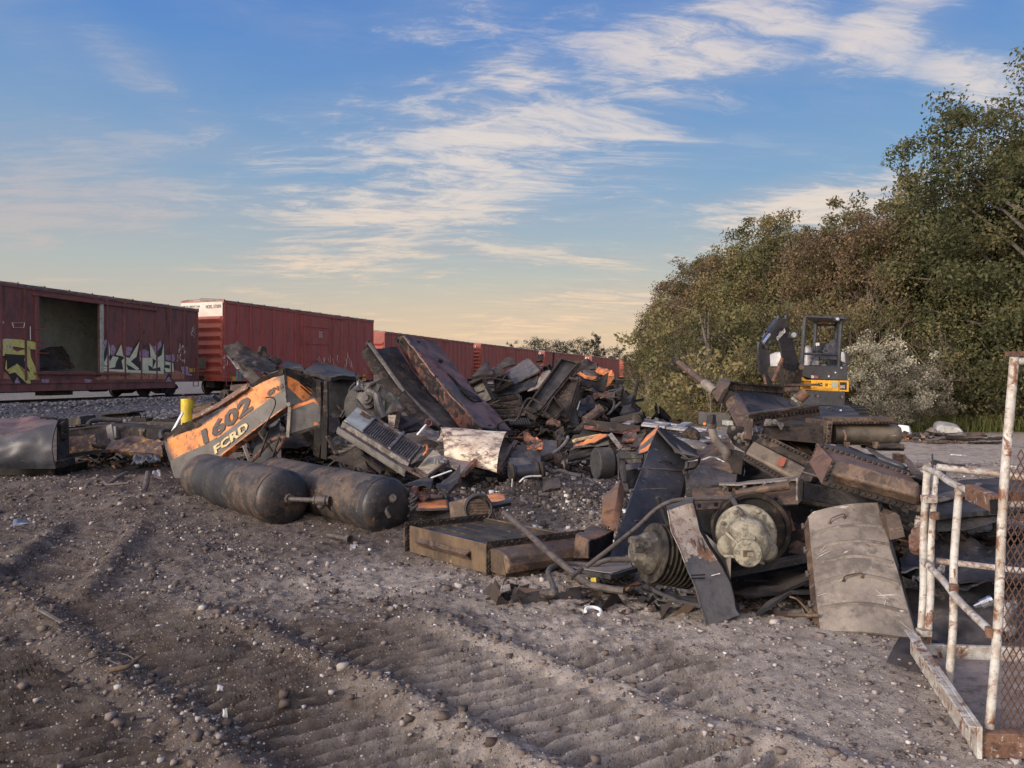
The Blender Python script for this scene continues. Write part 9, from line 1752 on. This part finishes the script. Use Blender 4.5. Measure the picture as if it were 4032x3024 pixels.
# revolving frame and skirt
mb = MB(); q4(mb, [(975, 980), (1335, 990), (1335, 1125), (990, 1118)], 17.15, 1.3); q4(mb, [(1337, 990), (1470, 992), (1470, 1140), (1337, 1130)], 17.2, 1.3)
q4(mb, [(840, 935), (870, 945), (905, 975), (975, 985), (975, 1000), (880, 998), (840, 985)], 17.15, .5); q4(mb, [(875, 1000), (985, 1000), (985, 1060), (875, 1055)], 17.22, .5); q4(mb, [(855, 1095), (1335, 1122), (1335, 1136), (880, 1112)], 17.12, .3)
q4(mb, [(1337, 990), (1352, 990), (1352, 1135), (1337, 1135)], 17.17, .05); q4(mb, [(1445, 995), (1470, 995), (1470, 1138), (1445, 1135)], 17.17, .05); q4(mb, [(1352, 990), (1445, 992), (1445, 1012), (1352, 1010)], 17.17, .05); q4(mb, [(1352, 1112), (1445, 1115), (1445, 1138), (1352, 1135)], 17.17, .05)
skirt = mb.build('front_skirt', EXY, EX, bevel=.008)
mb = MB(); q4(mb, [(1068, 1016), (1120, 1018), (1122, 1066), (1068, 1065)], 17.145, .01); q4(mb, [(1354, 1016), (1443, 1018), (1443, 1110), (1354, 1108)], 17.185, .02)
for k in range(3): q4(mb, [(1158, 1030+k*13), (1196, 1030+k*13), (1192, 1038+k*13), (1160, 1038+k*13)], 17.145, .01)
mb.build('badge', G_K, skirt, smooth=False)
mb = MB(); q4(mb, [(1075, 1040), (1088, 1036), (1084, 1024), (1090, 1022), (1096, 1036), (1110, 1038), (1116, 1050), (1108, 1048), (1098, 1046), (1084, 1054), (1078, 1052), (1088, 1045), (1076, 1045)], 17.138, .005)
put_text(mb, '50G', lambda a, b: E(1354+62*a, 1092-42*b, 17.178), .03); mb.build('badge_marking', G_W, skirt, smooth=False)
mb = MB()
for x, y, r in ((1020, 1010, .05), (1020, 1066, .045), (1224, 1018, .05), (1224, 1076, .05)): mb.lathe(E(x, y, 17.148), (0, -1, 0), [(0, r), (.012, r*.8)], 16)
mb.build('skirt_stud', EXY, skirt)
mb = MB(); mb.lathe(E(1280, 1046, 17.145), (0, -1, 0), [(0, .075), (.004, .075)], 18); mb.build('round_sticker', flat('sticker_grey_green', (.36,.42,.36), .5), skirt)
# cab floor, panels
mb = MB(); q4(mb, [(840, 800), (1390, 800), (1450, 770), (1450, 975), (1330, 985), (975, 970), (840, 930)], 17.25, 1.4); q4(mb, [(1345, 600), (1475, 635), (1468, 780), (1345, 780)], 17.9, .7); q4(mb, [(1040, 495), (1170, 498), (1170, 620), (1040, 615)], 18.5, .08)
body = mb.build('cab_body', BLKP, EX, bevel=.015)
mb = MB(); q4(mb, [(975, 922), (1012, 924), (1012, 960), (975, 958)], 17.24, .004); q4(mb, [(1033, 496), (1082, 496), (1082, 535), (1033, 535)], 18.49, .004); mb.build('warning_decal', WHT, body, smooth=False)
mb = MB(); q4(mb, [(1013, 924), (1066, 926), (1066, 962), (1013, 960)], 17.24, .004); mb.build('warning_decal', flat('decal_red', (.35,.12,.10), .5), body, smooth=False)
mb = MB()
for x, y in ((1367, 825), (1290, 885), (1204, 935)): mb.lathe(E(x, y, 17.24), (0, -1, 0), [(0, .02), (.01, .02)], 8)
mb.build('panel_bolt', WHT, body)
# canopy
mb = MB()
fl, fr = [(905, 165), (885, 250), (850, 800)], [(1385, 150), (1360, 260), (1325, 930)]
mb_posts = [([E(*p, 17.3) for p in fl], 'canopy_post'), ([E(*p, 17.3) for p in fr], 'canopy_post'), ([E(1010, 185, 18.6), E(1030, 270, 18.6), E(1012, 640, 18.6)], 'canopy_post'), ([E(1335, 185, 18.6), E(1300, 300, 18.6), E(1300, 640, 18.6)], 'canopy_post')]
for pts, nm in mb_posts:
    m2 = MB(); m2.tube(pts, .045, 10, smooth=True); m2.build(nm, BLKP, EX)
m2 = MB(); m2.tube([E(870, 640, 17.3), E(1330, 650, 17.3)], .03, 8); m2.build('cross_bar', BLKP, EX)
m2 = MB(); m2.box8([E(895, 165, 17.1), E(1470, 195, 17.1), E(1400, 150, 17.1), E(895, 142, 17.1), E(985, 235, 18.8), E(1400, 240, 18.8), E(1400, 200, 18.8), E(985, 195, 18.8)]); m2.tube([E(1025, 262, 18.65), E(1340, 266, 18.65)], .035, 8)
rf = m2.build('canopy_roof', BLKP, EX, bevel=.012)
m2 = MB(); q4(m2, [(1100, 222), (1180, 222), (1180, 246), (1100, 246)], 18.3, .01); m2.build('decal', flat('decal_orange_brown', (.28,.13,.07), .5), rf, smooth=False)
GLS = flat('lamp_lens', (.42,.42,.40), .12)
def lamp(x, y, Y, w_, par):
    m2 = MB(); c = E(x, y, Y); m2.cbox(c + Vector((0, .05, 0)), w_, .1, w_*.75); l = m2.build('work_lamp', BLKP, par, bevel=.01)
    m2 = MB(); m2.lathe(c, (0, -1, 0), [(0, w_*.30), (.012, w_*.28), (.02, w_*.1)], 18); m2.build('lens', GLS, l)
lamp(1317, 187, 17.0, .12, EX); 
# seat and controls
m2 = MB(); m2.sheet([E(1195, 580, 18.1), E(1320, 590, 18.1)], [E(1225, 460, 18.25), E(1320, 458, 18.25)], 8, 8, .09, .004, 3, 3, bulge=(.07, .05)); bk = m2.build('seat_back', SEAT, EX, bevel=.02)
m2 = MB(); m2.sheet([E(1150, 660, 18.0), E(1330, 665, 18.0)], [E(1175, 510, 18.15), E(1330, 500, 18.15)], 6, 6, .06, .004, 3, 4, bulge=(.03, .02)); m2.build('seat_bolster', SEAT, bk)
m2 = MB(); m2.box8([E(1085, 725, 17.6), E(1320, 730, 17.6), E(1320, 690, 17.6), E(1085, 690, 17.6), E(1120, 700, 18.1), E(1330, 700, 18.1), E(1330, 655, 18.1), E(1120, 655, 18.1)]); m2.build('seat_cushion', SEAT, EX, bevel=.03)
m2 = MB(); m2.lathe(E(930, 790, 17.7), (0, 0, 1), [(0, .105), (.36, .105), (.43, .08), (.47, .03)], 20); m2.lathe(E(975, 770, 17.9), (0, 0, 1), [(0, .09), (.30, .09), (.36, .05)], 16); m2.build('air_cleaner', ALU, EX)
m2 = MB(); m2.box8([E(1355, 740, 17.7), E(1425, 765, 17.7), E(1412, 620, 17.7), E(1360, 612, 17.7), E(1380, 740, 18.3), E(1430, 760, 18.3), E(1418, 620, 18.3), E(1380, 615, 18.3)]); m2.build('side_cowl', PLAS, EX, bevel=.03)
m2 = MB()
for pts in ([(1150, 870), (1148, 760), (1140, 620), (1150, 560)], [(1115, 770), (1130, 690), (1115, 650)], [(1175, 590), (1110, 605), (1190, 605)]): m2.tube([E(*p, 17.5) for p in pts], .016, 8, smooth=True)
m2.cbox(E(1058, 590, 17.7), .12, .1, .14); m2.build('control_lever', BLKP, EX)
m2 = MB(); m2.box8([E(975, 790, 17.5), E(1075, 795, 17.5), E(1075, 730, 17.5), E(990, 740, 17.5), E(1000, 740, 17.9), E(1075, 740, 17.9), E(1070, 655, 17.9), E(1000, 665, 17.9)]); q4(m2, [(1115, 780), (1168, 780), (1168, 800), (1115, 800)], 17.3, .1); m2.build('control_console', ALU, EX, bevel=.01)
# boom, arm, bucket linkage (boom swings towards the left of the picture)
def plateblade(mb, pts, Y0, Y1, wd):      # outline polygon at changing depth, given real width
    n = len(pts); f = [E(x, y, Y) for x, y, Y in pts]; return mb.prism(f, (wd*.35, wd, 0))
m2 = MB(); m2.prism([E(*p) for p in ((610, 1130, 17.0), (620, 800, 16.95), (690, 760, 16.95), (800, 760, 16.95), (870, 820, 16.95), (835, 1100, 17.0))], (.02, .3, 0)); sb = m2.build('swing_bracket', CHBR, EX, bevel=.012)
m2 = MB(); m2.tube([E(640, 1105, 16.9), E(810, 1105, 16.9)], .07, 12); m2.tube([E(845, 815, 16.85), E(845, 815, 17.3)], .06, 12); m2.obox(E(640, 1060, 16.85), (.8, 0, 0), (0, .1, 0), (0, 0, .05)); m2.build('pivot_pin', BRN, sb)
m2 = MB(); m2.prism([E(*p) for p in ((600, 820, 16.9), (605, 690, 16.7), (570, 520, 16.4), (540, 420, 16.2), (640, 250, 15.9), (690, 300, 16.0), (720, 380, 16.2), (760, 560, 16.5), (820, 760, 16.9), (760, 900, 17.0))], (.04, .24, .02)); bm_ = m2.build('boom', BLKP, EX, bevel=.015)
m2 = MB(); m2.prism([E(*p) for p in ((500, 225, 15.6), (545, 180, 15.6), (640, 180, 15.7), (690, 275, 15.9), (560, 350, 15.8), (520, 470, 15.75), (430, 390, 15.6), (350, 430, 15.4))], (.04, .26, .02)); gn = m2.build('boom_head', BLKP, EX, bevel=.015)
m2 = MB(); put_text(m2, 'DEERE', lambda a, b: E(532+108*a-12*b, 470-118*a-45*b, 15.55+.0*a), .04); m2.build('lettering', G_W, gn, smooth=False)
m2 = MB(); m2.prism([E(*p) for p in ((280, 500, 15.2), (325, 490, 15.2), (430, 600, 15.25), (445, 790, 15.3), (400, 880, 15.3), (470, 1020, 15.35), (500, 1080, 15.4), (420, 1085, 15.4), (340, 920, 15.3), (300, 860, 15.25), (275, 700, 15.2))], (.04, .2, 0)); ar = m2.build('dipper_arm', BLKP, EX, bevel=.015)
m2 = MB(); m2.prism([E(*p) for p in ((275, 520, 15.1), (300, 505, 15.1), (300, 860, 15.15), (345, 915, 15.2), (325, 920, 15.2), (285, 850, 15.15))], (.03, .1, 0)); m2.build('arm_guard', BLKP, ar, bevel=.01)
m2 = MB(); m2.prism([E(*p) for p in ((345, 905, 15.2), (370, 910, 15.2), (405, 1085, 15.2), (378, 1080, 15.2))], (.02, .1, 0)); m2.build('bucket_link', RST, ar)
m2 = MB(); m2.tube([E(520, 210, 15.5), E(400, 370, 15.3)], .06, 12); m2.tube([E(400, 370, 15.3), E(325, 500, 15.15)], .03, 10); m2.build('arm_cylinder', BLKP, gn)
m2 = MB(); m2.tube([E(345, 500, 15.08), E(430, 385, 15.22)], .028, 10); m2.build('cylinder_rod', flat('chrome_rod', (.55,.6,.7), .15, .8), gn)
m2 = MB()
for k in range(4): m2.tube([E(470-k*12, 400+k*8, 15.4), E(420-k*6, 450+k*14, 15.2), E(380+k*6, 560+k*6, 15.15), E(430-k*4, 540, 15.3), E(490, 500-k*10, 15.5)], .016, 6, smooth=True)
m2.build('hydraulic_hose', RUB, gn)
m2 = MB()
for x, y in ((640, 178), (540, 178)): m2.lathe(E(x, y+6, 15.6), (0, 0, 1), [(0, .035), (.06, .03), (.08, .015)], 10)
m2.build('pin_cap', BLKP, gn)
lamp(745, 395, 15.8, .19, EX)
m2 = MB(); m2.tube([E(600, 700, 16.6), E(480, 1000, 16.6)], .045, 10); m2.build('boom_cylinder', RST, EX)
# pale rounded drum standing behind the arm
mb = MB(); mb.sheet([E(485, 805, 19.2), E(610, 810, 19.2)], [E(520, 640, 19.2), E(560, 615, 19.2), E(605, 615, 19.2)], 10, 10, .5, .01, 2, 5, bulge=(.12, .05)); o = mb.build('plastic_drum', PLAS, bevel=.02); tag(o, 'pale grey rounded plastic drum behind the excavator arm', 'drum')
mb = MB(); mb.sheet([E(510, 1010, 19.1), E(620, 1010, 19.1)], [E(495, 820, 19.1), E(620, 815, 19.1)], 6, 6, .5, .02, 2, 6); o = mb.build('rusty_bin', BRN, bevel=.02); tag(o, 'dark rusty bin under the pale drum behind the excavator arm', 'bin')
# ================================================================ END
